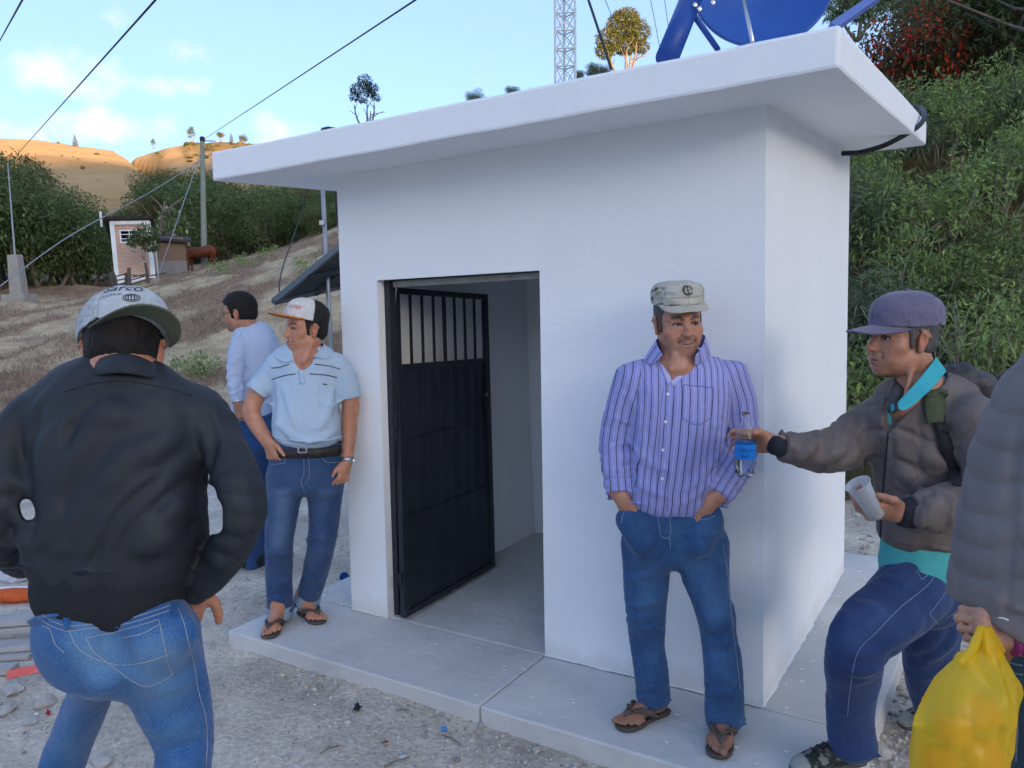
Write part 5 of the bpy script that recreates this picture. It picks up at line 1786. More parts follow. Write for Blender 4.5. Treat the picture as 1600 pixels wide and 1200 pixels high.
 legR = A.secs([(510,748,30,.100,.02),(507,800,27,.090,.03),(502,850,23,.082,.03),(493,895,21,.076,eR * .6),(482,930,20,.074,eR),(478,944,20,.070,eR)])
 J = Field(*bounds(hips,legL,legR),.0052)
 J.loft(hips,cR,0,.02,power=2.3,flat=(True,False)); J.loft(legL,cR,.03,.03,flat=(False,True)); J.loft(legR,cR,.03,.03,flat=(False,True))
 J.displace(folds(.10,.0095,(0,0,1),2.2,5.3,.45))
 for q,r,rise in (([(418,765),(440,772),(468,762)],.010,.35),([(488,764),(510,772),(532,762)],.010,.35),([(480,843),(498,840),(520,850)],.013,.45),([(482,856),(500,862),(518,860)],.011,.4),([(418,860),(434,870),(454,862)],.010,.35),([(420,905),(436,912),(454,904)],.011,.4),
      ([(478,900),(492,908),(508,898)],.010,.4),([(470,920),(484,928),(502,920)],.011,.4),([(420,930),(438,938),(456,930)],.011,.4),([(428,890),(434,920),(446,940)],.009,.35),([(496,880),(486,905),(478,925)],.009,.35)):
  J.fold(q,r * .9,rise,.016)
 dm = denim('blue_denim_b',(.020,.050,.130),(.105,.17,.28))
 jeans = J.build('jeans',dm,root,fade_at([([A.pt(443,780,-.12),A.pt(436,850,-.12)],.085,.55),([A.pt(508,780,-.12),A.pt(503,845,-.12)],.085,.50)],.14))
 inner = material('faded_denim_inside',(.20,.27,.36),rough=.9,col2=(.26,.33,.42),nscale=30)
 for secs in (legL,legR):
  b = secs[-1]; W = b[0] - secs[-2][0]; W /= np.linalg.norm(W)
  K = Field(b[0] - .13,b[0] + .13,.0042); K.loft([(b[0] - W * .055,b[1] * 1.10,b[2] * 1.10),(b[0] + W * .004,b[1] * 1.12,b[2] * 1.12)],cR,0,flat=(True,True)); K.displace(folds(.05,.005,W,1,2,.4)); K.build('turned_cuff',inner,jeans)
 for q in ([(446,712),(444,724),(424,726)],[(500,710),(510,722),(534,722)],[(474,708),(475,738),(470,752)],[(482,710),(483,744),(476,756)],[(470,752),(476,770)]):
  thread(J.snap(J.hits(q,18),.0006),.0015,'seam',stitch_blue,jeans)
 # belt
 ang = np.linspace(0,2 * math.pi,48,endpoint=False); c = A.pt(478,702,-.012)
 loop = J.snap(c + np.cos(ang)[:,None] * cR * A.px(57,702) + np.sin(ang)[:,None] * EF * .13,.002)
 ribbon(loop,np.array((0,0,1.0)),A.px(15,702),.005,'belt',belt_leather,jeans,closed=True,nrm=loop - c)
 q = J.snap(J.hit(473,703),.010); mbk = MB(); Mq = frame(cU,-EF); rr_ = [(-.020,-.022),(.020,-.022),(.020,.022),(-.020,.022)]
 for i in range(4):
  a_,b_ = rr_[i],rr_[(i + 1) % 4]; mbk.bar(q + cR * a_[0] + cU * a_[1],q + cR * b_[0] + cU * b_[1],.006,.005,up=EF)
 mbk.bar(q - cR * .0 - cU * .0,q + cR * .02,.004,.004,up=EF); tag(mbk.build('buckle',steel,jeans,bevel=.001),kind=None)
 # body
 hd = Head(A.pt(478,513,.0),-ER * .80 - EF * .60 + np.array((0,0,.04)),(0,0,1),1.02,0)
 lo,hi = bounds(torso,slL,slR,legL,legR,m=.10); lo[2] = -.01; hi[2] = hd.c[2] + .17
 hl,hh = hd.c - .14,hd.c + .14
 B = Field(lo,hi,.0062,[(hl[0],hh[0],.0032)],[(hl[1],hh[1],.0032)],[(hl[2] - .02,hh[2],.0032),(-.02,.10,.0042),(.66,1.0,.0042)])
 B.loft(shrink(torso,.86),cR,0,.02); B.loft(shrink(hips,.84),cR,.02,.02)
 for s_ in (legL,legR): B.loft(shrink(s_,.72),cR,.02,.01)
 B.loft([(hd.w((0,-.020,-.045)),.056,.058),(A.pt(480,552,.0),.060,.060),(A.pt(478,568,.0),.090,.080)],cR,.02,.02)
 B.loft([(A.pt(474,556,-.05),.055,.045),(A.pt(471,580,-.05),.040,.040)],cR,.03,.02)
 B.cap(hd.w((-.05,-.015,-.055)),A.pt(474,566,-.10),.012,.009,.02)
 hd.carve(B,jaw=1.10,nose=1.05,cheek=1.12,creases=1.0,squint=.5,lips=.85,smile=.5)
 B.loft([(slL[0][0],.052,.052),(A.pt(403,612,-.01),.048,.048),(A.pt(393,640,-.03),.043,.045),(A.pt(398,658,-.04),.041,.042),(A.pt(413,682,-.06),.034,.036),(A.pt(418,690,-.07),.028,.031)],cR,.02,.01)
 B.loft([(slR[0][0],.052,.052),(A.pt(547,622,.02),.046,.048),(A.pt(546,655,.02),.040,.043),(A.pt(545,690,.0),.034,.038),(A.pt(542,722,-.02),.026,.030)],cR,.02,.01)
 wl = A.pt(417,689,-.075); make_hand(B,wl,A.pt(428,716,-.085) - wl,-EF * .75 - ER * .55,-1,.98,(.35,.45,.55,.6),thumb_dir=((.62,.75,-.05),(.4,.9,.0),(.3,.9,.0)),spread=.10)
 wr = A.pt(542,724,-.02); make_hand(B,wr,A.pt(533,755,-.05) - wr,-EF * .55 + ER * .8,1,.98,(.55,.6,.65,.7),thumb_dir=((.45,.8,-.3),(.1,.95,-.3),(0,.95,-.4)),spread=.06)
 dL = onz(414,1000,.02) - onz(440,966,.02); dR = onz(519,982,.02) - onz(470,954,.02)
 W1,M1 = foot(B,onz(440,966,.018),dL,.93,right=-1); W2,M2 = foot(B,onz(470,953,.018),dR,.93,right=1)
 for W_,sec in ((W1,legL),(W2,legR)): B.cap(W_((0,.048,.09)),sec[-2][0],.036,.046,.02)
 def col(V):
  c = hd.colors(V,skin,lip=(.29,.13,.11),hairc=(.02,.016,.014),stubble=.10,moustache=.25,brows=.8,gaze=(.1,1,.05))
  for W_,b in ((W1,1),(W2,-1)):
   q = W_((b * .027,.244,.0225)); m = ss(.0085,.005,np.linalg.norm(V - q,axis=1))[:,None]; c = c * (1 - m * .5) + np.array((.36,.26,.20)) * m * .5
  return c
 B.build('body',skin_mat,root,col)
 grs = material('grey_sandal_rubber',(.060,.055,.055),rough=.75,col2=(.085,.08,.08),nscale=30,bump=.3,bscale=90)
 sandal(W1,M1,.93,-1,root,grs,grs,wide_strap=.022); sandal(W2,M2,.93,1,root,grs,grs,wide_strap=.022)
 hd.hair('hair',hair_black,root,low=-.055,thick=.007,h=.0036)
 # watch
 Wd = A.pt(545,700,.0) - A.pt(542,724,-.02); Wd /= np.linalg.norm(Wd); c0 = A.pt(542.5,718,-.02)
 ang = np.linspace(0,2 * math.pi,26,endpoint=False); U = np.cross(Wd,EF); U /= np.linalg.norm(U); V_ = np.cross(Wd,U)
 loop = B.snap(c0 + np.cos(ang)[:,None] * U * .033 + np.sin(ang)[:,None] * V_ * .033,.002)
 w = ribbon(loop,Wd,.017,.003,'watch',steel,root,closed=True,nrm=loop - c0)
 nrm_ = (ER * .75 - EF * .65); nrm_ = nrm_ - Wd * (nrm_ @ Wd); nrm_ /= np.linalg.norm(nrm_); wp = B.snap(c0 + nrm_ * .034,.004)
 m2 = MB(); m2.lathe([(.018,-.003),(.019,.002),(.016,.006),(.0155,.005),(0,.005)],wp,20,frame(Wd,nrm_)); m2.build('watch_case',steel,w,True)
 # cap: white front, black back, orange brim
 capm = material('two_tone_cap',(1,1,1),rough=.8,attr='Col',bump=.25,bscale=180); orange = material('orange_brim',(.62,.20,.035),rough=.75,col2=(.55,.17,.03),nscale=20)
 def ccol(L):
  th = np.arctan2(np.abs(L[:,0]) / .086,L[:,1] / .108); m = ss(1.50,1.54,th)[:,None]
  c = np.array((.62,.61,.60)) * (1 - m) + np.array((.016,.016,.018)) * m
  return c * (1 + .06 * fbm(L * 30,2)[:,None])
 cap,br,CF,BF,CW,CL = make_cap(hd,'cap',capm,root,brim_mat=orange,color=ccol,crown=(.086,.110,.082),zc=.066,yc=-.012,tilt=R(-13),brim_len=.084,brim_w=.082,brim_curve=.010,brim_drop=.006,flatness=2.3,h=.003)
 redp = material('red_print',(.62,.06,.03),rough=.7)
 def mf(u,v):
  d = CF.cM @ np.array((-math.sin(.42),math.cos(.42),0)); x = CF.cM @ np.array((math.cos(.42),math.sin(.42),0)) * -1
  q = CW((0,0,.020)) + d * .16 + x * u + CF.cM[:,2] * v
  for _ in range(60):
   s_ = float(CF.sample(q))
   if s_ < .0014: break
   q = q - d * max(s_ - .0008,.0004)
  return q
 surf_text('SUPER',.026,None,mf,'cap_lettering',redp,cap,shear=.2)
 return root

person_b()
# ------------------------------------------------------------------ man with glasses, further back
def person_c():
 G = P(395,800,5.35); G[2] = -.09
 G[2] = zat(*[float(v) for v in to_ad(G)])
 A = Person(G,1.0)
 root = empty('person',G,'dark haired man with glasses in a light blue shirt, turned away behind the polo man','person')
 skin = (.48,.235,.15)
 torso = A.secs([(392,515,15,.060,.0),(396,524,31,.095,.0),(397,545,35,.115,.0),(396,575,35,.120,.0),(395,605,34,.122,.0),(395,632,32,.122,.0),(396,645,31,.120,.0)])
 arm = A.secs([(374,538,13,.060,-.10),(370,560,13.5,.062,-.13),(367,585,12.5,.058,-.15),(368,605,11.5,.050,-.17),(371,626,10,.042,-.19)])
 arm2 = A.secs([(424,536,12,.06,.05),(430,565,12,.06,.04),(434,600,11,.052,.02),(430,632,10,.044,-.02)])
 F = Field(*bounds(torso,arm,arm2),.0062)
 F.loft(torso,cR,0,.02,power=2.2,flat=(False,True)); F.loft(arm,cR,.03,.02,flat=(False,True)); F.loft(arm2,cR,.03,.02,flat=(False,True))
 F.displace(folds(.10,.009,(0,0,1),1.8,8.0,.5)); rings(F,arm[1][0],arm[4][0],4,.007,.07,.4,3)
 F.loft([(A.pt(391,500,.0),.062,.062),(A.pt(391,518,.0),.058,.058)],cR,.005,op='s')
 sm = material('light_blue_shirt',(.40,.48,.66),rough=.8,col2=(.46,.54,.70),nscale=6,bump=.3,bscale=40,bdist=.006,wrinkle=(9,.012))
 shirt = F.build('shirt',sm,root)
 O = smooth_path([A.pt(*q) for q in ((374,524,-.10),(378,520,-.05),(392,517,.05),(408,519,.05),(414,526,-.02))],12); I = smooth_path([A.pt(*q) for q in ((378,518,-.09),(381,511,-.05),(393,505,.045),(404,509,.04),(407,517,-.02))],12)
 V = np.concatenate([I,O]); o = mesh_obj('collar',V,[(i,i + 1,13 + i,12 + i) for i in range(11)],sm,shirt,True); md = o.modifiers.new('t','SOLIDIFY'); md.thickness = .006
 hips = A.secs([(396,642,31,.115,.0),(398,665,34,.122,.0),(399,690,34,.122,.0)])
 l1 = A.secs([(386,690,21,.10,-.03),(390,740,18,.088,-.04),(394,800,15,.075,-.03),(396,850,13,.066,.0),(396,893,12,.062,.0)])
 l2 = A.secs([(412,690,21,.10,.05),(416,740,18,.088,.06),(418,800,15,.075,.07),(420,850,13,.066,.08),(421,890,12,.062,.08)])
 J = Field(*bounds(hips,l1,l2),.0068); J.loft(hips,cR,0,.02,flat=(True,False)); J.loft(l1,cR,.03,.03,flat=(False,True)); J.loft(l2,cR,.03,.03,flat=(False,True)); J.displace(folds(.10,.008,(0,0,1),2,2.2,.45))
 J.build('jeans',denim('blue_denim_c',(.016,.050,.145),(.06,.14,.30)),root,fade_at([],.2))
 hd = Head(A.pt(373,488,.0),-ER * .93 + EF * .05 + np.array((0,0,-.12)),(0,0,1),1.0,0)
 lo,hi = bounds(torso,arm,l1,l2,m=.08); lo[2] = G[2] - .02; hi[2] = hd.c[2] + .16
 B = Field(lo,hi,.0068,[(hd.c[0] - .13,hd.c[0] + .13,.0036)],[(hd.c[1] - .13,hd.c[1] + .13,.0036)],[(hd.c[2] - .15,hd.c[2] + .14,.0036)])
 B.loft(shrink(torso,.84),cR,0,.02); B.loft(shrink(hips,.84),cR,.02,.02)
 for s_ in (l1,l2,arm,arm2): B.loft(shrink(s_,.72),cR,.02,.01)
 B.loft([(hd.w((0,-.020,-.045)),.054,.056),(A.pt(390,510,.0),.056,.058),(A.pt(394,524,.0),.080,.075)],cR,.02,.02)
 hd.carve(B,jaw=1.0,nose=1.05,creases=.5,lips=1.0)
 w = A.pt(372,630,-.195); B.cap(arm[-1][0],w,.030,.027,.01); make_hand(B,w,A.pt(377,650,-.18) - w,-EF * .9 - ER * .3,1,.98,(.5,.6,.7,.75))
 for h_,sx in ((l1[-1][0],-1),(l2[-1][0],1)):
  h2 = h_.copy(); h2[2] = G[2] + .01; B.cap(h_,h2 + (0,0,.06),.05,.05,.02); B.loft([(h2 + (0,0,.05) + ER * .03,.045,.05),(h2 + (0,0,.035) - ER * .10,.046,.035),(h2 + (0,0,.025) - ER * .18,.040,.024)],EF,.03)
 shoe = np.array((.02,.018,.016))
 def col(V):
  c = hd.colors(V,skin,lip=(.30,.13,.11),hairc=(.012,.010,.009),stubble=.55,moustache=.7,brows=1.0,gaze=(0,1,-.2))
  m = ss(G[2] + .13,G[2] + .10,V[:,2])[:,None]; return c * (1 - m) + shoe * m
 B.build('body',skin_mat,root,col)
 hd.hair('hair',hair_black,root,low=-.05,thick=.016,front=.062,h=.0038)
 gl = MB()
 for x in (-1,1):
  an = np.linspace(0,2 * math.pi,19); gl.tube([hd.w((x * .032 + .022 * math.cos(t),.088 - .012 * abs(math.cos(t)) * (x * math.cos(t) > 0),-.002 + .017 * math.sin(t))) for t in an],.0016,5)
  gl.tube([hd.w((x * .054,.078,.004)),hd.w((x * .075,.04,.006)),hd.w((x * .080,-.005,.004))],.0016,5)
 gl.tube([hd.w((-.010,.092,.002)),hd.w((.010,.092,.002))],.0016,5); tag(gl.build('glasses',black_rough,root),None)
 c0 = A.pt(371.5,627,-.192); Wd = arm[-1][0] - arm[-2][0]; Wd /= np.linalg.norm(Wd); U = np.cross(Wd,EF); U /= np.linalg.norm(U); Vv = np.cross(Wd,U); an = np.linspace(0,2 * math.pi,20,endpoint=False)
 loop = c0 + np.cos(an)[:,None] * U * .034 + np.sin(an)[:,None] * Vv * .034; ribbon(loop,Wd,.020,.005,'watch',steel,root,closed=True,nrm=loop - c0)
 return root

person_c()
# ------------------------------------------------------------------ man in the striped shirt
def stripe_shirt_mat():
 def ex(nt,b,tc):
  N,L = nt.nodes,nt.links
  at = N.new('ShaderNodeAttribute'); at.attribute_name = 'u'
  def frac_line(period,offs,half,soft):
   a = N.new('ShaderNodeMath'); a.operation = 'MULTIPLY_ADD'; a.inputs[1].default_value = 1 / period; a.inputs[2].default_value = offs + 40
   L.new(at.outputs['Fac'],a.inputs[0])
   f = N.new('ShaderNodeMath'); f.operation = 'FRACT'; L.new(a.outputs[0],f.inputs[0])
   s_ = N.new('ShaderNodeMath'); s_.operation = 'SUBTRACT'; s_.inputs[1].default_value = .5; L.new(f.outputs[0],s_.inputs[0])
   ab = N.new('ShaderNodeMath'); ab.operation = 'ABSOLUTE'; L.new(s_.outputs[0],ab.inputs[0])
   mr = N.new('ShaderNodeMapRange'); mr.inputs['From Min'].default_value = half + soft; mr.inputs['From Max'].default_value = half
   L.new(ab.outputs[0],mr.inputs['Value']); return mr.outputs[0]
  n = N.new('ShaderNodeTexNoise'); n.inputs['Scale'].default_value = 9; n.inputs['Detail'].default_value = 5; L.new(tc.outputs['Object'],n.inputs['Vector'])
  base = N.new('ShaderNodeMix'); base.data_type = 'RGBA'; L.new(n.outputs['Fac'],base.inputs['Factor'])
  base.inputs[6].default_value = (.225,.245,.56,1); base.inputs[7].default_value = (.295,.315,.60,1)
  cur = base.outputs[2]
  for per,of,hf,sf,col,am in ((.0285,.0,.13,.10,(.33,.33,.60),.75),(.0285,.5,.036,.03,(.46,.46,.70),.8),(.0285,.27,.02,.03,(.40,.36,.66),.7),(.0285,.0,.040,.035,(.014,.015,.045),.95)):
   mx = N.new('ShaderNodeMix'); mx.data_type = 'RGBA'
   fm = N.new('ShaderNodeMath'); fm.operation = 'MULTIPLY'; fm.inputs[1].default_value = am
   L.new(frac_line(per,of,hf,sf),fm.inputs[0]); L.new(fm.outputs[0],mx.inputs['Factor'])
   L.new(cur,mx.inputs[6]); mx.inputs[7].default_value = (*col,1); cur = mx.outputs[2]
  L.new(cur,b.inputs['Base Color'])
  g = N.new('ShaderNodeTexNoise'); g.noise_type = 'RIDGED_MULTIFRACTAL'; g.inputs['Scale'].default_value = 11; g.inputs['Detail'].default_value = 3; L.new(tc.outputs['Object'],g.inputs['Vector'])
  bp = N.new('ShaderNodeBump'); bp.inputs['Strength'].default_value = .5; bp.inputs['Distance'].default_value = .009
  L.new(g.outputs['Fac'],bp.inputs['Height']); L.new(bp.outputs[0],b.inputs['Normal'])
 return material('striped_cotton',(.3,.3,.6),rough=.8,spec=.2,sheen=.1,extra=ex)

def person_d():
 G = onz(1072,1128,0.0); G[2] = 0
 A = Person(G)
 root = empty('person',G,'man in striped purple shirt and pale cap, both hands in his pockets, facing the camera','person')
 skin = (.48,.23,.145)
 # ---- shirt
 torso = A.secs([(1061,566,46,.066,.02),(1063,583,80,.092,.015),(1062,604,89,.112,.0),(1060,640,84,.128,-.01),(1056,690,75,.128,-.015),(1052,730,68,.124,-.02),(1048,760,66,.122,-.02),(1047,778,66,.120,-.02)])
 armL = A.secs([(984,589,25,.066,.015),(975,622,27,.066,.02),(966,662,26,.062,.03),(962,694,26,.060,.03),(963,726,24,.055,.0),(966,768,20.5,.046,-.04)])
 armR = A.secs([(1143,584,26,.066,.02),(1154,622,26,.066,.025),(1158,660,25,.064,.03),(1160,690,26,.062,.02),(1146,730,28,.058,-.03),(1120,772,26,.050,-.085)])
 lo,hi = bounds(torso,armL,armR)
 F = Field(lo,hi,.0048)
 F.loft(torso,cR,0,.02,power=2.35,flat=(False,True))
 F.loft(armL,cR,.035,.015,flat=(False,True)); F.loft(armR,cR,.035,.015,flat=(False,True))
 F.displace(folds(.11,.0105,(0,0,1),2.6,3.3,.55))
 local_folds(F,[armL[2][0],armL[4][0]],.12,.05,.008,cR,1.6,2.0)
 local_folds(F,[armR[2][0],armR[4][0]],.12,.05,.008,cR,1.6,6.0)
 rings(F,armL[3][0],armL[5][0],3.2,.006,.075,.5,1); rings(F,armR[3][0],armR[5][0],3.6,.007,.08,-.4,5)
 for pts,r,rise in (([(1010,590),(1025,640),(1020,690)],.010,.35),([(1135,610),(1122,650),(1120,700)],.011,.4),([(1128,700),(1100,740),(1075,765)],.010,.4),
       ([(985,690),(1010,720),(1045,735)],.009,.35),([(1120,740),(1090,770),(1070,785)],.009,.4),([(990,740),(1015,765),(1040,775)],.008,.35),
       ([(1098,640),(1080,690),(1075,730)],.008,.3),([(1000,640),(1005,700),(1000,760)],.009,.35)):
  F.fold(pts,r,rise,.02)
 for pts,r in (([(1128,600),(1130,640),(1124,690)],.006),([(994,610),(996,650),(988,700)],.006)): F.fold(pts,r,-.3,.012)
 # open neck
 vH = F.hits([(1061,566),(1056,578),(1051,589),(1047,599)])
 for q_,r_ in zip(range(3),((.052,.034),(.034,.018),(.018,.005))):
  F.cap(vH[q_] + EF * (.012 + .03 * (q_ == 0)),vH[q_ + 1] + EF * .012,r_[0],r_[1],.003,'s')
 F.loft([(A.pt(1060,520,.01),.066,.070),(A.pt(1061,574,-.01),.060,.066)],cR,.004,op='s')
 ax_t = [q[0] for q in torso]
 def stripe(V):
  out = np.zeros(len(V)); best = np.full(len(V),9.)
  def lat(path,wts,rad):
   P_ = np.array(path); d_best = np.full(len(V),9.); u = np.zeros(len(V))
   for i in range(len(P_) - 1):
    d,t = seg_dist(V,P_[i],P_[i + 1])
    c = P_[i] + t[:,None] * (P_[i + 1] - P_[i]); q = V - c
    W = P_[i + 1] - P_[i]; W = W / np.linalg.norm(W); U = cR - W * (cR @ W); U /= np.linalg.norm(U)
    uu = q @ U; vv = q @ EF
    ang = np.arctan2(uu,np.maximum(-vv,.02)); rr = np.sqrt(uu ** 2 + vv ** 2)
    s_ = rad * np.sin(np.clip(uu / rad / 1.25,-1,1)) * 0 + uu * (1 + .22 * (uu / rad) ** 2)
    m = d < d_best; u = np.where(m,s_,u); d_best = np.minimum(d_best,d)
   return u,d_best - wts
  u0,d0 = lat(ax_t,.150,.20); u1,d1 = lat([q[0] for q in armL],.065,.065); u2,d2 = lat([q[0] for q in armR],.065,.065)
  u = np.where((d0 < d1) & (d0 < d2),u0,np.where(d1 < d2,u1 + .35 + .012,u2 + .6))
  wv = .0022 * fbm(V * 11,2)
  return u + wv
 sm = stripe_shirt_mat()
 Fs = F
 shirt = F.build('shirt',sm,root,attrs={'u': stripe})
 # collar: two leaves and a stand
 cm = sm
 for side,pts in (('l',[(1093,548),(1098,556),(1099,565),(1096,572)]),('r',[])):
  pass
 def leaf(outer,inner,name='collar'):
  # outer: free edge, inner: fold line round the neck; both as (px,py,e)
  O = smooth_path([A.pt(*q) for q in outer],14); O = F.snap(O,.007); I = smooth_path([A.pt(*q) for q in inner],14)
  V = []; Fc = []
  mid = (O + I) / 2 + np.cross(np.gradient(I,axis=0),O - I) * 0
  rows = [I,I * .5 + O * .5,O]
  m = len(I)
  V = np.concatenate(rows)
  for r in range(2):
   for i in range(m - 1): Fc.append((r * m + i,r * m + i + 1,(r + 1) * m + i + 1,(r + 1) * m + i))
  o = mesh_obj(name,V,Fc,cm,shirt,True,{'u': np.tile(np.linspace(0,.12,m),3)})
  md = o.modifiers.new('thick','SOLIDIFY'); md.thickness = .004; md.offset = 0
  md = o.modifiers.new('sub','SUBSURF'); md.levels = 2; md.render_levels = 2
  return o
 # his right side (image left): from the nape round to the open front
 leaf([(1050,541,.055),(1018,550,.02),(1005,553,-.055),(1013,556,-.10),(1020,553.5,-.115)],[(1050,523,.06),(1030,526,.035),(1026,534,-.02),(1031,546,-.075),(1036,554,-.105)])
 leaf([(1060,541,.055),(1112,538,.02),(1119,543,-.05),(1106,554,-.10),(1091,560,-.125)],[(1060,523,.06),(1097,521,.035),(1101,529,-.02),(1095,544,-.08),(1086,556,-.12)])
 # turned-back edges of the open neck and the button placket
 seam = material('shirt_seam',(.12,.13,.33),rough=.9)
 for pts in ([(1031,556),(1036,572),(1041,585),(1047,601)],[(1089,560),(1077,573),(1063,588),(1049,601)]):
  H = F.snap(F.hits(pts,16),.001)
  ribbon(H,cR,A.px(8,580),.003,'placket',sm,shirt,nrm=-EF)
 for dx in (-9,9):
  pl = F.snap(F.hits([(1045 + dx,606),(1042 + dx,640),(1039 + dx,690),(1036 + dx,740),(1034 + dx,798)],40),.0004)
  thread(pl,.0011,'placket_seam',seam,shirt)
 for b in ((1037,573.5),(1043.5,616),(1040,659),(1036,703),(1035,748)):
  button(F,b[0],b[1],.0056,white_button,shirt)
 # chest pocket and cuffs
 pk = F.snap(F.hits([(1068,601),(1115,606),(1112,652),(1090,664),(1066,654),(1068,601)],60),.0005)
 thread(pk,.0013,'pocket_seam',seam,shirt)
 for secs in (armL,armR):
  a,b = secs[-2],secs[-1]; W = (b[0] - a[0]); W /= np.linalg.norm(W)
  c0 = b[0] - W * .045
  ang = np.linspace(0,2 * math.pi,28,endpoint=False)
  U = cR - W * (cR @ W); U /= np.linalg.norm(U); Vv = np.cross(W,U)
  loop = c0 + np.cos(ang)[:,None] * U * b[1] * 1.1 + np.sin(ang)[:,None] * Vv * b[2] * 1.1
  thread(np.concatenate([F.snap(loop,.0004),F.snap(loop[:1],.0004)]),.0015,'cuff_seam',stitch_blue,shirt)
 # ---- jeans
 hips = A.secs([(1047,792,76,.108,-.01),(1050,822,81,.115,.0),(1053,850,82,.118,.01)])
 f1h = onz(1040,1106,.018); f1t = onz(957,1140,.018); f2h = onz(1138,1128,.018); f2t = onz(1112,1196,.018)
 def ank(h,t):
  d = t - h; d[2] = 0; d /= np.linalg.norm(d); return float((h + d * .050 - G) @ EF)
 eL,eR = ank(f1h,f1t.copy()),ank(f2h,f2t.copy())
 legL = A.secs([(1012,852,44,.095,.015),(1010,900,37,.085,.02),(1010,950,32.5,.075,.03),(1011,1000,29,.068,.06),(1017,1050,27.5,.066,eL - .01),(1021,1090,25.5,.066,eL)])
 legR = A.secs([(1094,854,46,.097,.0),(1102,900,38,.088,-.03),(1114,950,30,.080,-.06),(1124,1000,29,.074,-.06),(1130,1050,31,.072,eR - .01),(1131,1100,31,.074,eR),(1133,1124,29,.072,eR)])
 lo,hi = bounds(hips,legL,legR)
 J = Field(lo,hi,.0048)
 J.loft(hips,cR,0,.02,power=2.3); J.loft(legL,cR,.03,.02,flat=(False,True)); J.loft(legR,cR,.03,.02,flat=(False,True))
 # hands make the pockets bulge
 J.cap(A.pt(984,815,-.06),A.pt(1004,850,-.08),.050,.044,.03); J.cap(A.pt(1103,815,-.07),A.pt(1090,850,-.10),.056,.050,.03)
 J.displace(folds(.10,.0095,(0,0,1),2.2,7.3,.45))
 for pts,r,rise in (([(980,955),(995,968),(1025,962)],.011,.5),([(978,968),(1000,985),(1036,975)],.010,.45),([(984,945),(1004,945),(1038,935)],.009,.4),([(1044,905),(1030,930),(1010,945)],.008,.35),
       ([(1100,985),(1120,975),(1148,985)],.011,.5),([(1099,970),(1118,962),(1142,968)],.010,.45),([(1139,940),(1148,955),(1150,975)],.009,.5),([(1098,1000),(1125,1008),(1150,1000)],.009,.4),
       ([(1110,870),(1130,885),(1136,900)],.009,.4),([(1060,870),(1075,900),(1085,940)],.008,.3),([(1035,860),(1015,872),(990,880)],.008,.35),([(1040,880),(1020,896),(985,905)],.007,.3),
       ([(994,1055),(1015,1062),(1040,1055)],.008,.4),([(998,1070),(1020,1074),(1042,1066)],.008,.45),([(1104,1085),(1130,1080),(1158,1090)],.008,.4),([(1103,1068),(1125,1062),(1156,1070)],.007,.35),
       ([(1062,828),(1090,838),(1128,834)],.007,.35)):
  J.fold(pts,r,rise,.016)
 for secs in (legL,legR):          # turned-up cuffs
  b = secs[-1]; W = b[0] - secs[-2][0]; W /= np.linalg.norm(W)
  J.loft([(b[0] - W * .042,b[1] * 1.0,b[2] * 1.02),(b[0] - W * .034,b[1] * 1.10,b[2] * 1.10),(b[0] + W * .004,b[1] * 1.08,b[2] * 1.10)],cR,.004,flat=(True,True))
  J.displace(lambda p,c=b[0]: .003 * perlin(p * np.array((30,30,60))) * ss(.10,.05,np.linalg.norm(p - c,axis=1)))
 dm = denim('blue_denim_d',(.020,.062,.165),(.10,.21,.38))
 fd = fade_at([([A.pt(1095,890,-.12),A.pt(1112,950,-.15)],.085,.33),([A.pt(1008,890,-.08),A.pt(1008,950,-.06)],.07,.22),([A.pt(1128,1040,-.12)],.10,.16),([legR[-1][0]],.085,.42),([legL[-1][0]],.07,.30),([A.pt(1055,830,-.12)],.05,.2)],.14)
 jeans = J.build('jeans',dm,root,fd)
 for pts,nm,mt_ in (([(970,818),(975,801),(987,790)],'pocket_edge',stitch_blue),([(1072,792),(1078,806),(1098,812),(1118,806)],'pocket_edge',stitch_blue),([(1046,800),(1048,830),(1044,842),(1032,838),(1028,803)],'fly_seam',stitch_blue),
     ([(1046,838),(1048,858)],'fly_seam',stitch_blue),([(1130,850),(1137,900),(1142,960),(1150,1020),(1157,1080)],'side_seam',stitch_blue)):
  thread(J.snap(J.hits(pts,26),.0006),.0016,nm,mt_,jeans)
 # ---- body
 hd = Head(A.pt(1060,502,.0),-EF * .97 + ER * .13 + np.array((0,0,-.10)),(0,0,1),1.03,R(1.5))
 lo,hi = bounds(torso,armL,armR,legL,legR,m=.10); lo[2] = -.01; hi[2] = max(hi[2],hd.c[2] + .17)
 hl,hh = hd.c - .14,hd.c + .14
 B = Field(lo,hi,.0058,[(hl[0],hh[0],.0027)],[(hl[1],hh[1],.0027)],[(hl[2] - .02,hh[2],.0027),(-.02,.10,.0034),(.60,.80,.0040)])
 B.loft(shrink(torso,.84),cR,0,.02); B.loft([(A.pt(1058,570,-.03),.075,.060),(A.pt(1052,612,-.045),.050,.045)],cR,.03,.02); B.loft(shrink(hips,.84),cR,.02,.02)
 for s_ in (armL,armR): B.loft(shrink(s_,.72),cR,.02,.01)
 for s_ in (legL,legR): B.loft(shrink(s_,.74),cR,.02,.01)
 B.loft([(hd.w((0,-.018,-.045)),.054,.058),(A.pt(1058,552,.0),.058,.060),(A.pt(1058,575,.0),.085,.075)],cR,.02,.02)
 for x in (-1,1): B.cap(hd.w((x * .052,-.02,-.05)),A.pt(1056 + x * 7,577,-.085),.012,.009,.02)
 B.ell(A.pt(1053,556,-.075),(.010,.010,.012),None,.02)
 hd.carve(B,jaw=1.08,nose=1.08,cheek=1.05,creases=1.2,squint=.35,lips=.9,wide=1.0)
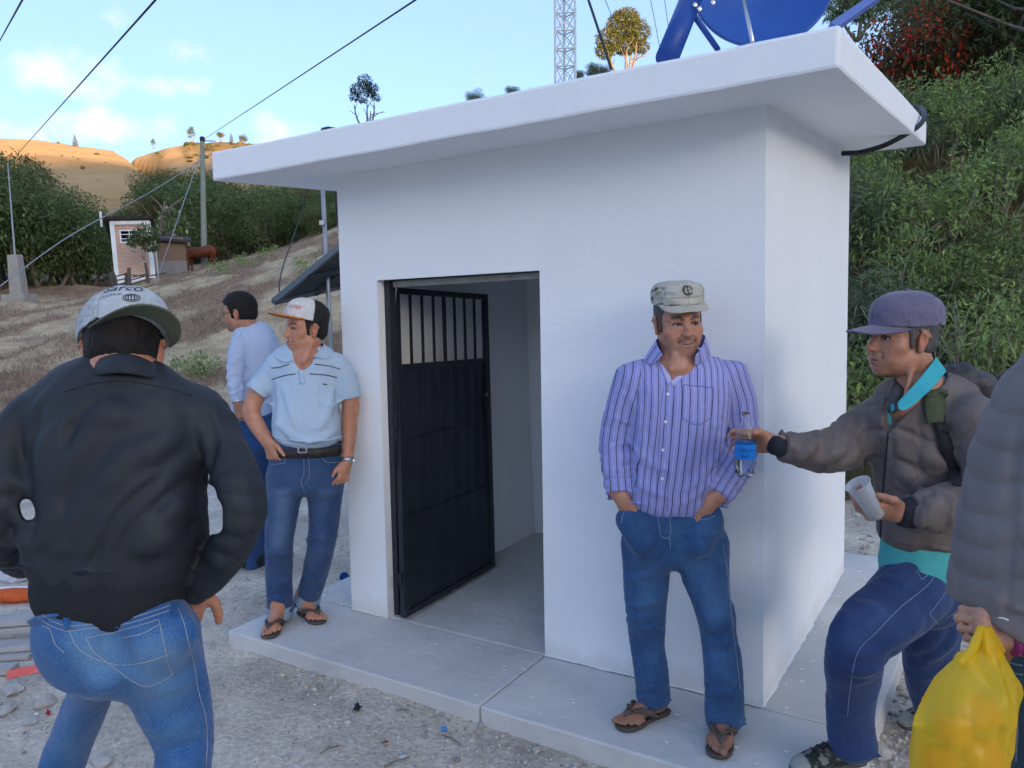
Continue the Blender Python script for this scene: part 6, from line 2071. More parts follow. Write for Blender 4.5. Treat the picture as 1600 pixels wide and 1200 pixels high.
 # forearms and hands going into the pockets
 sL = armL[-1]; wL = A.pt(976,786,-.055)
 B.cap(sL[0],wL,.034,.029,.01); make_hand(B,wL,A.pt(996,842,-.06) - wL,-EF * .8 - ER * .6,-1,.95,(.25,.3,.35,.4),thumb_dir=((.2,.95,-.2),(0,1,-.1),(0,1,-.1)))
 sR = armR[-1]; wR = A.pt(1104,790,-.095)
 B.cap(sR[0],wR,.036,.031,.01); make_hand(B,wR,A.pt(1092,845,-.085) - wR,-EF * .85 + ER * .5,1,.95,(.25,.3,.35,.4),thumb_dir=((.2,.95,-.2),(0,1,-.1),(0,1,-.1)))
 # feet
 W1,M1 = foot(B,f1h,f1t - f1h,.98,right=-1); W2,M2 = foot(B,f2h,f2t - f2h,.98,right=1)
 for W_,sec in ((W1,legL),(W2,legR)): B.cap(W_((0,.048,.09)),sec[-2][0],.036,.045,.02)
 hc = (.05,.046,.044)
 def col(V):
  c = hd.colors(V,skin,lip=(.27,.125,.105),hairc=(.035,.028,.025),stubble=.25,moustache=.8,brows=1.0,gaze=(-.35,1,-.35))
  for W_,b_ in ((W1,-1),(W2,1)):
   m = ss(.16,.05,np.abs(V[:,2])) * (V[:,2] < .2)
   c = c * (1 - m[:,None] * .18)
  for W_,b in ((W1,1),(W2,-1)):
   for i,(x,y) in enumerate(((b * .027,.250),(b * .004,.228),(-b * .0115,.221),(-b * .027,.210),(-b * .0425,.198))):
    q = W_((x,y - .006,.0225 if i == 0 else .0175))
    m = ss(.0085 if i == 0 else .006,.005 if i == 0 else .003,np.linalg.norm(V - q,axis=1))[:,None]
    c = c * (1 - m * .5) + np.array((.36,.26,.20)) * m * .5
  return c
 B.build('body',skin_mat,root,col)
 sandal(W1,M1,.98,-1,root,sandal_brown,sandal_strap); sandal(W2,M2,.98,1,root,sandal_brown,sandal_strap)
 hd.hair('hair',hair_gray,root,low=-.045,thick=.004)
 # ---- cap
 beige = material('pale_cap_cotton',(.47,.43,.35),rough=.85,col2=(.36,.33,.27),nscale=14,bump=.3,bscale=150,attr=None,sheen=.1)
 camo = material('camo_cap_cotton',(1,1,1),rough=.85,attr='Col',bump=.3,bscale=150)
 def ccol(L):
  base = np.tile(np.array((.47,.44,.37)),(len(L),1)); base *= (1 + .10 * fbm(L * 30,2)[:,None])
  n1 = fbm(L * np.array((26,26,40)) + 4,2); side = ss(.058,.08,np.abs(L[:,0])) * ss(-.03,.0,L[:,2])
  for th,colr in ((.16,(.10,.105,.07)),(.34,(.03,.032,.03)),(-.30,(.30,.24,.14))):
   m = (ss(th,th + .05,n1) if th > 0 else ss(th,th - .05,n1)) * side
   base = base * (1 - m[:,None] * .85) + np.array(colr) * m[:,None] * .85
  band = ss(.0022,.0012,np.abs(L[:,2] + .004)); base = base * (1 - .35 * band[:,None])
  return base
 cap,br,CF,BF,CW,CL = make_cap(hd,'cap',camo,root,brim_mat=beige,color=ccol,crown=(.089,.111,.047),zc=.094,yc=-.010,tilt=R(-3),brim_len=.040,brim_w=.085,brim_curve=.024,brim_drop=.016,flatness=3.2)
 # wreath emblem on the front panel
 olive = material('olive_print',(.055,.055,.035),rough=.8); greyp = material('grey_print',(.30,.30,.26),rough=.8)
 def onf(u,v,o=.0012):
  q = CW((u,.13,.022 + v)); dirn = -CF.cM[:,1]
  for _ in range(60):
   d = float(CF.sample(q));
   if d < o: break
   q = q + dirn * max(d - o * .5,.0004)
  return q
 for sgn in (-1,1):
  for kk in range(7):
   an = R(-80 + kk * 24); c0 = (sgn * .0155 * math.cos(an),.0155 * math.sin(an) * .95 - .002)
   tl = R(-80 + kk * 24 + 55); pts = [(c0[0] + sgn * .0062 * t * math.cos(tl),c0[1] + .0062 * t * math.sin(tl)) for t in (-1,0,1)]
   V = [onf(*pts[0]),onf(pts[1][0] + .0028 * math.sin(tl),pts[1][1] - .0028 * math.cos(tl)),onf(*pts[2]),onf(pts[1][0] - .0028 * math.sin(tl),pts[1][1] + .0028 * math.cos(tl))]
   mesh_obj('emblem_leaf',V,[(0,1,2,3)],olive,cap)
 def flat(poly,mat,o=.0015,nm='emblem_figure'):
  V = [onf(x,y,o) for x,y in poly]; c = onf(sum(p[0] for p in poly) / len(poly),sum(p[1] for p in poly) / len(poly),o)
  n = len(V); mesh_obj(nm,V + [c],[(i,(i + 1) % n,n) for i in range(n)],mat,cap)
 flat([(-.0018,-.013),(.0018,-.013),(.0016,.008),(.006,.0105),(.0015,.0125),(0,.0165),(-.0015,.0125),(-.006,.0105),(-.0016,.008)],olive)
 for sgn in (-1,1): flat([(sgn * .0035,-.007),(sgn * .009,-.002),(sgn * .008,.006),(sgn * .004,.002)],greyp,.0014)
 flat([(-.011,-.0165),(.011,-.0165),(.009,-.0125),(-.009,-.0125)],olive)
 return root

person_d()
# ------------------------------------------------------------------ man with the bottle
def person_e():
 G = onz(1395,1185,0.0); G[2] = 0
 A = Person(G)
 root = empty('person',G,'man in brown quilted jacket and purple cap stepping onto the slab, holding a bottle out','person')
 skin = (.46,.215,.13)
 jk = material('brown_jacket_nylon',(.110,.088,.082),rough=.55,col2=(.155,.127,.118),nscale=9,bump=.4,bscale=34,spec=.4,bdist=.006,bump2=(220,.25),wrinkle=(8,.016))
 jk_dark = material('dark_knit',(.016,.018,.024),rough=.9,col2=(.028,.030,.038),nscale=90,bump=.5,bscale=240)
 teal = material('teal_jersey',(.055,.36,.37),rough=.85,col2=(.085,.43,.43),nscale=8,bump=.3,bscale=40,bdist=.006)
 teal_c = material('teal_collar_knit',(.030,.33,.40),rough=.8,col2=(.05,.40,.45),nscale=30)
 lat = ER * .80 - EF * .60           # chest turned towards the left and the camera
 torso = A.secs([(1441,604,52,.075,.02),(1441,622,88,.105,.02),(1448,655,98,.130,.02),(1455,710,95,.140,.02),(1452,765,87,.138,.02),(1445,805,76,.130,.02),(1440,838,70,.124,.02)])
 torso = [(c,a,b) for c,a,b in torso]
 armF = A.secs([(1375,658,42,.082,.10),(1335,688,43,.082,.07),(1295,704,37,.075,.03),(1255,704,29,.060,.0),(1222,698,22.5,.045,-.02)])
 armN = A.secs([(1516,648,42,.088,-.10),(1538,700,44,.088,-.13),(1545,755,44,.084,-.17),(1515,786,43,.080,-.235),(1465,797,39,.072,-.275),(1424,801,31,.058,-.29)])
 def vlat(se):      # limbs keep their width across the sight line
  return se
 lo,hi = bounds(torso,armF,armN)
 F = Field(lo,hi,.005)
 F.loft(torso,cR,0,.025,power=2.3,flat=(False,True))
 up = np.array((0,0,1.0))
 F.loft(armF,up,.035,.02,flat=(False,True)); F.loft(armN,cR,.03,.02,flat=(False,True))
 # hood lump behind the neck, open front
 F.displace(folds(.10,.0085,(0,0,1),1.6,4.0,.45))
 local_folds(F,[q[0] for q in armF],.11,.055,.010,(0,0,1),1.5,2.0,.6)
 local_folds(F,[q[0] for q in armN[1:]],.12,.055,.010,(0,0,1),1.4,5.0,.6)
 rings(F,armN[3][0],armN[5][0],3.2,.008,.09,.5,4); rings(F,armF[1][0],armF[4][0],4.2,.006,.09,.4,7)
 quilt = [[(1354,640),(1350,700),(1356,760),(1364,830)],[(1378,690),(1374,760),(1374,850)],[(1352,634),(1372,632),(1384,640)],[(1350,676),(1366,672),(1386,674)],
    [(1400,668),(1420,676),(1450,690)],[(1390,715),(1420,726),(1462,752)],[(1436,660),(1440,700),(1434,740)],[(1394,762),(1420,780),(1460,800)],[(1440,735),(1424,770),(1404,806)],[(1462,690),(1480,710),(1500,740)],
    [(1400,812),(1420,822),(1440,828)],[(1395,690),(1390,760),(1388,850)],[(1352,720),(1366,716),(1384,718)],[(1358,772),(1370,768),(1384,770)],
    [(1500,690),(1530,670),(1556,672)],[(1470,770),(1482,790),(1478,826)],[(1440,776),(1446,800),(1444,828)],[(1340,652),(1330,690),(1322,726)],[(1300,676),(1292,704),(1286,738)]]
 for q in quilt: F.fold(q,.010,-.5,.007,n=11,ends=.7)
 for q,r in (([(1440,700),(1452,716),(1475,728)],.014),([(1408,740),(1424,750),(1440,770)],.012),([(1402,790),(1420,800),(1436,815)],.012),([(1320,700),(1300,712),(1280,722)],.012),([(1345,700),(1330,716),(1310,730)],.010),
     ([(1275,690),(1262,704),(1250,716)],.009),([(1520,740),(1505,760),(1480,768)],.013),([(1465,778),(1450,796),(1446,816)],.010)):
  F.fold(q,r,.42,.022)
 # the open front: a wedge from the collar down
 vH = F.hits([(1424,606),(1412,622),(1402,640),(1394,660),(1389,676)])
 for i,(r0,r1) in enumerate(((.055,.045),(.045,.034),(.034,.020),(.020,.006))): F.cap(vH[i] + EF * .01,vH[i + 1] + EF * .01,r0,r1,.004,'s')
 F.loft([(A.pt(1442,560,.0),.075,.075),(A.pt(1440,612,.0),.070,.070)],cR,.006,op='s')
 jacket = F.build('jacket',jk,root)
 # stand collar and hood roll
 H = Field(A.pt(1455,600,.0) - .22,A.pt(1455,600,.0) + .22,.0045)
 hood = [A.pt(1395,640,-.09),A.pt(1400,612,-.055),A.pt(1412,596,.06),A.pt(1450,582,.10),A.pt(1482,586,.04),A.pt(1486,600,-.02)]
 H.chain(smooth_path(hood,22),np.interp(np.linspace(0,1,22),[0,.3,.7,1],[.012,.020,.024,.014]),.015)
 H.chain([A.pt(1478,584,.02),A.pt(1506,590,.0),A.pt(1534,604,-.01),A.pt(1556,622,.02)],[.026,.040,.038,.02],.03)
 H.displace(folds(.05,.009,cR,1.5,3,.6)); H.build('hood',material('hood_nylon',(.035,.032,.036),rough=.5,col2=(.065,.06,.062),nscale=14,bump=.4,bscale=40),jacket)
 # zip edge along the front
 for pts in ([(1388,676),(1384,720),(1379,780),(1376,840)],):
  thread(F.snap(F.hits(pts,30),.001),.0032,'zip',jk_dark,jacket)
 for secs in (armF,armN):
  a,b = secs[-2],secs[-1]; W = b[0] - a[0]; W /= np.linalg.norm(W)
  K = Field(b[0] - .11,b[0] + .11,.0036)
  K.loft([(b[0] - W * .012,b[1] * .86,b[2] * .90),(b[0] + W * .006,b[1] * .76,b[2] * .82),(b[0] + W * .040,b[1] * .66,b[2] * .70)],up if secs is armF else cR,0,flat=(True,True))
  V_ = np.cross(W,cU); V_ /= np.linalg.norm(V_); U_ = np.cross(V_,W)
  K.displace(lambda p,c=b[0]: .0016 * np.sin(np.arctan2((p - c) @ U_,(p - c) @ V_) * 26))
  K.build('knit_cuff',jk_dark,jacket)
 # ---- teal shirt: collar, placket and hem
 S = Field(*bounds(torso,m=.05),.005)
 S.loft(shrink(torso[:-1],.90,.0) + [(torso[-1][0],torso[-1][1] * .90,torso[-1][2] * .92),(A.pt(1441,876,.02),A.px(64,876),.122),(A.pt(1441,892,.02),A.px(64,876),.122)],cR,0,.02)
 S.displace(folds(.07,.006,cR,2.0,3.0,.5))
 vS = S.hits([(1432,600),(1418,622),(1406,645),(1400,668)])
 for i,(r0,r1) in enumerate(((.055,.042),(.042,.024),(.024,.006))): S.cap(vS[i] + EF * .01,vS[i + 1] + EF * .01,r0,r1,.004,'s')
 shirt = S.build('polo_shirt',teal,root)
 def leaf(outer,inner):
  O = smooth_path([A.pt(*q) for q in outer],14); I = smooth_path([A.pt(*q) for q in inner],14)
  m = 14; V = np.concatenate([I,I * .5 + O * .5,O]); Fc = [(r * m + i,r * m + i + 1,(r + 1) * m + i + 1,(r + 1) * m + i) for r in range(2) for i in range(m - 1)]
  o = mesh_obj('collar',V,Fc,teal_c,shirt,True)
  md = o.modifiers.new('thick','SOLIDIFY'); md.thickness = .005; md.offset = 0
  md = o.modifiers.new('sub','SUBSURF'); md.levels = 2; md.render_levels = 2
 leaf([(1476,585,.03),(1478,582,-.06),(1452,612,-.135),(1418,640,-.155),(1404,640,-.155)],[(1462,556,.03),(1459,562,-.055),(1434,594,-.115),(1408,622,-.135),(1402,630,-.14)])
 leaf([(1400,606,.02),(1394,620,-.05),(1392,634,-.10),(1393,645,-.115)],[(1408,598,.02),(1399,610,-.04),(1397,626,-.085),(1398,640,-.11)])
 # ---- jeans
 hips = A.secs([(1446,874,61,.115,.02),(1446,905,70,.120,.02),(1452,935,68,.122,.03)])
 legN = A.secs([(1428,920,60,.110,-.03),(1390,957,57,.100,-.11),(1350,990,52,.092,-.17),(1334,1024,47,.082,-.17),(1333,1061,43,.074,-.12),(1329,1106,38,.068,-.07),(1331,1150,39,.068,-.05),(1333,1172,40,.070,-.05)])
 legF = A.secs([(1462,935,50,.105,.10),(1453,1000,45,.092,.16),(1456,1060,41,.082,.22),(1470,1120,36,.072,.30),(1482,1180,34,.068,.36),(1488,1206,34,.066,.38)])
 J = Field(*bounds(hips,legN,legF),.005)
 J.loft(hips,cR,0,.02); J.loft(legN,cR,.03,.03,flat=(False,True)); J.loft(legF,cR,.025,.03)
 J.displace(folds(.10,.0105,(0,0,1),2.0,9.0,.45))
 for q,r,rise in (([(1378,1020),(1352,1022),(1322,1014)],.012,.5),([(1382,1034),(1360,1046),(1330,1048)],.013,.45),([(1380,1010),(1400,998),(1440,975)],.012,.4),
      ([(1390,895),(1410,890),(1432,884)],.010,.45),([(1392,905),(1408,912),(1428,900)],.010,.4),
      ([(1470,985),(1455,1005),(1420,1018)],.012,.4),([(1495,985),(1480,1010),(1450,1030)],.012,.4),([(1496,1020),(1475,1050),(1440,1060)],.010,.4),([(1370,960),(1345,985),(1318,1000)],.010,.3)):
  J.fold(q,r,rise * .7,.026)
 dm = denim('dark_denim',(.018,.040,.118),(.055,.105,.24))
 jeans = J.build('jeans',dm,root,fade_at([([A.pt(1370,950,-.22),A.pt(1320,1000,-.26)],.09,.30),([A.pt(1460,925,-.1)],.08,.25),([legN[-1][0]],.08,.25)],.12))
 for q in ([(1468,886),(1450,914),(1408,948),(1372,985),(1340,1020),(1328,1080),(1324,1120)],[(1452,960),(1466,976),(1500,950)],[(1452,960),(1478,925),(1500,890)],[(1432,890),(1440,906),(1452,896)]):
  thread(J.snap(J.hits(q,34),.0006),.0013,'seam',stitch_blue,jeans)
 # ---- body
 hd = Head(A.pt(1409,526,.0),-ER * .97 - EF * .20 + np.array((0,0,.02)),(0,0,1),1.10,0)
 lo,hi = bounds(torso,armF,armN,legN,legF,m=.09); lo[2] = -.12; lo = np.minimum(lo,A.pt(1130,690,-.1) - .03); hi = np.maximum(hi,A.pt(1130,640,.1)); hi[2] = hd.c[2] + .18
 hl,hh = hd.c - .155,hd.c + .155
 hand_r = (A.pt(1130,690,-.10),A.pt(1225,690,.1)); hand_l = (A.pt(1320,800,-.40),A.pt(1412,800,-.2))
 fx = [(hl[0],hh[0],.0030),(min(hand_r[0][0],hand_r[1][0]) - .02,max(hand_r[0][0],hand_r[1][0]) + .02,.0036),(min(hand_l[0][0],hand_l[1][0]),max(hand_l[0][0],hand_l[1][0]),.0036)]
 fy = [(hl[1],hh[1],.0030),(min(hand_r[0][1],hand_r[1][1]) - .02,max(hand_r[0][1],hand_r[1][1]) + .02,.0036),(min(hand_l[0][1],hand_l[1][1]),max(hand_l[0][1],hand_l[1][1]),.0036)]
 fz = [(hl[2] - .02,hh[2],.0030),(A.pt(1170,760,-.05)[2],A.pt(1170,640,-.05)[2],.0036),(A.pt(1370,840,-.3)[2],A.pt(1370,750,-.3)[2],.0036)]
 B = Field(lo,hi,.0065,fx,fy,fz)
 B.loft(shrink(torso,.80),cR,0,.02); B.loft(shrink(hips,.82),cR,.02,.02)
 for s_ in (armF,armN,legN,legF): B.loft(shrink(s_,.66),up if s_ is armF else cR,.02,.01)
 B.loft([(hd.w((0,-.022,-.045)),.058,.058),(A.pt(1438,590,.0),.062,.062),(A.pt(1440,625,.0),.095,.085)],cR,.02,.02)
 B.loft([(A.pt(1424,606,-.04),.048,.045),(A.pt(1410,640,-.035),.034,.035)],cR,.03,.02)
 B.cap(hd.w((-.045,-.01,-.06)),A.pt(1414,622,-.105),.009,.007,.02)
 hd.carve(B,jaw=1.05,nose=1.12,cheek=1.08,creases=.7,squint=.35,lips=.75,smile=-.6)
 # right hand round the bottle
 bottle_c = A.pt(1165,693,-.035)
 wr = A.pt(1206,692,-.005)
 b = armF[-1]; B.cap(b[0],wr,.030,.027,.01)
 make_hand(B,wr,A.pt(1178,689,.028) - wr,EF * .95 + np.array((0,0,.20)),-1,1.02,((.35,.95,.7),(.35,.95,.75),(.4,.95,.8),(.5,1.0,.8)),spread=.16,
    thumb_dir=((.75,.42,-.85),(.10,.75,-.75),(.0,.85,-.45)))
 # left hand round the cup
 wl = A.pt(1404,801,-.295); b = armN[-1]; B.cap(b[0],wl,.033,.029,.01)
 make_hand(B,wl,A.pt(1366,797,-.31) - wl,-EF * .72 + np.array((0,0,-.62)) ,1,1.04,((.55,.75,.5),(.6,.8,.5),(.65,.85,.5),(.7,.9,.5)),spread=.10,
    thumb_dir=((.62,.72,.10),(.15,.95,-.10),(.0,1.0,-.20)))
 def col(V):
  return hd.colors(V,skin,lip=(.24,.105,.085),hairc=(.03,.026,.025),stubble=.12,moustache=.15,brows=.8,gaze=(0,1,-.05),gray=.35)
 B.build('body',skin_mat,root,col)
 hd.hair('hair',hair_gray,root,low=-.050,thick=.004,burn=True)
 # ---- cap
 purple = material('washed_purple_cap',(.118,.100,.165),rough=.85,col2=(.155,.135,.20),nscale=9,bump=.3,bscale=160,sheen=.2)
 cap,br,CF,BF,CW,CL = make_cap(hd,'cap',purple,root,crown=(.086,.112,.074),zc=.064,yc=-.014,tilt=R(0),brim_len=.074,brim_w=.080,brim_curve=.024,brim_drop=.014,flatness=2.25)
 mb = MB(); mb.lathe([(.008,-.002),(.007,.003),(.003,.006),(0,.006)],CW((0,0,.0735)),12,CF.cM); mb.build('cap_button',purple,cap)
 # ---- sneaker on the slab and the other on the gravel
 def sneaker(heel,toe,right):
  y = toe - heel; y[2] = 0; y /= np.linalg.norm(y); z = up; x = np.cross(y,z); M = np.stack([x,y,z],1)
  W = lambda p: heel + M @ np.array(p,float)
  S_ = Field(heel + y * .14 - .24,heel + y * .14 + .24,.0042)
  S_.loft([(W((0,.03,.060)),.036,.050),(W((0,.10,.056)),.040,.046),(W((0,.17,.045)),.046,.034),(W((0,.235,.034)),.044,.024),(W((0,.272,.028)),.030,.016)],x,0,.02)
  S_.loft([(W((0,.045,.07)),.040,.046),(W((0,.05,.115)),.042,.046)],x,.02,.02)
  S_.displace(folds(.05,.0025,x,2,3,.5)); S_.plane(W((0,0,.020)),-z)
  camo = material('sneaker_upper',(1,1,1),rough=.8,attr='Col',bump=.4,bscale=120)
  def sc_(V):
   L = (V - heel) @ M; n = fbm(L * 24 + 3,3)[:,None]; c = np.tile(np.array((.020,.022,.022)),(len(V),1))
   c = c * (1 - ss(.12,.18,n)) + np.array((.075,.085,.065)) * ss(.12,.18,n); c = c * (1 - ss(.26,.32,-n) * .8) + np.array((.22,.22,.20)) * ss(.26,.32,-n) * .8
   m = ss(.232,.242,L[:,1])[:,None]; return c * (1 - m) + np.array((.30,.31,.29)) * m
  up_ = S_.build('sneaker',camo,root,sc_)
  T = Field(heel + y * .14 - .24,heel + y * .14 + .24,.0042)
  T.loft([(W((0,.02,.012)),.036,.016),(W((0,.10,.012)),.040,.016),(W((0,.18,.012)),.049,.016),(W((0,.24,.013)),.046,.015),(W((0,.275,.017)),.032,.012)],x,0,.02)
  T.plane(W((0,0,.001)),-z); T.plane(W((0,0,.026)),z); T.build('sole',material('sneaker_sole',(.045,.046,.045),rough=.8,col2=(.12,.12,.115),nscale=18),up_)
  lace = material('dark_lace',(.012,.013,.014),rough=.8)
  for i in range(5):
   yy = .105 + .022 * i; zz = .104 - .0115 * i
   a_ = S_.snap(np.array([W((-.024,yy,zz)),W((-.008,yy + .004,zz + .014)),W((.008,yy + .006,zz + .014)),W((.024,yy,zz))]),.002); thread(smooth_path(a_,12),.0026,'lace',lace,up_)
  lp = S_.snap(np.array([W((0,.098,.12))]),.002)[0]
  for sx in (-1,1): thread(smooth_path([lp,lp + x * .020 * sx + z * .018 + y * .012,lp + x * .034 * sx + z * .006 + y * .020,lp + x * .014 * sx + y * .016 - z * .004],16),.0022,'lace',lace,up_)
 sneaker(onz(1352,1190,.0) + (0,0,.001),onz(1230,1212,.0),1)
 g_ = A.pt(1500,1250,.40); g_[2] = zat(*[float(v) for v in to_ad(g_)]) + .005
 sneaker(g_,g_ - ER * .28 - EF * .06,-1)
 # ---- bottle, cup and backpack are things of their own
 clear = material('clear_plastic',(.95,.97,.98),rough=.03,trans=1.0,ior=1.25,spec=.5)
 water = material('water',(.93,.97,1.0),rough=.0,trans=1.0,ior=1.33)
 ax_b = np.array((0,0,1.0)) + ER * .02; ax_b /= np.linalg.norm(ax_b)
 Mb = frame(np.cross(ax_b,ER) * -1,ax_b); q = A.pt(1164,744,-.035); s_b = A.px(100,700,-.035) / .200
 br_ = empty('water_bottle',q,'half empty clear plastic water bottle with a blue label in the outstretched hand','bottle')
 prof = [(.001,.006),(.014,.004),(.024,.000),(.030,.004),(.0325,.014),(.0325,.050),(.031,.054),(.0325,.058),(.0325,.112),(.031,.118),(.0285,.134),(.022,.154),(.0145,.172),(.0125,.180),(.0125,.186),(.0150,.187),(.0150,.190),(.0125,.191),(.0125,.203),(.0108,.203),(.0108,.186),(.0128,.170),(.0204,.153),(.0270,.133),(.0297,.117),(.0310,.058),(.0310,.016),(.028,.006),(.0,.008)]
 mb = MB(); mb.lathe([(r * s_b,z * s_b) for r,z in prof],q,40,Mb)
 o = mb.build('bottle_wall',clear,br_,True)
 for v in o.data.vertices:          # petaloid foot
  L = Mb.T @ (np.array(v.co) )
  if L[2] < .034 * s_b:
   th = math.atan2(L[1],L[0]); v.co += Vector(Mb @ np.array((0,0,.006 * s_b * max(0,1 - L[2] / (.034 * s_b)) * (.5 + .5 * math.cos(5 * th)))))
 mb = MB(); mb.lathe([(0,.012 * s_b),(.0295 * s_b,.014 * s_b),(.0304 * s_b,.058 * s_b),(.0304 * s_b,.1125 * s_b),(0,.1125 * s_b)],q,32,Mb); mb.build('water_fill',water,br_,True)
 lab = material('blue_label',(.010,.16,.55),rough=.3,col2=(.014,.22,.62),nscale=8)
 mb = MB(); mb.lathe([(.0330 * s_b,.058 * s_b),(.0331 * s_b,.059 * s_b),(.0331 * s_b,.104 * s_b),(.0330 * s_b,.105 * s_b)],q,40,Mb); lb = mb.build('label',lab,br_,True)
 dk = material('label_dark_print',(.006,.012,.10),rough=.35)
 phi0 = math.atan2((Mb.T @ (CAM - q))[1],(Mb.T @ (CAM - q))[0])
 def lm(u,v):
  th = phi0 + u / .0331; r = .0334 * s_b; return q + Mb @ np.array((r * math.cos(th),r * math.sin(th),(.088 + v) * s_b))
 surf_text('CIELO',.0165,None,lm,'label_lettering',dk,lb)
 def lm2(u,v):
  th = phi0 + u / .0331; r = .0334 * s_b; return q + Mb @ np.array((r * math.cos(th),r * math.sin(th),(.071 + v) * s_b))
 surf_text('agua',.012,None,lm2,'label_lettering',dk,lb)
 # cup
 cb = A.pt(1370,806,-.325); cm_ = A.pt(1340,756,-.335); axc = cm_ - cb; hc_ = np.linalg.norm(axc); axc /= hc_
 Mc = frame(np.cross(axc,ER) * -1,axc); rc = A.px(19.5,757,-.33)
 cup = empty('plastic_cup',cb,'translucent white plastic cup held tilted at waist height','cup')
 pr = [(.0,.0),(rc * .62,.0),(rc * .66,.002),(rc * .80,hc_ * .6),(rc * .90,hc_ * .85),(rc * 1.0,hc_ * .97),(rc * 1.03,hc_),(rc * 1.0,hc_ * 1.005),(rc * .96,hc_ * .97),(rc * .87,hc_ * .85),(rc * .77,hc_ * .6),(rc * .63,.004),(0,.004)]
 fr = material('frosted_plastic',(.86,.88,.90),rough=.35,trans=.65,ior=1.3,bump=.2,bscale=90)
 mb = MB(); mb.lathe(pr,cb,36,Mc); mb.build('cup_wall',fr,cup,True)
 rim = MB(); an = np.linspace(0,2 * math.pi,37); rim.tube([cb + Mc @ np.array((rc * 1.02 * math.cos(t),rc * 1.02 * math.sin(t),hc_)) for t in an],.0016,6); rim.build('cup_rim',fr,cup,True)
 # backpack: a strap over the near shoulder and the bag behind
 bp = empty('backpack',A.pt(1560,720,.12),'dark backpack with an olive green shoulder strap on the man in brown','backpack')
 olive = material('olive_webbing',(.060,.072,.038),rough=.85,col2=(.085,.10,.055),nscale=30,bump=.35,bscale=180)
 blackw = material('black_webbing',(.012,.013,.016),rough=.7,bump=.3,bscale=200)
 K = Field(A.pt(1580,730,.16) - .34,A.pt(1580,730,.16) + .34,.007)
 K.loft([(A.pt(1545,622,.14),.10,.06),(A.pt(1570,680,.16),.15,.09),(A.pt(1580,760,.18),.155,.10),(A.pt(1580,830,.18),.14,.09)],cR,0,.03,power=3); K.displace(folds(.12,.008,(0,0,1),1.5,2)); K.build('bag',material('black_nylon_bag',(.022,.022,.026),rough=.7,bump=.4,bscale=90),bp)
 up_path = [A.pt(1498,585,.10),A.pt(1482,574,.04)] + list(F.snap(F.hits([(1474,590),(1464,606),(1459,630),(1464,660)],9),.006))
 up_path = smooth_path(np.array(up_path),30)
 ribbon(up_path,ER + EF * .1,A.px(34,620),.007,'shoulder_strap',olive,bp,nrm=-EF,crown=.5)
 lowp = F.snap(F.hits([(1466,648),(1472,672),(1482,700),(1492,730),(1500,760)],16),.006)
 ribbon(lowp,ER,A.px(20,700),.004,'adjuster_strap',blackw,bp,nrm=-EF)
 hq = F.hit(1473,668); gq = F.grad(hq[None],.01)[0]; Mq = frame(np.cross(gq,ER) * -1,gq)
 mb = MB(); mb.box(hq + gq * .012,(.016,.010,.005),Mq); mb.build('buckle',black_rough,bp,bevel=.003)
 return root

person_e()
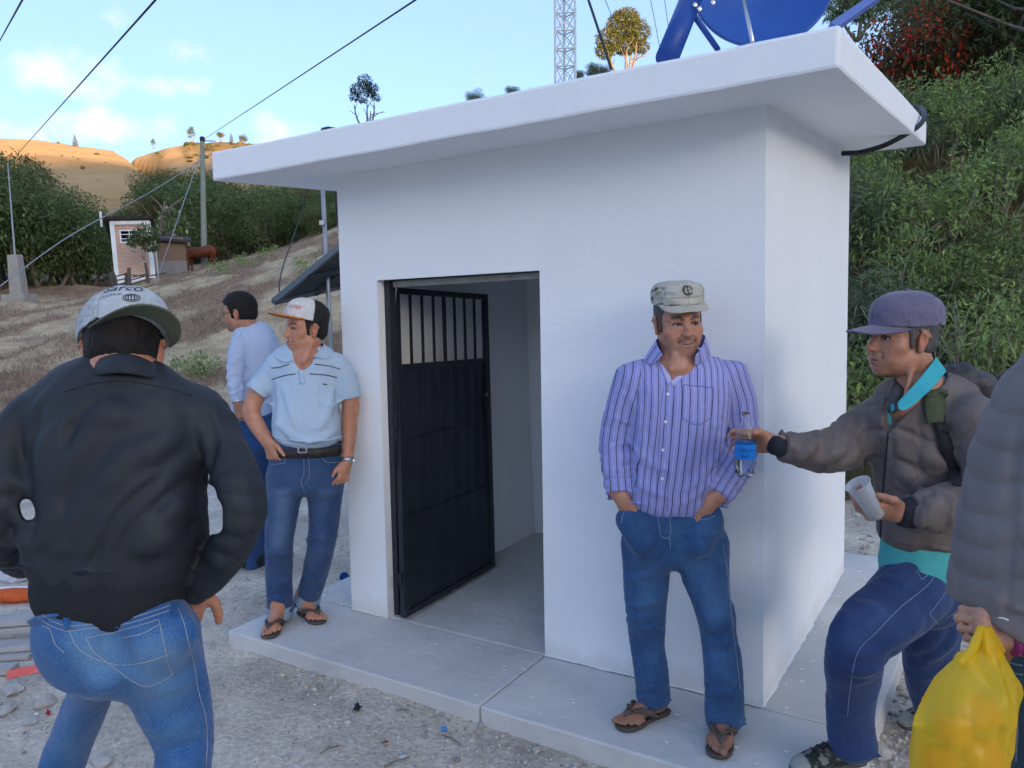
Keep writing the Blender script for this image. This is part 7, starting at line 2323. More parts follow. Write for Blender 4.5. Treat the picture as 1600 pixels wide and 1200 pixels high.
# ------------------------------------------------------------------ person at the right edge with the yellow bag
def person_f():
 G = P(1690,900,1.55); G[2] = zat(*[float(v) for v in to_ad(G)])
 A = Person(G,1.0)
 root = empty('person',G,'person in grey quilted jacket cut off by the right edge, carrying a yellow bag','person')
 skin = (.46,.24,.16)
 torso = A.secs([(1790,598,90,.09,.02),(1780,632,165,.12,.02),(1742,664,172,.14,.02),(1722,695,172,.145,.02),(1706,740,173,.15,.02),(1694,800,173,.155,.02),(1681,860,173,.155,.02),(1671,940,173,.16,.02),(1670,1000,172,.16,.02)])
 F = Field(*bounds(torso,m=.16),.0055)
 F.loft(torso,cR,0,.03,power=2.4,flat=(False,True))
 F.loft(A.secs([(1752,668,58,.075,-.08),(1722,760,52,.070,-.13),(1700,870,48,.066,-.14),(1662,950,40,.056,-.10)]),cR,.03,flat=(False,True))
 F.loft(A.secs([(1790,672,58,.075,.12),(1812,780,52,.070,.17),(1800,900,48,.064,.16),(1770,968,40,.055,.12)]),cR,.03)
 # padded: pillowy between quilting lines
 zz = np.array([q[0][2] for q in torso])
 def puff(p):
  s_ = p[:,2] * 1.0 - .42 * (p @ cR) + .012 * perlin(p * 6)
  ph = np.abs(np.sin(s_ * math.pi / .058))
  return .0085 * (ph ** .35 - .75)
 F.displace(puff)
 for q in ([(1590,650),(1584,740),(1576,830),(1574,960)],): F.fold(q,.010,-.45,.012,n=16)
 F.displace(folds(.06,.0045,(0,0,1),2,3.0,.55))
 F.plane(A.pt(1600,1040,-.10) ,-np.array((0,0,1.0)) - ER * .42 * 0,lo=None)
 jm = material('grey_quilted_nylon',(.150,.128,.128),rough=.6,col2=(.19,.165,.165),nscale=10,bump=.3,bscale=40,spec=.35,bdist=.005,bump2=(300,.3),wrinkle=(9,.012))
 # slanting hem
 n = np.array((0,0,-1.0)) + ER * .34 * -1 * -1
 F.plane(A.pt(1545,978,-.15),np.array((0,0,-1.0)) - ER * .66)
 jacket = F.build('jacket',jm,root)
 h = F.hits([(1560,965),(1568,966),(1576,969)],3); thread(F.snap(h,.001),.0016,'white_stitch',white_button,jacket)
 # jeans
 legs = A.secs([(1690,965,150,.150,.02),(1690,1030,152,.155,.02),(1668,1100,104,.13,-.02),(1655,1200,82,.11,-.02),(1650,1320,74,.10,.0),(1650,1560,60,.08,.0)])
 leg2 = A.secs([(1760,1080,100,.13,.06),(1770,1200,82,.11,.08),(1775,1560,60,.08,.1)])
 J = Field(*bounds(legs,leg2),.0065); J.loft(legs,cR,0,.03,flat=(True,True)); J.loft(leg2,cR,.03,.03,flat=(False,True)); J.displace(folds(.10,.007,(0,0,1),2,3.7,.45))
 dm = denim('teal_blue_denim',(.018,.055,.115),(.06,.125,.21)); jeans = J.build('jeans',dm,root,fade_at([],.22))
 for q in ([(1566,1032),(1580,1036),(1598,1040)],[(1566,1046),(1580,1051),(1598,1054)],[(1584,1080),(1590,1130),(1588,1190)]): thread(J.snap(J.hits(q,14),.0006),.0015,'seam',stitch_blue,jeans)
 # body: forearm with the purple cuff, hand on the bag handles, head beyond the picture
 hd = Head(A.pt(1790,505,.02),-ER * .75 + EF * .6,(0,0,1),.98,0)
 arm = A.secs([(1740,840,50,.07,-.0),(1715,930,44,.062,-.04),(1650,980,34,.048,-.06),(1577,990,26,.040,-.055)])
 lo,hi = bounds(torso,legs,leg2,m=.05); lo[2] = G[2] - .02; hi[2] = hd.c[2] + .17; hp = A.pt(1545,985,-.055); lo = np.minimum(lo,hp - .1)
 B = Field(lo,hi,.0075,[(hp[0] - .07,hp[0] + .07,.0036)],[(hp[1] - .07,hp[1] + .07,.0036)],[(hp[2] - .07,hp[2] + .07,.0036),(hd.c[2] - .13,hd.c[2] + .13,.004)])
 B.loft(shrink(torso,.80),cR,0,.02)
 for s_ in (legs,leg2): B.loft(shrink(s_,.78),cR,.02,.02)
 B.loft(shrink(arm,.72),cR,.02,.01)
 B.loft([(hd.w((0,-.02,-.04)),.055,.056),(A.pt(1775,590,.02),.060,.060),(A.pt(1770,625,.02),.09,.08)],cR,.02)
 hd.carve(B)
 w = A.pt(1590,998,-.05)
 make_hand(B,w,A.pt(1556,986,-.05) - w,-EF * .75 + np.array((0,0,.45)) - ER * .2,1,.86,(.85,.9,.95,1.0),spread=.03,thumb_dir=((.55,.7,-.45),(.0,.7,-.7),(-.4,.5,-.7)))
 for s_ in (legs[-1][0],leg2[-1][0]):
  h2 = s_.copy(); h2[2] = G[2]; B.loft([(h2 + (0,0,.05),.046,.05),(h2 + (0,0,.04) - ER * .10,.048,.04),(h2 + (0,0,.026) - ER * .18,.040,.026)],EF,.03); B.cap(h2 + (0,0,.06),s_,.05,.05,.02)
 B.build('body',skin_mat,root,lambda V: hd.colors(V,skin))
 hd.hair('hair',hair_black,root,low=-.06,thick=.014,h=.005)
 S = Field(*bounds(arm,m=.03),.0045); S.loft(arm,cR,0,.02,flat=(False,True)); W = arm[-1][0] - arm[-2][0]; W /= np.linalg.norm(W); U = np.cross(W,EF); U /= np.linalg.norm(U)
 S.displace(lambda p: .0035 * np.sin(((p - arm[-1][0]) @ W) * 330 + 2 * perlin(p * 20)))
 S.build('sleeve',material('magenta_knit',(.20,.022,.115),rough=.85,col2=(.28,.035,.17),nscale=40,bump=.5,bscale=200),root)
 # the yellow carrier bag
 bag = empty('carrier_bag',A.pt(1500,1250,-.06),'translucent yellow plastic carrier bag with orange contents hanging from a hand','bag')
 A2 = Person(G - EF * .02)
 def film_extra(nt,b,tc):
  N,L = nt.nodes,nt.links
  tr = N.new('ShaderNodeBsdfTranslucent'); tr.inputs[0].default_value = (1.0,.85,.12,1)
  tp = N.new('ShaderNodeBsdfTransparent'); tp.inputs[0].default_value = (1.0,.92,.45,1)
  m1 = N.new('ShaderNodeMixShader'); m1.inputs[0].default_value = .5; m2 = N.new('ShaderNodeMixShader'); m2.inputs[0].default_value = .33
  out = N['Material Output']
  L.new(b.outputs[0],m1.inputs[1]); L.new(tr.outputs[0],m1.inputs[2]); L.new(m1.outputs[0],m2.inputs[1]); L.new(tp.outputs[0],m2.inputs[2]); L.new(m2.outputs[0],out.inputs[0])
 film = material('yellow_film',(.95,.70,.04),rough=.32,col2=(.92,.66,.06),nscale=8,bump=.3,bscale=16,spec=.6,bdist=.010,wrinkle=(9,.03),extra=film_extra)
 E_ = -.06
 sec = A2.secs([(1546,1020,26,.020,E_),(1538,1042,42,.034,E_),(1532,1070,50,.050,E_),(1520,1105,60,.066,E_),(1506,1140,69,.075,E_),(1498,1180,69,.078,E_),(1494,1215,67,.075,E_),(1490,1245,50,.05,E_)])
 Y = Field(*bounds(sec,m=.05),.0048); Y.loft(sec,cR,0,.03)
 for q in ((1432,1132,-.08),(1582,1080,-.07)): Y.cap(A2.pt(1515,1100,E_),A2.pt(*q),.05,.006,.03)
 for q,r,rise in (([(1500,1030),(1492,1080),(1484,1130),(1480,1190)],.010,.4),([(1520,1030),(1506,1080),(1500,1150)],.012,.35),([(1540,1040),(1556,1080),(1562,1130)],.010,.4),([(1440,1135),(1480,1142),(1540,1130),(1570,1100)],.009,.35),([(1480,1150),(1510,1175),(1540,1196)],.010,.35),([(1516,1036),(1530,1090),(1540,1150)],.008,.3)):
  Y.fold(q,r,rise,.014)
 Y.displace(folds(.07,.011,(0,0,1),2.4,3.0,.9)); Y.displace(folds(.02,.002,(0,0,1),2.2,6.0,.7))
 fo = Y.build('bag_film',film,bag)
 for pts in ([(1505,1042,E_ - .01),(1524,1016,E_ - .01),(1534,992,E_ - .005),(1538,980,E_)],[(1560,1030,E_ - .01),(1552,1010,E_ - .01),(1546,992,E_ - .005),(1541,980,E_)]):
  ribbon(smooth_path([A2.pt(*q) for q in pts],14),ER * .8 + EF * .5,np.linspace(.055,.02,14),.006,'handle',film,fo)
 orange = material('orange_fruit',(.72,.20,.03),rough=.55,col2=(.62,.15,.02),nscale=30,bump=.3,bscale=140); pale = material('pale_wrapper',(.62,.55,.40),rough=.5)
 rr = np.random.default_rng(5)
 for i,(x,y,e,r) in enumerate(((1468,1190,E_ - .01,.034),(1534,1112,E_,.034),(1490,1140,E_ - .01,.032),(1534,1178,E_ - .01,.034),(1506,1228,E_,.034))):
  c = A2.pt(x,y,e); f_ = empty('orange',c,('orange at the lower left','topmost orange near the handles','orange at the left shoulder','orange at the lower right','orange at the very bottom')[i] + ' inside the yellow carrier bag','fruit','oranges in the yellow bag')
  mb = MB(); n = 12; prof = [(max(1e-5,r * math.sin(math.pi * k / n)),-r * math.cos(math.pi * k / n) * .94) for k in range(n + 1)]; mb.lathe(prof,c,20); mb.build('peel',orange,f_,True)
  mb = MB(); mb.lathe([(.005,0),(.004,.004),(0,.004)],c + (0,0,r * .92),8); mb.build('stem_end',olive_stem,f_)
 return root

olive_stem = material('olive_stem',(.08,.10,.03),rough=.8)
person_f()
# ================================================================== vegetation
def leaf_mesh(name,n,lobes,leaf_l,leaf_w,cols,seed=1,droop=.3,shell=.75,fold=.25,up=.2,flowers=None,nfl=0):
 """a crown: n pointed leaves through lobes (centre, radii), thinner inside, with gaps between lobes"""
 r = np.random.default_rng(seed)
 lob = [(np.array(c,float),np.array(q,float)) for c,q in lobes]
 wts = np.array([q.prod() ** (2 / 3) for _,q in lob]); wts /= wts.sum()
 which = r.choice(len(lob),n,p=wts)
 C_ = np.array([c for c,_ in lob])[which]; Q_ = np.array([q for _,q in lob])[which]
 d = r.normal(size=(n,3)); d /= np.linalg.norm(d,axis=1)[:,None]
 rad = np.where(r.random(n) < shell,r.uniform(.8,1.05,n),r.random(n) ** .5)
 # twigs: leaves gather in sprays
 spr = perlin(np.concatenate([d * 3.1],1) + which[:,None] * 7.7)
 rad = rad * (1 + .25 * spr)
 p = C_ + d * rad[:,None] * Q_
 ax = d * .8 + r.normal(size=(n,3)) * .6 + np.array((0,0,up)); ax[:,2] -= droop; ax /= np.linalg.norm(ax,axis=1)[:,None]
 sd = np.cross(ax,r.normal(size=(n,3)) * .5 + np.array((0,0,1.0))); sd /= np.linalg.norm(sd,axis=1)[:,None]
 nr = np.cross(ax,sd)
 L = leaf_l * r.uniform(.6,1.25,n)[:,None]; Wd = leaf_w * r.uniform(.7,1.2,n)[:,None]
 base = p; tip = p + ax * L - np.array((0,0,1)) * L * .15; mid = p + ax * L * .45
 V = np.stack([base,mid + sd * Wd * .5 + nr * Wd * fold,tip,mid - sd * Wd * .5 + nr * Wd * fold],1).reshape(-1,3)
 k = np.arange(n)[:,None] * 4
 F = np.concatenate([k + np.array([[0,1,2]]),k + np.array([[0,2,3]])],1).reshape(-1,3)
 cols = np.array(cols,float); ci = r.choice(len(cols),n)
 clump = perlin(p / np.mean([q.mean() for _,q in lob]) * 2.2 + seed)[:,None]
 c = cols[ci] * (1 + .35 * clump) * r.uniform(.75,1.3,n)[:,None]
 if flowers is not None:
  m = r.random(n) < nfl; m &= perlin(p * 1.1 + 3) > -.12
  fc = np.array(flowers,float)
  c[m] = fc[r.choice(len(fc),m.sum())] * r.uniform(.7,1.3,m.sum())[:,None]
 me_o = mesh_obj(name,V,F,leaf_mat,None,False,{'Col': np.clip(np.repeat(c,4,0),0,1)})
 COL.objects.unlink(me_o)
 return me_o

def leaf_extra(nt,b,tc):
 N,L = nt.nodes,nt.links
 a = N.new('ShaderNodeAttribute'); a.attribute_name = 'Col'
 t = N.new('ShaderNodeBsdfTranslucent'); L.new(a.outputs['Color'],t.inputs[0])
 m = N.new('ShaderNodeMixShader'); m.inputs[0].default_value = .45
 L.new(b.outputs[0],m.inputs[1]); L.new(t.outputs[0],m.inputs[2]); L.new(m.outputs[0],N['Material Output'].inputs[0])

leaf_mat = material('leaf',(1,1,1),rough=.7,attr='Col',spec=.2,extra=leaf_extra)
bark = material('bark',(.13,.10,.075),rough=.95,col2=(.24,.20,.16),nscale=14,bump=.8,bscale=30)
pale_bark = material('pale_stem',(.30,.27,.21),rough=.9,col2=(.20,.18,.13),nscale=14,bump=.5,bscale=40)

def stems_mesh(name,h,spread,n,r0,seed,mat,lean=.3,fork=True):
 r = np.random.default_rng(seed); mb = MB()
 for i in range(n):
  an = r.uniform(0,6.28); s_ = spread * r.uniform(.3,1); top = np.array((math.cos(an) * s_,math.sin(an) * s_,h * r.uniform(.7,1.0)))
  b = np.array((math.cos(an) * .06 * n ** .5 * r0 * 8,math.sin(an) * .06 * n ** .5 * r0 * 8,-.15))
  mid = b * .5 + top * .5 + r.normal(size=3) * (.06,.06,.02) * np.array(h)
  path = smooth_path([b,mid,top],7); mb.tube(path,np.linspace(r0,r0 * .35,7) * r.uniform(.7,1.1),6)
  if fork:
   for t in (3,4,5):
    e = path[t] + np.array((r.normal() * spread * .5,r.normal() * spread * .5,h * r.uniform(.1,.3))); mb.tube(smooth_path([path[t],(path[t] + e) / 2 + r.normal(size=3) * .04 * h * .3,e],5),np.linspace(r0 * .45,r0 * .15,5),5)
 o = mb.build(name,mat,None,True); COL.objects.unlink(o); return o

def plant(name,crown,stem,X,s,rz,label,cat,group,crown_name='crown',stem_name='stem',sq=1.0):
 root = empty(name,X,label,cat,group)
 for src,nm in ((crown,crown_name),(stem,stem_name)):
  if src is None: continue
  c = src.copy(); c.name = nm; COL.objects.link(c); c.parent = root; c.rotation_euler = (0,0,rz); c.scale = (s,s,s * sq)
 return root

def px_ground(px,d):
 """terrain point in the column of photo pixel px (at the horizon) d metres ahead"""
 r = ray(px,450); X = CAM + r * (d / (r @ EF)); a,dd = to_ad(X); X[2] = zat(float(a),float(dd)); return X

ORD = ['first','second','third','fourth','fifth','sixth','seventh','eighth','ninth','tenth','eleventh','twelfth','thirteenth','fourteenth','fifteenth','sixteenth','seventeenth','eighteenth']

def build_plants():
 r = np.random.default_rng(21)
 bright = [(.25,.34,.10),(.31,.40,.12),(.20,.29,.095),(.36,.42,.14),(.24,.33,.16)]
 mid = [(.15,.21,.075),(.19,.25,.095),(.12,.175,.065),(.23,.275,.11)]
 dark = [(.085,.125,.055),(.11,.155,.07),(.135,.185,.08),(.065,.10,.05)]
 dusty = [(.12,.13,.055),(.15,.15,.065),(.10,.115,.05),(.18,.16,.07)]
 gold = [(.22,.18,.05),(.26,.21,.06),(.17,.16,.05),(.13,.14,.05)]
 blob = lambda k,R_,z,seed: [((a * R_ * .62,b * R_ * .62,z + c * R_ * .45),(R_ * q,R_ * q,R_ * q * .85)) for a,b,c,q in [tuple(np.random.default_rng(seed + i).uniform(-1,1,3)) + (np.random.default_rng(seed + i).uniform(.30,.55),) for i in range(k)]]
 # ---- right bank: leafy shrubs
 bush = [leaf_mesh('crown',1500,blob(11,.62,.78,3),.092,.028,bright,1,.35),leaf_mesh('crown',1500,blob(12,.62,.80,40),.11,.024,bright + mid,2,.45),
   leaf_mesh('crown',1100,blob(10,.62,.72,80),.085,.042,mid + bright[:2],3,.3),leaf_mesh('crown',1500,blob(12,.6,.8,120),.15,.022,[(.14,.18,.11),(.11,.15,.085),(.18,.21,.13)],4,.6)]
 bst = [stems_mesh('stem',1.0,.45,7,.013,5 + i,pale_bark) for i in range(3)]
 rows = [(7.0,'lowest',(1335,1425,1520,1610)),(7.8,'second',(1345,1415,1500,1580,1670)),(8.8,'third',(1330,1400,1470,1550,1630)),(9.9,'fourth',(1345,1400,1465,1530,1600,1680)),
   (11.2,'fifth',(1335,1410,1480,1560,1640))]
 kinds = ('bright green leafy shrub','long leaved green shrub','broad leaved green shrub','grey green willowy shrub')
 for d,rn,xs in rows:
  for i,x in enumerate(xs):
   k = int(r.choice(4,p=(.36,.30,.22,.12)))
   if (d,x) in ((7.8,1345),(8.8,1330)): k = 3
   if d == 6.9 and x < 1560: s = .62
   else: s = r.uniform(.68,.98)
   X = px_ground(x + r.uniform(-12,12),d + r.uniform(-.3,.3))
   plant('shrub',bush[k],bst[i % 3],X - (0,0,.12),s,r.uniform(0,6.28),'%s, %s from the wall, %s row of the bank' % (kinds[k],ORD[i],rn),'shrub','shrubs on the right bank')
 # bare twigs low on the bank
 tw = stems_mesh('stem',1.0,.35,6,.010,31,pale_bark)
 for i,(x,d) in enumerate(((1490,6.6),(1530,6.8),(1575,6.6),(1400,6.9))):
  plant('bare_bush',None,tw,px_ground(x,d),r.uniform(.9,1.2),i * 1.7,'pale bare twigs low on the bank, %s from the wall' % ('second','third','fourth','first')[i],'bush','bare twigs on the bank')
 # ---- big trees above the bank
 def crownset(seed,R_,z,k): return blob(k,R_,z,seed)
 fine_red = leaf_mesh('crown',5200,blob(26,2.5,3.4,200),.26,.085,dusty + [(.08,.085,.05)] * 2,7,.5,.35,flowers=[(.70,.07,.04),(.78,.12,.05),(.52,.04,.03)],nfl=.42)
 st_big = stems_mesh('trunk',3.6,1.7,5,.10,50,bark)
 dark_big = leaf_mesh('crown',6500,blob(24,2.6,3.2,300),.20,.07,mid + dusty + dark,8,.4,.5)
 for i,(cr,x,d,s,lab) in enumerate(((fine_red,1385,13.0,.42,'tree with scarlet flowers and thin branches beside the roof corner'),(fine_red,1462,13.6,.52,'larger scarlet flowering tree behind the pole above the bank'),(dark_big,1600,12.8,.66,'dense dark tree above the bank at the right edge'),
           (dark_big,1540,16.5,.85,'tall dark tree behind the scarlet flowering trees'),(dark_big,1700,11.5,.75,'dark tree at the far right edge of the bank'),(dark_big,1480,21.0,.62,'dusky tree far up the bank between two scarlet ones'))):
  X = px_ground(x,d); plant('tree',cr,st_big,X - (0,0,.3),s,i * 1.3,lab,'tree','trees above the right bank',stem_name='trunk')
 # ---- left: dark woods beyond the slope
 wd = [leaf_mesh('crown',9500,blob(24,2.6,3.0,400),.24,.08,dark + mid,11,.45,.55),leaf_mesh('crown',9500,blob(26,2.7,2.9,500),.20,.075,mid + dusty,12,.4,.5),leaf_mesh('crown',8000,blob(20,2.4,3.2,600),.28,.09,[(.10,.15,.05),(.13,.18,.065),(.08,.12,.05)],13,.6,.5),
   leaf_mesh('crown',8000,blob(18,2.2,3.3,700),.19,.06,gold + dusty,14,.4,.5)]
 wt = [stems_mesh('trunk',3.4,1.6,4,.13,60 + i,bark) for i in range(2)]
 wood = [  # px, d, scale, kind, label
  (-60,33,250,0),(12,36,265,1),(42,42,238,3),(72,35,300,0),(108,38,318,2),(136,36,348,0),(95,46,296,3),(20,48,246,1),(-40,46,235,1),(150,48,335,1),(178,52,337,1),(212,54,335,0),(240,56,334,1),(262,50,300,3),(282,55,285,0),(305,52,280,2),
  (340,47,284,0),(375,45,290,1),(412,43,292,0),(445,41,300,1),(478,39,305,2),(508,37,312,1),(540,36,318,0),(360,54,278,1),(400,52,280,3),(440,50,284,1),(485,47,288,3),(530,45,292,2),(268,66,262,3),(205,66,326,0),(312,68,268,0),(165,64,326,1),(330,64,272,3),(580,44,290,1)]
 names = ('dark green tree','mid green bushy tree','broad leaved tree','yellowing tree'); order = sorted(range(len(wood)),key=lambda i: wood[i][0]); rank = {i: k for k,i in enumerate(order)}
 for i,(x,d,s,k) in enumerate(wood):
  X = px_ground(x,d); ray_ = ray(x,s); s = float((CAM + ray_ * (d / (ray_ @ EF)))[2] - X[2] + .5) / 5.0
  where = 'behind the concrete post' if x < 120 else 'left of the brick hut' if x < 165 else 'behind the brick hut' if x < 255 else 'behind the horse' if x < 345 else 'atop the dry slope'
  dist = 'in front' if d < 41 else 'midway' if d < 50 else 'further back'
  plant('tree',wd[k],wt[i % 2],X - (0,0,.5),s,i * 2.1,'%s %s, %s, %s from the %s' % (names[k],where,dist,ORD[min(rank[i],33 - rank[i])],'left' if rank[i] < 17 else 'right'),'tree','trees beyond the dry slope',stem_name='trunk')
 # white flowering bush by the hut
 wf = leaf_mesh('crown',2600,blob(12,1.3,1.6,800),.26,.10,mid,15,.3,.5,flowers=[(.62,.66,.52),(.70,.72,.60)],nfl=.22)
 plant('flowering_bush',wf,wt[0],px_ground(258,40),1.0,0,'bush with white blossom behind the brick hut roof','bush',None,stem_name='stem',sq=1.15)
 hb = leaf_mesh('crown',1200,blob(8,.6,.7,850),.16,.06,mid + dark,16,.4)
 plant('bush',hb,bst[0],px_ground(229,31.5) + (0,0,1.05),.95,0,'small leafy branch hanging before the brick hut window','bush',None)
 # green weeds on the slope
 wdm = leaf_mesh('crown',420,blob(7,.42,.32,900),.10,.03,bright + [(.11,.15,.05)],17,.1,.4,up=.6)
 weeds = [(308,8.2,.8,'leafy green weed between the two caps at the foot of the slope'),(290,8.0,.6,'low green weed left of the leafy one, beside the reversed cap'),(225,19,.9,'green weed clump on the bare path edge below the hut'),(345,25,.9,'green weed clump below the horse'),(385,27,.9,'green weed clump on the slope right of the horse'),(480,20,.8,'green weed clump beside the tilted solar panel'),(425,29,.9,'green weed clump high on the slope near the trees')]
 for x,d,s,lab in weeds: plant('weed',wdm,None,(ground_hit(x,588 + x % 9)[0] if d < 9 else px_ground(x,d)) - (0,0,.05),s,x,lab,'weed','green weeds on the slope',crown_name='leaves')
 # ---- hill-top trees
 def far_tree(px,py,d,hpx,cr,lab,s2=1.0,tr=wt[1],sq=1.0,dz=.0):
  X = P(px,py,d); h = hpx * d / FPX
  plant('tree',cr,tr,X,h / 5.6 * s2,YAW + (px % 7) * .1,lab,'tree','trees on the skyline',stem_name='trunk',sq=sq)
 slim = leaf_mesh('crown',1500,[((0,0,4.6),(1.1,1.1,.9)),((.7,.2,3.4),(1.0,.9,.7)),((-.8,.1,3.9),(.8,.8,.7)),((.2,-.3,5.4),(.7,.7,.6)),((-.5,-.2,2.4),(.6,.6,.4))],.34,.13,dark + mid,18,.3,.5)
 pine = leaf_mesh('crown',900,[((0,0,.8 + i * .8),(1.15 - .17 * i,1.15 - .17 * i,.45)) for i in range(6)],.4,.12,dark,19,.5)
 far_tree(118,229,338,20,pine,'lone small pine on the golden hill crest',sq=1.0)
 far_tree(300,224,338,24,slim,'thin straggly tree on the scrubby hill crest'); far_tree(240,232,338,14,slim,'leaning bare little tree where the two hills meet')
 far_tree(345,222,336,18,wd[3],'rounded sunlit tree on the crest right of the pole'); far_tree(362,222,336,15,pine,'pointed tree on the crest beside the roof edge'); far_tree(380,224,336,16,wd[1],'low tree on the crest just over the roof edge')
 eu = leaf_mesh('crown',2600,[((-.9,0,4.6),(.75,.7,.6)),((.1,0,5.6),(.8,.7,.65)),((1.0,0,4.9),(.7,.7,.5)),((-1.2,.2,3.8),(.55,.5,.4)),((.5,-.2,4.3),(.7,.6,.45)),((1.5,.1,3.9),(.5,.5,.35)),((-.3,0,3.5),(.5,.5,.3))],.30,.09,[(.05,.075,.045),(.07,.095,.06),(.04,.06,.04)],20,.4,.5)
 far_tree(573,205,150,80,eu,'open crowned eucalyptus above the middle of the roof',.95)
 big = leaf_mesh('crown',12000,[((0,0,4.5),(1.4,1.2,1.1)),((1.2,0,4.1),(1.1,1.0,1.0)),((-1.3,0,3.4),(1.1,.9,.85)),((.3,0,5.3),(1.1,.9,.6)),((1.6,.2,3.0),(.8,.7,.5)),((-1.7,0,2.5),(.8,.7,.6)),((.2,.1,2.9),(.9,.9,.6))],.22,.09,dusty + gold[:2] + mid,22,.4,.6)
 far_tree(976,128,318,104,big,'big round tree with sunlit top above the roof, beside the mast',1.0)
 for i,(x,y,h) in enumerate(((928,126,24),(945,122,18),(905,128,16),(742,172,28),(800,160,22))):
  far_tree(x,y,222,h * 1.25,wd[i % 2],('dark bush under the round tree, nearest the mast','small dark bush right under the round tree','low bush directly behind the mast foot','tree top just showing over the roof middle','second tree top just showing over the roof')[i])
 for i,x in enumerate((1340,1420,1520,1600)):
  far_tree(x,60 - i * 14,120,120,wd[i % 3],'%s tree on the hillside behind the scarlet trees' % ORD[i])
 # ---- dry weeds and grass on the slope: nobody could count them
 def blades(name,n,x0,x1,d0,d1,h,w,cols,seed,mask=None,kind='stuff',cat='grass',label=None):
  q = np.random.default_rng(seed); xs = q.uniform(x0,x1,n); ds = d0 * (d1 / d0) ** q.random(n)
  rr_ = cF + cR * ((xs - 800) / FPX)[:,None] - cU * ((450 - 600) / FPX); X = CAM + rr_ * (ds / (rr_ @ EF))[:,None]
  a,d = to_ad(X); X[:,2] = terr(a,d)
  t = fbm(np.stack([a * .5,d * .16,0 * a],-1),3) + .9 * fbm(np.stack([a * .35,d * .35,0 * a],-1),3); keep = t > (-.25 if mask is None else mask) + q.normal(size=n) * .18
  X = X[keep]; n = len(X); hh = h * q.uniform(.4,1.3,n)[:,None]; an = q.uniform(0,6.28,n); s_ = np.stack([np.cos(an),np.sin(an),0 * an],1) * w
  tip = X + np.stack([q.normal(size=n) * .8,q.normal(size=n) * .8,np.ones(n)],1) * hh
  V = np.stack([X - s_ - (0,0,.02),X + s_ - (0,0,.02),tip],1).reshape(-1,3); F = np.arange(3 * n).reshape(-1,3)
  c = np.array(cols)[q.choice(len(cols),n)] * q.uniform(.7,1.25,n)[:,None]
  tag(mesh_obj(name,V,F,leaf_mat,None,False,{'Col': np.repeat(c,3,0)}),label,cat,None,'stuff')
 blades('dry_weeds',60000,-60,560,9.5,44,.11,.007,[(.26,.18,.13),(.32,.22,.16),(.21,.145,.105),(.36,.28,.19)],5,.02,label='brown dry weeds covering the slope left of the block house')
 blades('straw_grass',50000,-60,560,8,40,.05,.004,[(.50,.42,.27),(.56,.48,.32),(.42,.35,.21)],6,-.5,label='short straw coloured grass on the slope left of the house')
 blades('bank_weeds',26000,1290,1750,6.0,13,.17,.008,[(.12,.17,.06),(.18,.18,.08),(.24,.17,.11),(.10,.13,.055)],8,-.9,label='mixed green and brown weeds covering the right bank')

build_plants()
# ================================================================== things around
def local(root_px,d,yaw_px=None):
 X = px_ground(root_px,d); return X

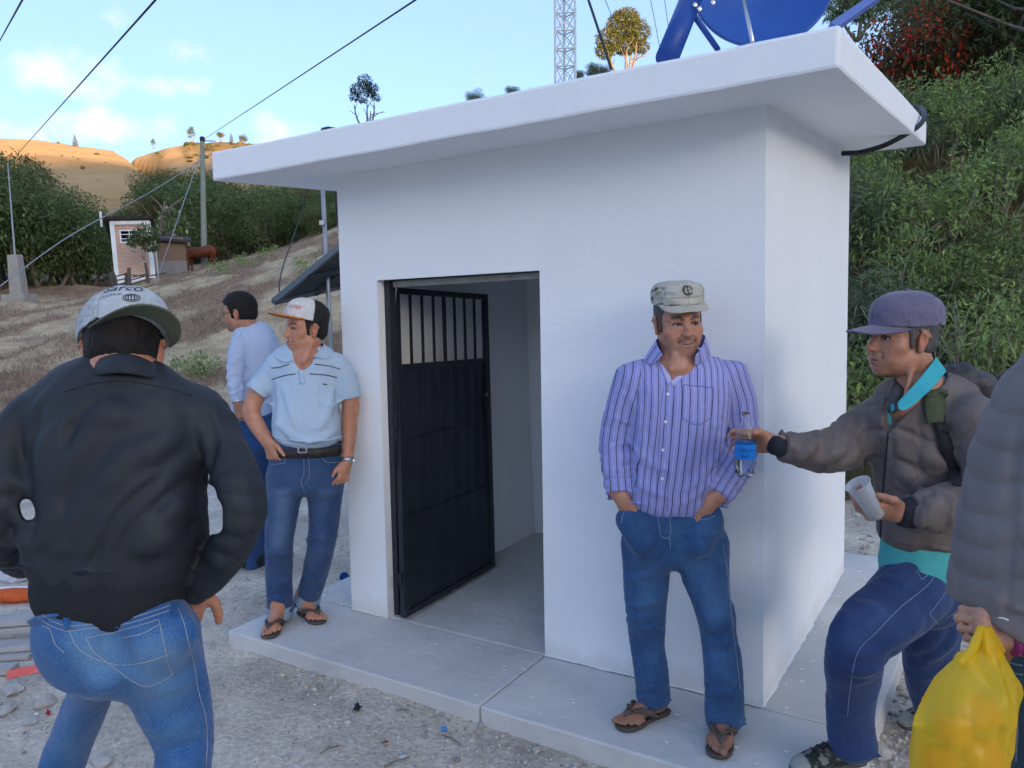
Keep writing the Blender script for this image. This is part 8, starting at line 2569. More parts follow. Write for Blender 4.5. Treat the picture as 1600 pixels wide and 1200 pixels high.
def build_hut():
 X = px_ground(213,33.0); root = empty('brick_hut',X,'small brick hut with white framed corners, dark lean-to roof and a barred window','hut')
 # frame: front faces the camera, slightly to the right
 f = -EF * .93 + ER * .30; f /= np.linalg.norm(f); u = np.array((0,0,1.0)); x = np.cross(u,f)       # x: to the picture's right when facing us
 W,Dp,H1,H0 = 1.42,1.5,2.42,1.75
 q = lambda a,b,z: X + x * a + f * b + u * z
 def brick_extra(c1,c2,mo):
  def ex(nt,b,tc):
   N,L = nt.nodes,nt.links
   br = N.new('ShaderNodeTexBrick'); br.inputs['Scale'].default_value = 1; br.inputs['Brick Width'].default_value = .24; br.inputs['Row Height'].default_value = .10; br.inputs['Mortar Size'].default_value = .012
   br.inputs['Color1'].default_value = (*c1,1); br.inputs['Color2'].default_value = (*c2,1); br.inputs['Mortar'].default_value = (*mo,1)
   at = N.new('ShaderNodeAttribute'); at.attribute_name = 'Col'; L.new(at.outputs['Vector'],br.inputs['Vector']); L.new(br.outputs[0],b.inputs['Base Color'])
   bp = N.new('ShaderNodeBump'); bp.inputs['Distance'].default_value = .02; bp.invert = True; L.new(br.outputs['Fac'],bp.inputs['Height']); L.new(bp.outputs[0],b.inputs['Normal'])
  return ex
 bk = material('hut_brick',(.3,.2,.15),rough=.9,extra=brick_extra((.52,.31,.23),(.58,.38,.29),(.56,.47,.40))); bk2 = material('hut_side_brick',(.3,.2,.15),rough=.9,extra=brick_extra((.42,.29,.24),(.48,.34,.28),(.50,.43,.38)))
 pw = material('hut_white_frame',(.80,.84,.88),rough=.8,col2=(.68,.72,.76),nscale=5); dk = material('hut_dark_roof',(.030,.027,.028),rough=.8,col2=(.055,.05,.05),nscale=8,bump=.5,bscale=20)
 def wall(c,nm,m,ax):
  o = mesh_obj(nm,c,[(0,1,2,3)],m,root,False,{'Col': np.array([((p - X) @ ax,(p - X) @ u,0) for p in c])}); md = o.modifiers.new('t','SOLIDIFY'); md.thickness = .12; md.offset = -1
 # front wall in pieces round the window (from .20 to .92, at 1.62 to 2.16)
 wx0,wx1,wz0,wz1 = -.42,.28,1.58,2.10; h = W / 2 - .1
 for a0,a1,z0,z1 in ((-h,h,.30,wz0),(-h,wx0,wz0,wz1),(wx1,h,wz0,wz1),(-h,h,wz1,H1 - .12)): wall([q(a0,0,z0),q(a1,0,z0),q(a1,0,z1),q(a0,0,z1)],'wall',bk,x)
 wall([q(-W / 2,-Dp,.05),q(-W / 2,-.1,.05),q(-W / 2,-.1,H1 - .14),q(-W / 2,-Dp,H0 - .1)],'wall',bk2,f); wall([q(W / 2,-.1,.05),q(W / 2,-Dp,.05),q(W / 2,-Dp,H0 - .1),q(W / 2,-.1,H1 - .14)],'wall',bk2,f)
 wall([q(h,-Dp,.05),q(-h,-Dp,.05),q(-h,-Dp,H0),q(h,-Dp,H0)],'wall',bk2,x)
 for a in (-1,1):
  for b_,hh in ((-.05,H1),(-Dp,H0)): m = MB(); m.bar(q(a * (W / 2 - .05),b_ + .02,0),q(a * (W / 2 - .05),b_ + .02,hh),.16,.16,up=f); m.build('corner_post',pw,root)
  m = MB(); m.bar(q(a * (W / 2 - .05),0.02,H1 - .06),q(a * (W / 2 - .05),-Dp,H0 - .02),.14,.14); m.build('side_beam',pw,root)
 m = MB(); m.bar(q(-W / 2,.025,H1 - .05),q(W / 2,.025,H1 - .05),.12,.14); m.build('front_beam',pw,root); m = MB(); m.bar(q(-h,.0,.16),q(h,.0,.16),.14,.30); m.build('footing',pw,root)
 w = MB()
 for a0,a1,z0,z1 in ((wx0,wx1,wz0,wz0 + .05),(wx0,wx1,wz1 - .05,wz1),(wx0,wx0 + .05,wz0 + .05,wz1 - .05),(wx1 - .05,wx1,wz0 + .05,wz1 - .05)): w.hexa([q(a0,-.06,z0),q(a1,-.06,z0),q(a1,.03,z0),q(a0,.03,z0),q(a0,-.06,z1),q(a1,-.06,z1),q(a1,.03,z1),q(a0,.03,z1)])
 wf = w.build('window',pw,root)
 for z in (1.75,1.92): m = MB(); m.bar(q(wx0 + .05,.0,z),q(wx1 - .05,.0,z),.03); m.build('window_bar',pw,wf)
 m = MB(); m.bar(q(-.07,.0,wz0 + .05),q(-.07,.0,wz1 - .05),.03,.03,up=f); m.build('window_bar',pw,wf)
 m = MB(); m.hexa([q(-.10,.04,1.28),q(.16,.04,1.26),q(.16,.055,1.26),q(-.10,.055,1.28),q(-.12,.04,1.66),q(.15,.04,1.66),q(.15,.055,1.66),q(-.12,.055,1.66)]); m.build('notice',material('faded_notice',(.45,.42,.44),rough=.8,col2=(.5,.35,.32),nscale=9),root)
 m = MB(); m.hexa([q(-W / 2 - .30,-Dp - .3,H0 + .02),q(W / 2 + .18,-Dp - .3,H0 + .02),q(W / 2 + .18,.30,H1 + .10),q(-W / 2 - .22,.30,H1 + .10),q(-W / 2 - .30,-Dp - .3,H0 + .10),q(W / 2 + .18,-Dp - .3,H0 + .10),q(W / 2 + .18,.30,H1 + .18),q(-W / 2 - .22,.30,H1 + .18)]); rf = m.build('roof',dk,root)
 for k in range(6): m = MB(); a = -W / 2 - .1 + k * .32; m.tube([q(a,-Dp - .36,H0 + .13),q(a,.38,H1 + .21)],.05,6); m.build('roof_pole',dk,rf)
 m = MB(); m.tube([q(-W / 2 - .35,-.2,H0 + .5),q(-W / 2 - .35,-.2,H1 + .42)],.045,8); m.build('vent_pipe',pw,root)
 # adobe lean-to behind, to the right
 Y = px_ground(258,36.0); r2 = empty('lean_to',Y,'low dark adobe lean-to with grey plaster base to the right of the brick hut','shed'); ad_ = material('adobe',(.17,.115,.085),rough=.95,col2=(.24,.17,.125),nscale=6,bump=.6,bscale=12); gp = material('grey_plaster',(.27,.26,.27),rough=.9,col2=(.2,.19,.2),nscale=4)
 p = lambda a,b,z: Y + x * a + f * b + u * z
 for z0,z1,mt,nm in ((-.4,.75,gp,'plaster_base'),(.75,1.75,ad_,'wall')): m = MB(); m.hexa([p(-1,-1,z0),p(.95,-1,z0),p(.95,.02 * (z0 < 0),z0),p(-1,.02 * (z0 < 0),z0),p(-1,-1,z1),p(.95,-1,z1),p(.95,0,z1),p(-1,0,z1)]); m.build(nm,mt,r2)
 m = MB(); m.hexa([p(-1.1,-1.2,1.9),p(1.2,-1.2,1.75),p(1.2,.3,1.5),p(-1.1,.3,1.72),p(-1.1,-1.2,2.0),p(1.2,-1.2,1.85),p(1.2,.3,1.6),p(-1.1,.3,1.82)]); m.build('roof',dk,r2)
 # stick fence
 Z = px_ground(195,31.2); fr = empty('stick_fence',Z,'crooked dark stick fence in front of the brick hut','fence'); wd = material('weathered_stick',(.075,.062,.055),rough=.95,col2=(.12,.10,.09),nscale=12,bump=.6,bscale=30); rr = np.random.default_rng(2)
 def gp_(px,d=31.2): return px_ground(px,d)
 for px,h_,r_ in ((176,.75,.04),(183,.95,.045),(196,.60,.05),(203,.75,.09),(232,.78,.07)):
  g = gp_(px); m = MB(); m.tube([g - u * .1,g + u * h_ * .5 + x * rr.normal() * .02,g + u * h_ + x * rr.normal() * .05],[r_,r_ * .9,r_ * .7],7); m.build('post',wd,fr)
 for a,b,z0,z1 in ((181,234,.22,.32),(182,232,.42,.36),(183,206,.58,.55),(200,236,.52,.30),(196,240,.10,.18),(236,262,.30,.34)):
  m = MB(); m.tube([gp_(a) + u * z0,(gp_(a) + gp_(b)) / 2 + u * (z0 + z1) / 2 + u * rr.normal() * .03,gp_(b) + u * z1],.028,6); m.build('rail',wd,fr)

build_hut()

def build_horse():
 d = 38.5; sc_ = d / FPX
 o = P(313,409,d); gx,gd = to_ad(o); X = o.copy()
 root = empty('horse',X,'chestnut horse with a white blaze grazing below the utility pole','horse')
 x = -ER * .98 - EF * .2; x /= np.linalg.norm(x); u = np.array((0,0,1.0)); y = np.cross(u,x); q = lambda a,b,z: X + x * a + y * b + u * z      # x: towards the head (picture left)
 F = Field(X - np.array((1.5,1.5,.45)),X + np.array((1.5,1.5,1.15)),.018)
 F.loft([(q(-.62,0,.50),.17,.20),(q(-.45,0,.52),.25,.27),(q(-.12,0,.44),.25,.26),(q(.25,0,.42),.23,.27),(q(.48,0,.45),.17,.22)],y,.05,.05)
 F.loft([(q(.45,0,.50),.11,.20),(q(.70,0,.50),.085,.15),(q(.92,0,.46),.07,.115)],y,.06,.04)
 F.loft([(q(.90,0,.48),.075,.10),(q(1.02,0,.30),.065,.085),(q(1.10,0,.08),.048,.055),(q(1.12,0,.0),.045,.05)],y,.03,.03)
 for s_ in (-1,1): F.cap(q(.93,s_ * .05,.56),q(.97,s_ * .07,.66),.028,.01,.02)
 def leg(pts,rs): F.chain([q(*p) for p in pts],rs,.03)
 for s_,o_ in ((-1,0),(1,.12)):
  leg([(.40 + o_,s_ * .13,.35),(.42 + o_,s_ * .13,.02),(.40 + o_,s_ * .13,-.30),(.43 + o_,s_ * .13,-.38)],[.11,.062,.038,.05])
  leg([(-.52 - o_,s_ * .15,.45),(-.42 - o_,s_ * .15,.12),(-.60 - o_,s_ * .15,-.04),(-.55 - o_,s_ * .15,-.30),(-.52 - o_,s_ * .15,-.38)],[.17,.09,.052,.038,.05])
 def col(V):
  L = np.stack([(V - X) @ x,(V - X) @ y,(V - X) @ u],1); c = np.tile(np.array((.135,.036,.018)),(len(V),1)) * (1 + .3 * fbm(L * 4,3)[:,None])
  m = (ss(.05,.03,np.abs(L[:,1])) * ss(.93,.97,L[:,0]) * (L[:,2] < .47))[:,None]; c = c * (1 - m) + .55 * m
  return c
 F.build('body',material('horse_coat',(1,1,1),rough=.55,attr='Col',spec=.3),root,col)
 hm = material('horse_mane',(.05,.016,.010),rough=.8)
 M_ = Field(X - np.array((1.5,1.5,.45)),X + np.array((1.5,1.5,1.15)),.02); M_.chain([q(.40,0,.73),q(.65,0,.665),q(.92,0,.58)],[.035,.045,.03],.02); M_.displace(lambda p: .012 * perlin(p * 22)); M_.build('mane',hm,root)
 T = Field(X - np.array((1.5,1.5,.45)),X + np.array((1.5,1.5,1.15)),.018); T.chain([q(-.80,0,.58),q(-.88,0,.40),q(-.87,0,-.15)],[.03,.05,.03],.02); T.displace(lambda p: .012 * perlin(p * np.array((30,30,6)))); T.build('tail',hm,root)

build_horse()

def wire(pts,r,label,sag=0.0,name='wire',mat=None,n=24):
 a,b = np.array(pts[0],float),np.array(pts[-1],float); t = np.linspace(0,1,n)
 p = a + (b - a) * t[:,None]; p[:,2] -= sag * 4 * t * (1 - t)
 if len(pts) > 2: p = smooth_path(pts,n)
 m = MB(); m.tube(p,r,5); return tag(m.build(name,mat or wire_mat,None,True),label,'wire')

wire_mat = material('wire_black',(.03,.032,.036),rough=.6)
galv = material('galvanised',(.36,.38,.40),rough=.5,metal=.5,col2=(.28,.30,.32),nscale=9)

def build_poles():
 pm = material('mossy_concrete_pole',(.26,.29,.24),rough=.85,col2=(.19,.22,.18),nscale=3,bump=.3,bscale=20)
 b = px_ground(321,39.5); t = P(316,216,39.5); root = empty('utility_pole',b,'tall grey green utility pole standing behind the horse','pole')
 m = MB(); m.tube([b - (0,0,.3),t],[.155,.10],12); m.build('pole_shaft',pm,root)
 m = MB(); m.lathe([(.11,-.18),(.13,-.14),(.13,.02),(.08,.08),(0,.09)],t,10); m.build('pole_cap',black_rough,root); m = MB(); m.bar(t + ER * .1 - (0,0,.12),t + ER * .62 - (0,0,.16),.05); m.build('bracket',galv,root)
 wire([t - (0,0,.1),P(655,-4,9.0)],.011,'wire rising from the utility pole to the upper right across the sky')
 wire([t - (0,0,.4),px_ground(243,30.0) + (0,0,.1)],.02,'guy wire slanting from the utility pole down to the stick fence',mat=galv)
 wire([P(28,240,34),P(248,-6,7.5)],.011,'wire crossing the sky left of centre, above the golden hill'); wire([P(-4,70,20),P(38,-6,9)],.012,'short wire in the top left corner of the sky')
 wire([P(-20,462,24),P(110,368,28),P(235,300,34),P(330,240,39)],.022,'pale sagging wire from the concrete post up towards the utility pole',mat=galv)
 # concrete post with a thin mast
 b = px_ground(29,30.0); u = np.array((0,0,1.0)); root = empty('concrete_post',b,'short square concrete post on a block at the far left, carrying a thin mast','post'); cm = material('old_concrete',(.36,.34,.32),rough=.9,col2=(.27,.25,.235),nscale=5,bump=.5,bscale=20)
 hp = (455 - 382) / FPX * 30
 m = MB(); m.box(b + u * .05,(.42,.42,.25),rotz(YAW)); m.build('base_block',cm,root); m = MB(); m.hexa([b + rotz(YAW) @ np.array(k) for k in ((-.22,-.22,.3),(.22,-.22,.3),(.22,.22,.3),(-.22,.22,.3),(-.18,-.18,hp),(.18,-.18,hp),(.18,.18,hp),(-.18,.18,hp))]); m.build('shaft',cm,root)
 m = MB(); m.tube([b + u * hp,P(12,255,30.0)],[.035,.02],6); m.build('mast_tube',galv,root)
 # pole on the right bank with its wire
 b = px_ground(1489,12.8); t = P(1492,-20,12.8); root = empty('utility_pole',b,'pale slim pole among the shrubs on the right bank','pole'); m = MB(); m.tube([b - (0,0,.5),t],[.058,.048],10); m.build('pole_shaft',material('pale_pole',(.36,.36,.33),rough=.85,col2=(.27,.27,.25),nscale=4),root)
 wire([P(1460,-4,13),P(1500,22,12.8),P(1640,52,10)],.008,'pale wire from the pole on the bank out to the right edge',mat=galv)
 # lattice mast
 b = P(884,160,48); t = P(882,-60,48); root = empty('lattice_mast',P(884,330,48),'white triangular lattice mast rising behind the middle of the roof','mast'); wm = material('mast_white',(.62,.64,.66),rough=.5,metal=.2)
 w = 31 * 48 / FPX / 2; ax = (t - b) / np.linalg.norm(t - b); legs = [ER * -w - EF * w * .5,ER * w - EF * w * .5,EF * w]
 for l in legs: m = MB(); m.tube([P(884,330,48) + l,t + l],.075,8); m.build('leg',wm,root)
 L = np.linalg.norm(t - b); n = 8; hgt = L / n
 for k in range(-2,n):
  for i in range(3):
   a,c = legs[i],legs[(i + 1) % 3]; z0,z1 = b + ax * hgt * k,b + ax * hgt * (k + 1)
   m = MB(); m.tube([z0 + a,z0 + c],.045,5); m.build('rung',wm,root)
   m = MB(); m.tube([z0 + a,z1 + c],.028,5); m.build('brace',wm,root); m = MB(); m.tube([z0 + c,z1 + a],.028,5); m.build('brace',wm,root)
 wire([P(918,-4,30),P(936,50,29),P(955,108,28)],.05,'thick dark cable hanging beside the lattice mast',n=16)
 for i,(a,b_,lab) in enumerate((((944,-4),(958,30),'thin wire in the sky just right of the thick dark cable'),((1016,-4),(1031,75),'thin wire in the sky right of the round tree'),((1038,-4),(1044,40),'thin wire in the sky left of the blue dish strut'))): wire([P(*a,30),P(*b_,30)],.012,lab)

build_poles()

def build_dish():
 bl = material('blue_enamel',(.006,.062,.30),rough=.38,col2=(.010,.085,.36),nscale=6,spec=.5,coat=.2,bump=.1,bscale=20); bl2 = material('blue_steel_tube',(.006,.050,.26),rough=.42,spec=.5)
 sb = P(1400,10,3.6); o = np.array((1.55,.55,H_WALL + T_ROOF))
 root = empty('satellite_dish',o,'large blue dish with a thick blue strut on the block house roof','antenna'); D = 3.6
 c = P(1191,-32,D); n = -EF * .93 - ER * .12 + np.array((0,0,.22)); n /= np.linalg.norm(n); M = frame(np.cross(n,ER) * -1,n); R_ = 107 * D / FPX
 prof = [(0.001,-.08)] + [(R_ * k / 8,-.08 + .08 * (k / 8) ** 2) for k in range(1,9)] + [(R_ * 1.02,.002),(R_ * 1.02,-.02),(R_ * .98,-.022)] + [(R_ * k / 8,-.095 + .08 * (k / 8) ** 2) for k in range(7,0,-1)] + [(.001,-.095)]
 m = MB(); m.lathe(prof,c,64,M); rf = m.build('reflector',bl,root,True)
 m = MB(); an = np.linspace(0,2 * math.pi,65); m.tube([c + M @ np.array((R_ * .90 * math.cos(t),R_ * .90 * math.sin(t),-.026)) for t in an],.006,6,False); m.build('rim_ring',bl2,rf,True)
 zr = H_WALL + T_ROOF
 m = MB(); m.tube([P(1042,92,3.35),P(1084,-12,3.55)],.048,18); m.build('strut',bl2,root,True)
 m = MB(); m.tube([P(1083,22,3.5),P(1122,78,3.62)],.013,10); m.build('brace',bl2,root,True)
 m = MB(); m.tube([P(1160,-10,3.25),P(1176,66,3.05)],.008,10); m.build('feed_rod',steel,root,True)
 m = MB(); m.tube([P(1300,44,3.0),P(1372,-6,3.2)],.022,4); m.build('feed_arm',material('pale_blue_bar',(.10,.16,.42),rough=.5),root)
 pl = c + M @ np.array((0,0,-.16)); m = MB(); m.tube([pl,np.array((pl[0],pl[1],zr))],.05,12); m.build('mast_tube',bl2,root,True)
 for k,(x,y) in enumerate(((1085,9),(1092,15),(1113,5))):
  m = MB(); m.lathe([(.010,0),(.010,.012),(0,.014)],P(x,y,3.45),6,frame(cU,-EF)); m.build('bolt',steel,root)
 # black horn on the front edge of the roof
 q = np.array(RF['fl1']) + (np.array(RF['fr1']) - np.array(RF['fl1'])) * ((487 - 329.5) / (1313 - 329.5) * 1.42) ; q = P(487,205,3.9) + np.array((0,.12,0)); q[2] = H_WALL + T_ROOF
 root = empty('horn_speaker',q,'small black horn lying on the left part of the roof','speaker'); m = MB(); ax = ER * .9 + np.array((0,0,.10)); ax /= np.linalg.norm(ax)
 m.lathe([(.0,-.05),(.030,-.046),(.044,-.03),(.046,.0),(.036,.03),(.022,.05),(.012,.06),(.012,.085),(.0,.086)],q + np.array((0,0,.036)),24,frame(np.cross(ax,(0,0,1)),ax)); m.build('horn_bell',material('black_plastic',(.02,.022,.026),rough=.5),root,True); m = MB(); m.box(q + ER * .05 + np.array((0,0,.006)),(.014,.014,.010)); m.build('bracket',black_rough,root)
 # the black cable round the right corner of the roof
 pts = [P(1315.5,240,4.02),P(1345,238,3.96),P(1380,228,3.90),P(1412,212,3.88),P(1436,196,3.92),P(1445,180,4.0),P(1440,170,4.12),P(1428,167,4.2),P(1424,170,4.3)]
 wire(pts,.0125,'thick black cable looping from the wall round the back corner of the roof',name='cable',mat=material('black_cable',(.012,.013,.015),rough=.4),n=48)

build_dish()

def build_solar():
 dkf = material('panel_back',(.020,.023,.030),rough=.6,col2=(.030,.034,.042),nscale=5); fr = material('panel_frame',(.10,.12,.13),rough=.5,metal=.5)
 D0,D1 = 7.2,9.0
 A,B,C_ = P(428,471,D0),P(532,385,7.6),P(534,447,8.3); n = np.cross(B - A,C_ - A); n /= np.linalg.norm(n); Dd = A + (C_ - B) * 0
 B2 = A + (B - A) * 1.55; C2 = A + (C_ - A) * 1.55
 root = empty('solar_panel',(B2[0],B2[1],-.07),'dark solar panel tilted on its stand behind the left wall, seen from underneath','panel')
 far = B2 + (C2 - A) * 1.0; low = A + (C2 - A) * 1.0
 q = [A,B2,far,low]; th = n * .012
 m = MB(); m.hexa([p - th for p in q] + [p + th for p in q]); m.build('panel_sheet',dkf,root)
 for i in range(4): m = MB(); a,b = q[i],q[(i + 1) % 4]; m.bar(a,b,.045,.05,up=n); m.build('frame_bar',fr,root)
 for t in (.35,.7): m = MB(); m.bar(A + (low - A) * t - n * .03,B2 + (far - B2) * t - n * .03,.04,.03,up=n); m.build('cross_bar',dkf,root)
 for t in (.3,.65): m = MB(); m.bar(A + (B2 - A) * t - n * .035,low + (far - low) * t - n * .035,.035,.03,up=n); m.build('cross_bar',dkf,root)
 c = (A + far) / 2; g = np.array((c[0],c[1],zat(*[float(v) for v in to_ad(c)]))); m = MB(); m.tube([g - (0,0,.2),c],.04,10); m.build('stand',dkf,root)
 pb = P(505,410,7.75); pb2 = pb.copy(); pb2[2] = zat(*[float(v) for v in to_ad(pb)]) - .2; root = empty('steel_post',pb2,'slim grey steel post beside the tilted solar panel','post'); m = MB(); m.tube([pb2,P(502,255,7.75)],.021,10); m.build('post_tube',galv,root,True); m = MB(); m.lathe([(.03,-.02),(.03,.02)],P(503.5,348,7.75),10); m.build('clamp',steel,root)
 wire([P(516,240,6.6),P(532,372,6.9)],.014,'dark stay wire between the steel post and the white wall'); wire([P(481,290,9),P(466,348,9),P(444,410,8),P(437,440,7.5),P(437,466,7.25)],.007,'thin drooping wire left of the steel post, down to the solar panel corner')

build_solar()

# ------------------------------------------------------------------ rubble, boards and litter on the yard
def gpt(px,py,dz=0.0):
 X = onz(px,py,-.075)
 for _ in range(4):
  z = zat(*[float(v) for v in to_ad(X)]); X = onz(px,py,z)
 X[2] += dz; return X

def rock(c,r,seed,sub=2,flat=.6):
 bm = bmesh.new(); bmesh.ops.create_icosphere(bm,subdivisions=sub,radius=1)
 V = np.array([v.co[:] for v in bm.verts]); F = [tuple(v.index for v in f.verts) for f in bm.faces]; bm.free()
 q = np.random.default_rng(seed); s_ = q.uniform(.7,1.25,3) * np.array((1,1,flat))
 V = V * (1 + .35 * perlin(V * 1.1 + seed * 3.1) + .12 * perlin(V * 3 + seed))[:,None]
 for _ in range(5):                         # broken faces
  n = q.normal(size=3); n /= np.linalg.norm(n); d = V @ n; V = V - np.maximum(d - .72,0)[:,None] * n
 a = q.uniform(0,6.28); V = (V * s_) @ rotz(a).T
 return np.asarray(c) + V * r,F

def build_yard():
 rr = np.random.default_rng(77)
 stone = material('grey_stone',(.34,.32,.295),rough=.9,col2=(.46,.44,.41),nscale=9,bump=.5,bscale=60)
 gcol = material('gravel',(1,1,1),rough=.9,attr='Col',bump=.3,bscale=90)
 # gravel: too many to count
 tmpl = [np.array(rock((0,0,0),1,500 + i,1,.7)[0]) for i in range(8)]; Fi = rock((0,0,0),1,500,1)[1]; Fi = np.array(Fi)
 def scatter(n,x0,x1,y0,y1,smin,smax,seed,bias=None):
  q = np.random.default_rng(seed); Vs,Cs = [],[]
  px = q.uniform(x0,x1,n); py = y0 + (y1 - y0) * q.random(n)
  r = cF + cR * ((px - 800) / FPX)[:,None] - cU * ((py - 600) / FPX)[:,None]; X = CAM + r * ((-.08 - CAM[2]) / r[:,2])[:,None]
  a,d = to_ad(X); X[:,2] = terr(a,d)
  on = (X[:,0] > -.40) & (X[:,0] < 2.575) & (X[:,1] > -.53) & (X[:,1] < 2.06)
  keep = ~on
  if bias is not None: keep &= bias(X) > q.random(n)
  X = X[keep]; n = len(X); s_ = smin + (smax - smin) * q.random(n) ** 3.2
  k = q.integers(0,8,n); T = np.stack(tmpl)[k]; an = q.uniform(0,6.28,n); c,si = np.cos(an),np.sin(an)
  Tx = T[...,0] * c[:,None] - T[...,1] * si[:,None]; Ty = T[...,0] * si[:,None] + T[...,1] * c[:,None]
  V = np.stack([Tx,Ty,T[...,2]],-1) * s_[:,None,None] + X[:,None,:] + np.array((0,0,1)) * (s_ * .25)[:,None,None]
  cols = np.array([(.42,.395,.36),(.37,.335,.29),(.48,.45,.42),(.31,.285,.26),(.45,.39,.325),(.55,.53,.51)])[q.integers(0,6,n)] * q.uniform(.75,1.15,n)[:,None]
  return V,cols
 edge = lambda X: .18 + .9 * ss(.45,.05,np.abs(X[:,1] + .62)) * (X[:,0] > .1) + .25 * ss(.0,.5,fbm(X * 1.6,2))
 right = lambda X: .9 + 0 * X[:,0]
 parts = [scatter(15000,-120,1120,700,1260,.002,.010,1,edge),scatter(900,-60,1120,900,1260,.006,.020,2,edge),scatter(5200,1330,1700,740,1290,.004,.020,3,right),scatter(2600,250,560,560,960,.003,.010,4)]
 V = np.concatenate([p[0].reshape(-1,3) for p in parts]); C_ = np.concatenate([np.repeat(p[1],len(tmpl[0]),0) for p in parts]); n = len(V) // len(tmpl[0])
 F = (np.arange(n)[:,None,None] * len(tmpl[0]) + Fi[None]).reshape(-1,3)
 tag(mesh_obj('gravel',V,F,gcol,None,False,{'Col': C_}),'loose grey gravel scattered over the yard and along the slab','gravel',None,'stuff')
 stones = [(20,1082,.060,'large grey rock at the left edge beside the striding leg'),(72,1100,.050,'grey rock right of the large one at the left edge'),(8,1112,.055,'low flat rock below the large one at the left edge'),(48,1130,.030,'small pale stone under the two grey rocks'),(96,1066,.040,'grey stone just below the red plastic tube'),
    (232,1134,.035,'flat pale stone between the two jeans legs'),(160,1192,.045,'pale stone at the bottom edge between the legs'),(490,1056,.022,'rounded stone beside the yellow paper scrap'),(478,1066,.016,'smaller stone just left of the rounded one by the paper'),(838,1174,.022,'pale stone near the bottom centre of the yard'),(995,1196,.024,'pale stone against the slab edge at the bottom'),
    (548,1158,.016,'white stone in the middle of the yard below the black scrap'),(752,1134,.02,'brownish stone below the slab joint'),(650,1066,.014,'small stone beside the black scrap'),(448,1186,.022,'flat white stone at the bottom left of the yard'),(1375,1180,.055,'pale slab of stone behind the dark sneaker at the right edge of the slab'),(1412,1140,.03,'flat stone on the gravel right of the slab')]
 for i,(x,y,r,lab) in enumerate(stones):
  c = gpt(x,y); V,F = rock(c + (0,0,r * .2),r,20 + i); o = mesh_obj('stone',V - 0,F,stone,None,False); tag(o,lab,'stone','larger stones in the yard')
 # boards stacked at the left edge
 bd = material('grey_board',(.42,.41,.40),rough=.85,col2=(.31,.295,.28),nscale=7,bump=.4,bscale=26); d_ = ER * .98 + EF * .12; d_ /= np.linalg.norm(d_); w_ = np.cross((0,0,1),d_)
 boards = [((76,998),0.40,.085,.030,.105,0,'topmost grey board of the stack at the left edge'),((78,1000),.40,.085,.030,.070,.01,'second grey board from the top of the stack at the left edge'),((62,1018),.36,.07,.026,.035,-.02,'splintered lower board of the stack at the left edge'),((52,1026),.34,.06,.022,.008,-.04,'lowest board of the stack at the left edge, lying on the dirt'),((24,1050),.30,.05,.03,.012,-.06,'short separate board end at the left edge below the stack')]
 for (x,y),L,w,t,z,a,lab in boards:
  e = gpt(x,y); e[2] = gpt(76,1010)[2] + z; dd = rotz(a) @ d_; ww = np.cross((0,0,1),dd); c = e - dd * L / 2
  o = MB().box(c + (0,0,t / 2),(L / 2,w / 2 + .02,t / 2),np.stack([dd,ww,(0,0,1)],1)).build('board',bd,None,bevel=.003); tag(o,lab,'board','boards stacked at the left edge')
 m = MB(); a = gpt(50,1012); m.bar(a + (0,0,.03),gpt(66,1034) + (0,0,.008),.016,.010); tag(m.build('wood_splinter',bd,None),'pale wood splinter leaning from the board stack to the ground','splinter')
 wb = material('pale_block',(.55,.53,.50),rough=.85,col2=(.45,.43,.40),nscale=12,bump=.3,bscale=40)
 c = gpt(118,1034); tag(MB().box(c + (0,0,.012),(.045,.022,.012),rotz(YAW - .35)).build('block',wb,None,bevel=.003),'flat whitish block at the end of the red plastic tube','block')
 # red plastic tube folded flat
 rd = material('red_plastic',(.62,.085,.075),rough=.35,col2=(.70,.15,.13),nscale=9,spec=.5); a,b = gpt(12,1058),gpt(120,1036); ax = (b - a) / np.linalg.norm(b - a); s_ = np.cross((0,0,1),ax); s_ /= np.linalg.norm(s_); u = np.array((0,0,1.0)); wdt = .028
 r0 = empty('plastic_tube',(a + b) / 2,'folded red plastic tube with a white tag lying on the dirt','tube'); m = MB(); sec = [(-wdt,.002),(0,.034),(wdt,.006),(wdt * .6,.002),(0,.028),(-wdt * .6,.001)]
 V = [p + s_ * q[0] + u * q[1] for p in (a,b) for q in sec]; m.add(V,[(i,(i + 1) % 6,6 + (i + 1) % 6,6 + i) for i in range(6)]); m.build('sleeve',rd,r0); k = a * .35 + b * .65; m = MB(); m.hexa([k + ax * x + s_ * y + u * (.0335 - .0265 * abs(y) / wdt * .95 + z) for z in (0,.0012) for x,y in ((-.03,-.016),(.03,-.016),(.03,-.006),(-.03,-.006))]); m.build('tag',white_button,r0)
 # broom and plastic bag further left
 og = material('orange_bristle',(.62,.12,.025),rough=.8,col2=(.52,.085,.02),nscale=40,bump=.7,bscale=120); c = gpt(20,940); root = empty('broom_head',c,'orange bristled broom head lying on the ground at the left edge','broom')
 F = Field(c - .30,c + .30,.006); F.loft([(c - ER * .16 + u * .035,.03,.035),(c + u * .04,.06,.04),(c + ER * .10 + u * .035,.055,.035),(c + ER * .16 + u * .03,.03,.03)],EF,0,.03); F.displace(lambda p: .006 * perlin(p * np.array((60,60,12)))); F.build('bristles',og,root)
 m = MB(); m.bar(c - ER * .12 + EF * .05 + u * .07,c + ER * .15 + EF * .05 + u * .065,.02,.012); m.build('ferrule',white_button,root); m = MB(); m.tube([c + ER * .10 + EF * .05 + u * .05,c + ER * .26 + EF * .42 + u * .03],.012,8); m.build('handle',pale_bark,root,True)
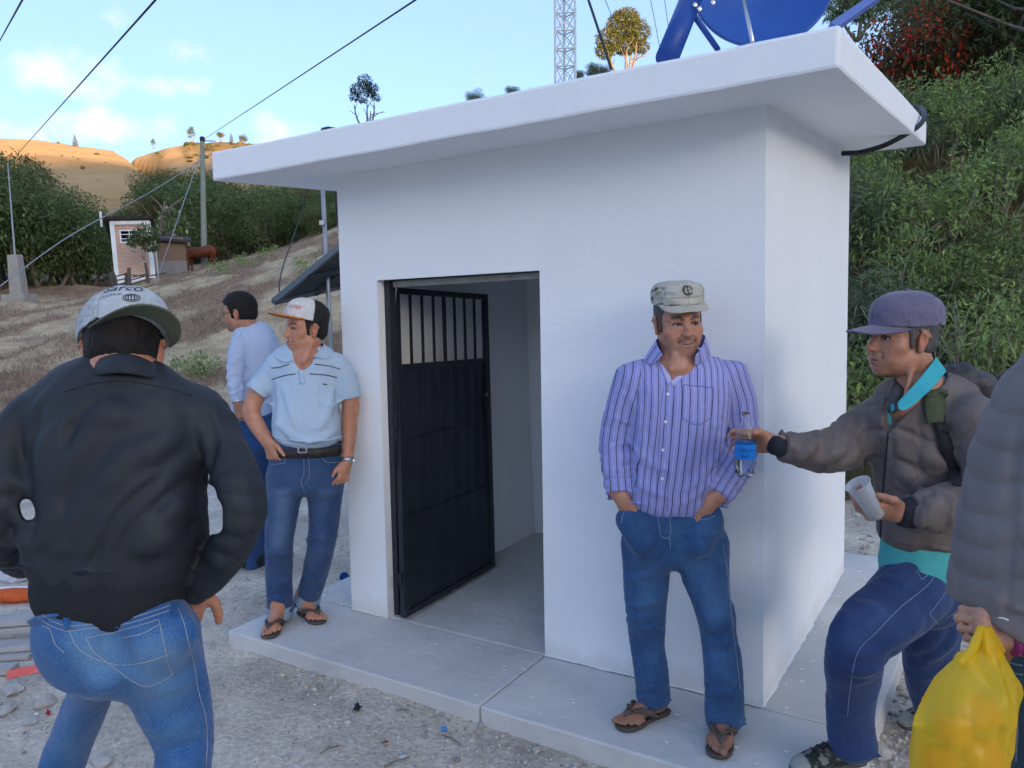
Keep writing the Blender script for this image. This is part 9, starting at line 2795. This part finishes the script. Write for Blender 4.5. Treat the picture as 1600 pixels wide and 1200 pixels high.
 c = gpt(28,905); F = Field(c - .22,c + .26,.006); F.ell(c + u * .06,(.13,.10,.075),None,0); F.ell(c + ER * .06 + u * .09,(.06,.06,.06),None,.05); F.displace(folds(.05,.018,ER,1.4,4,.6)); F.plane(c + u * .002,-u)
 o = F.build('plastic_bag',material('milky_film',(.70,.74,.80),rough=.3,trans=.35,ior=1.1,bump=.3,bscale=30),None); tag(o,'crumpled milky white plastic bag behind the broom at the left edge','bag')
 # litter
 def scrap(x,y,w,h,colr,lab,nm='paper_scrap',cat='scrap',seed=0):
  q = np.random.default_rng(seed + int(x)); c = gpt(x,y,.004); a = q.uniform(0,3.1); n = 4; V = []
  for j in range(n):
   for i in range(n): X = rotz(a) @ np.array(((i / (n - 1) - .5) * w * q.uniform(.85,1.1),(j / (n - 1) - .5) * h * q.uniform(.8,1.1),0)); X[2] = .004 + abs(q.normal()) * .007; V.append(c + X)
  o = mesh_obj(nm,V,[(j * n + i,j * n + i + 1,(j + 1) * n + i + 1,(j + 1) * n + i) for j in range(n - 1) for i in range(n - 1)],material(nm + '_paint',colr,rough=.7),None,True); md = o.modifiers.new('t','SOLIDIFY'); md.thickness = .0012; tag(o,lab,cat)
 for a in ((445,1058,.030,.026,(.62,.58,.36),'pale yellow paper scrap near the slab corner'),(558,1110,.050,.034,(.016,.017,.02),'black plastic scrap lying in the yard before the slab'),(630,1186,.034,.02,(.62,.60,.66),'lilac white paper scrap at the bottom of the yard'),(796,1143,.034,.024,(.40,.46,.50),'bluish paper scrap on the gravel by the slab edge'),(602,1164,.026,.014,(.20,.075,.04),'rusty brown leaf scrap in the yard'),
    (586,1148,.028,.012,(.52,.50,.50),'narrow white scrap left of the rusty leaf'),(448,1030,.014,.016,(.7,.69,.66),'tiny white scrap beside the slab edge left'),(76,1118,.040,.018,(.40,.02,.03),'dark red ribbon scrap beside the striding leg'),(418,1068,.016,.012,(.6,.6,.6),'small white scrap left of the yellow paper')): scrap(*a)
 def ring(x,y,r,colr,lab,tilt):
  c = gpt(x,y,r * .8 if tilt else .004); M = frame(cU,-EF * .8 + ER * .3 + np.array((0,0,.5))) if tilt else np.eye(3); m = MB(); m.lathe([(r,0),(r,.010),(r * .85,.012),(r * .8,.010),(r * .8,.002),(0,.002)],c,20,M); tag(m.build('bottle_cap',material('cap_plastic',colr,rough=.4),None,True),lab,'bottle cap')
 ring(538,907,.030,(.012,.10,.30),'dark blue bottle cap standing behind the slab edge by the wall',True); ring(694,1142,.013,(.10,.30,.62),'light blue bottle cap lying in the yard',False); ring(560,1064,.013,(.60,.60,.60),'white plastic ring lying close to the slab edge',False)
 tw = MB()
 for (a,b) in (((600,1200),(640,1186)),((500,1180),(530,1168)),((620,1112),(636,1112)),((260,1130),(300,1120)),((690,1150),(720,1166)),((120,1000),(150,996))):
  p,q = gpt(*a,.006),gpt(*b,.008); m = MB(); m.tube([p,(p + q) / 2 + (0,0,.006),q],.003,5); tag(m.build('twig',bark,None),'thin dry twig lying on the dirt at the %s' % {600: 'bottom centre',500: 'bottom left of centre',620: 'middle, beside the black scrap',260: 'left, beside the foreground jeans',690: 'right, by the blue cap',120: 'far left, by the boards'}[a[0]],'twig')

build_yard()

def build_scrub():
 tm = [np.array(rock((0,0,0),1,900 + i,1,.8)[0]) for i in range(4)]; Fi = np.array(rock((0,0,0),1,900,1)[1]); q = np.random.default_rng(12); Vs,Cs = [],[]
 for (V,VG),n,cols,sz in ((HILLS[0],5200,[(.10,.095,.04),(.14,.125,.05),(.20,.16,.06),(.075,.08,.035)],1.0),(HILLS[1],2500,[(.07,.085,.035),(.10,.11,.045),(.13,.12,.05)],1.1)):
  for _ in range(n):
   i,j = q.integers(2,V.shape[0] - 2),q.integers(0,V.shape[1]); p = V[i,j]
   g = VG[i,j] + .5 * perlin(p[None] * np.array((1,1,0)) / 22.0)[0]
   if g < q.uniform(.02,.62): continue
   s_ = sz * q.uniform(.35,1.3) * (1.6 if VG[i,j] > .5 else 1); T = tm[q.integers(0,4)] @ rotz(q.uniform(0,6.28)).T
   Vs.append(T * s_ * (1,1,.75) + p + q.normal(size=3) * (.8,.8,0)); Cs.append(np.array(cols[q.integers(0,len(cols))]) * q.uniform(.7,1.3))
 V = np.concatenate(Vs); m = len(tm[0]); F = (np.arange(len(Vs))[:,None,None] * m + Fi[None]).reshape(-1,3)
 tag(mesh_obj('hill_scrub',V,F,leaf_mat,None,False,{'Col': np.repeat(np.array(Cs),m,0)}),'low scrub dotted over the far hills','scrub',None,'stuff')

build_scrub()
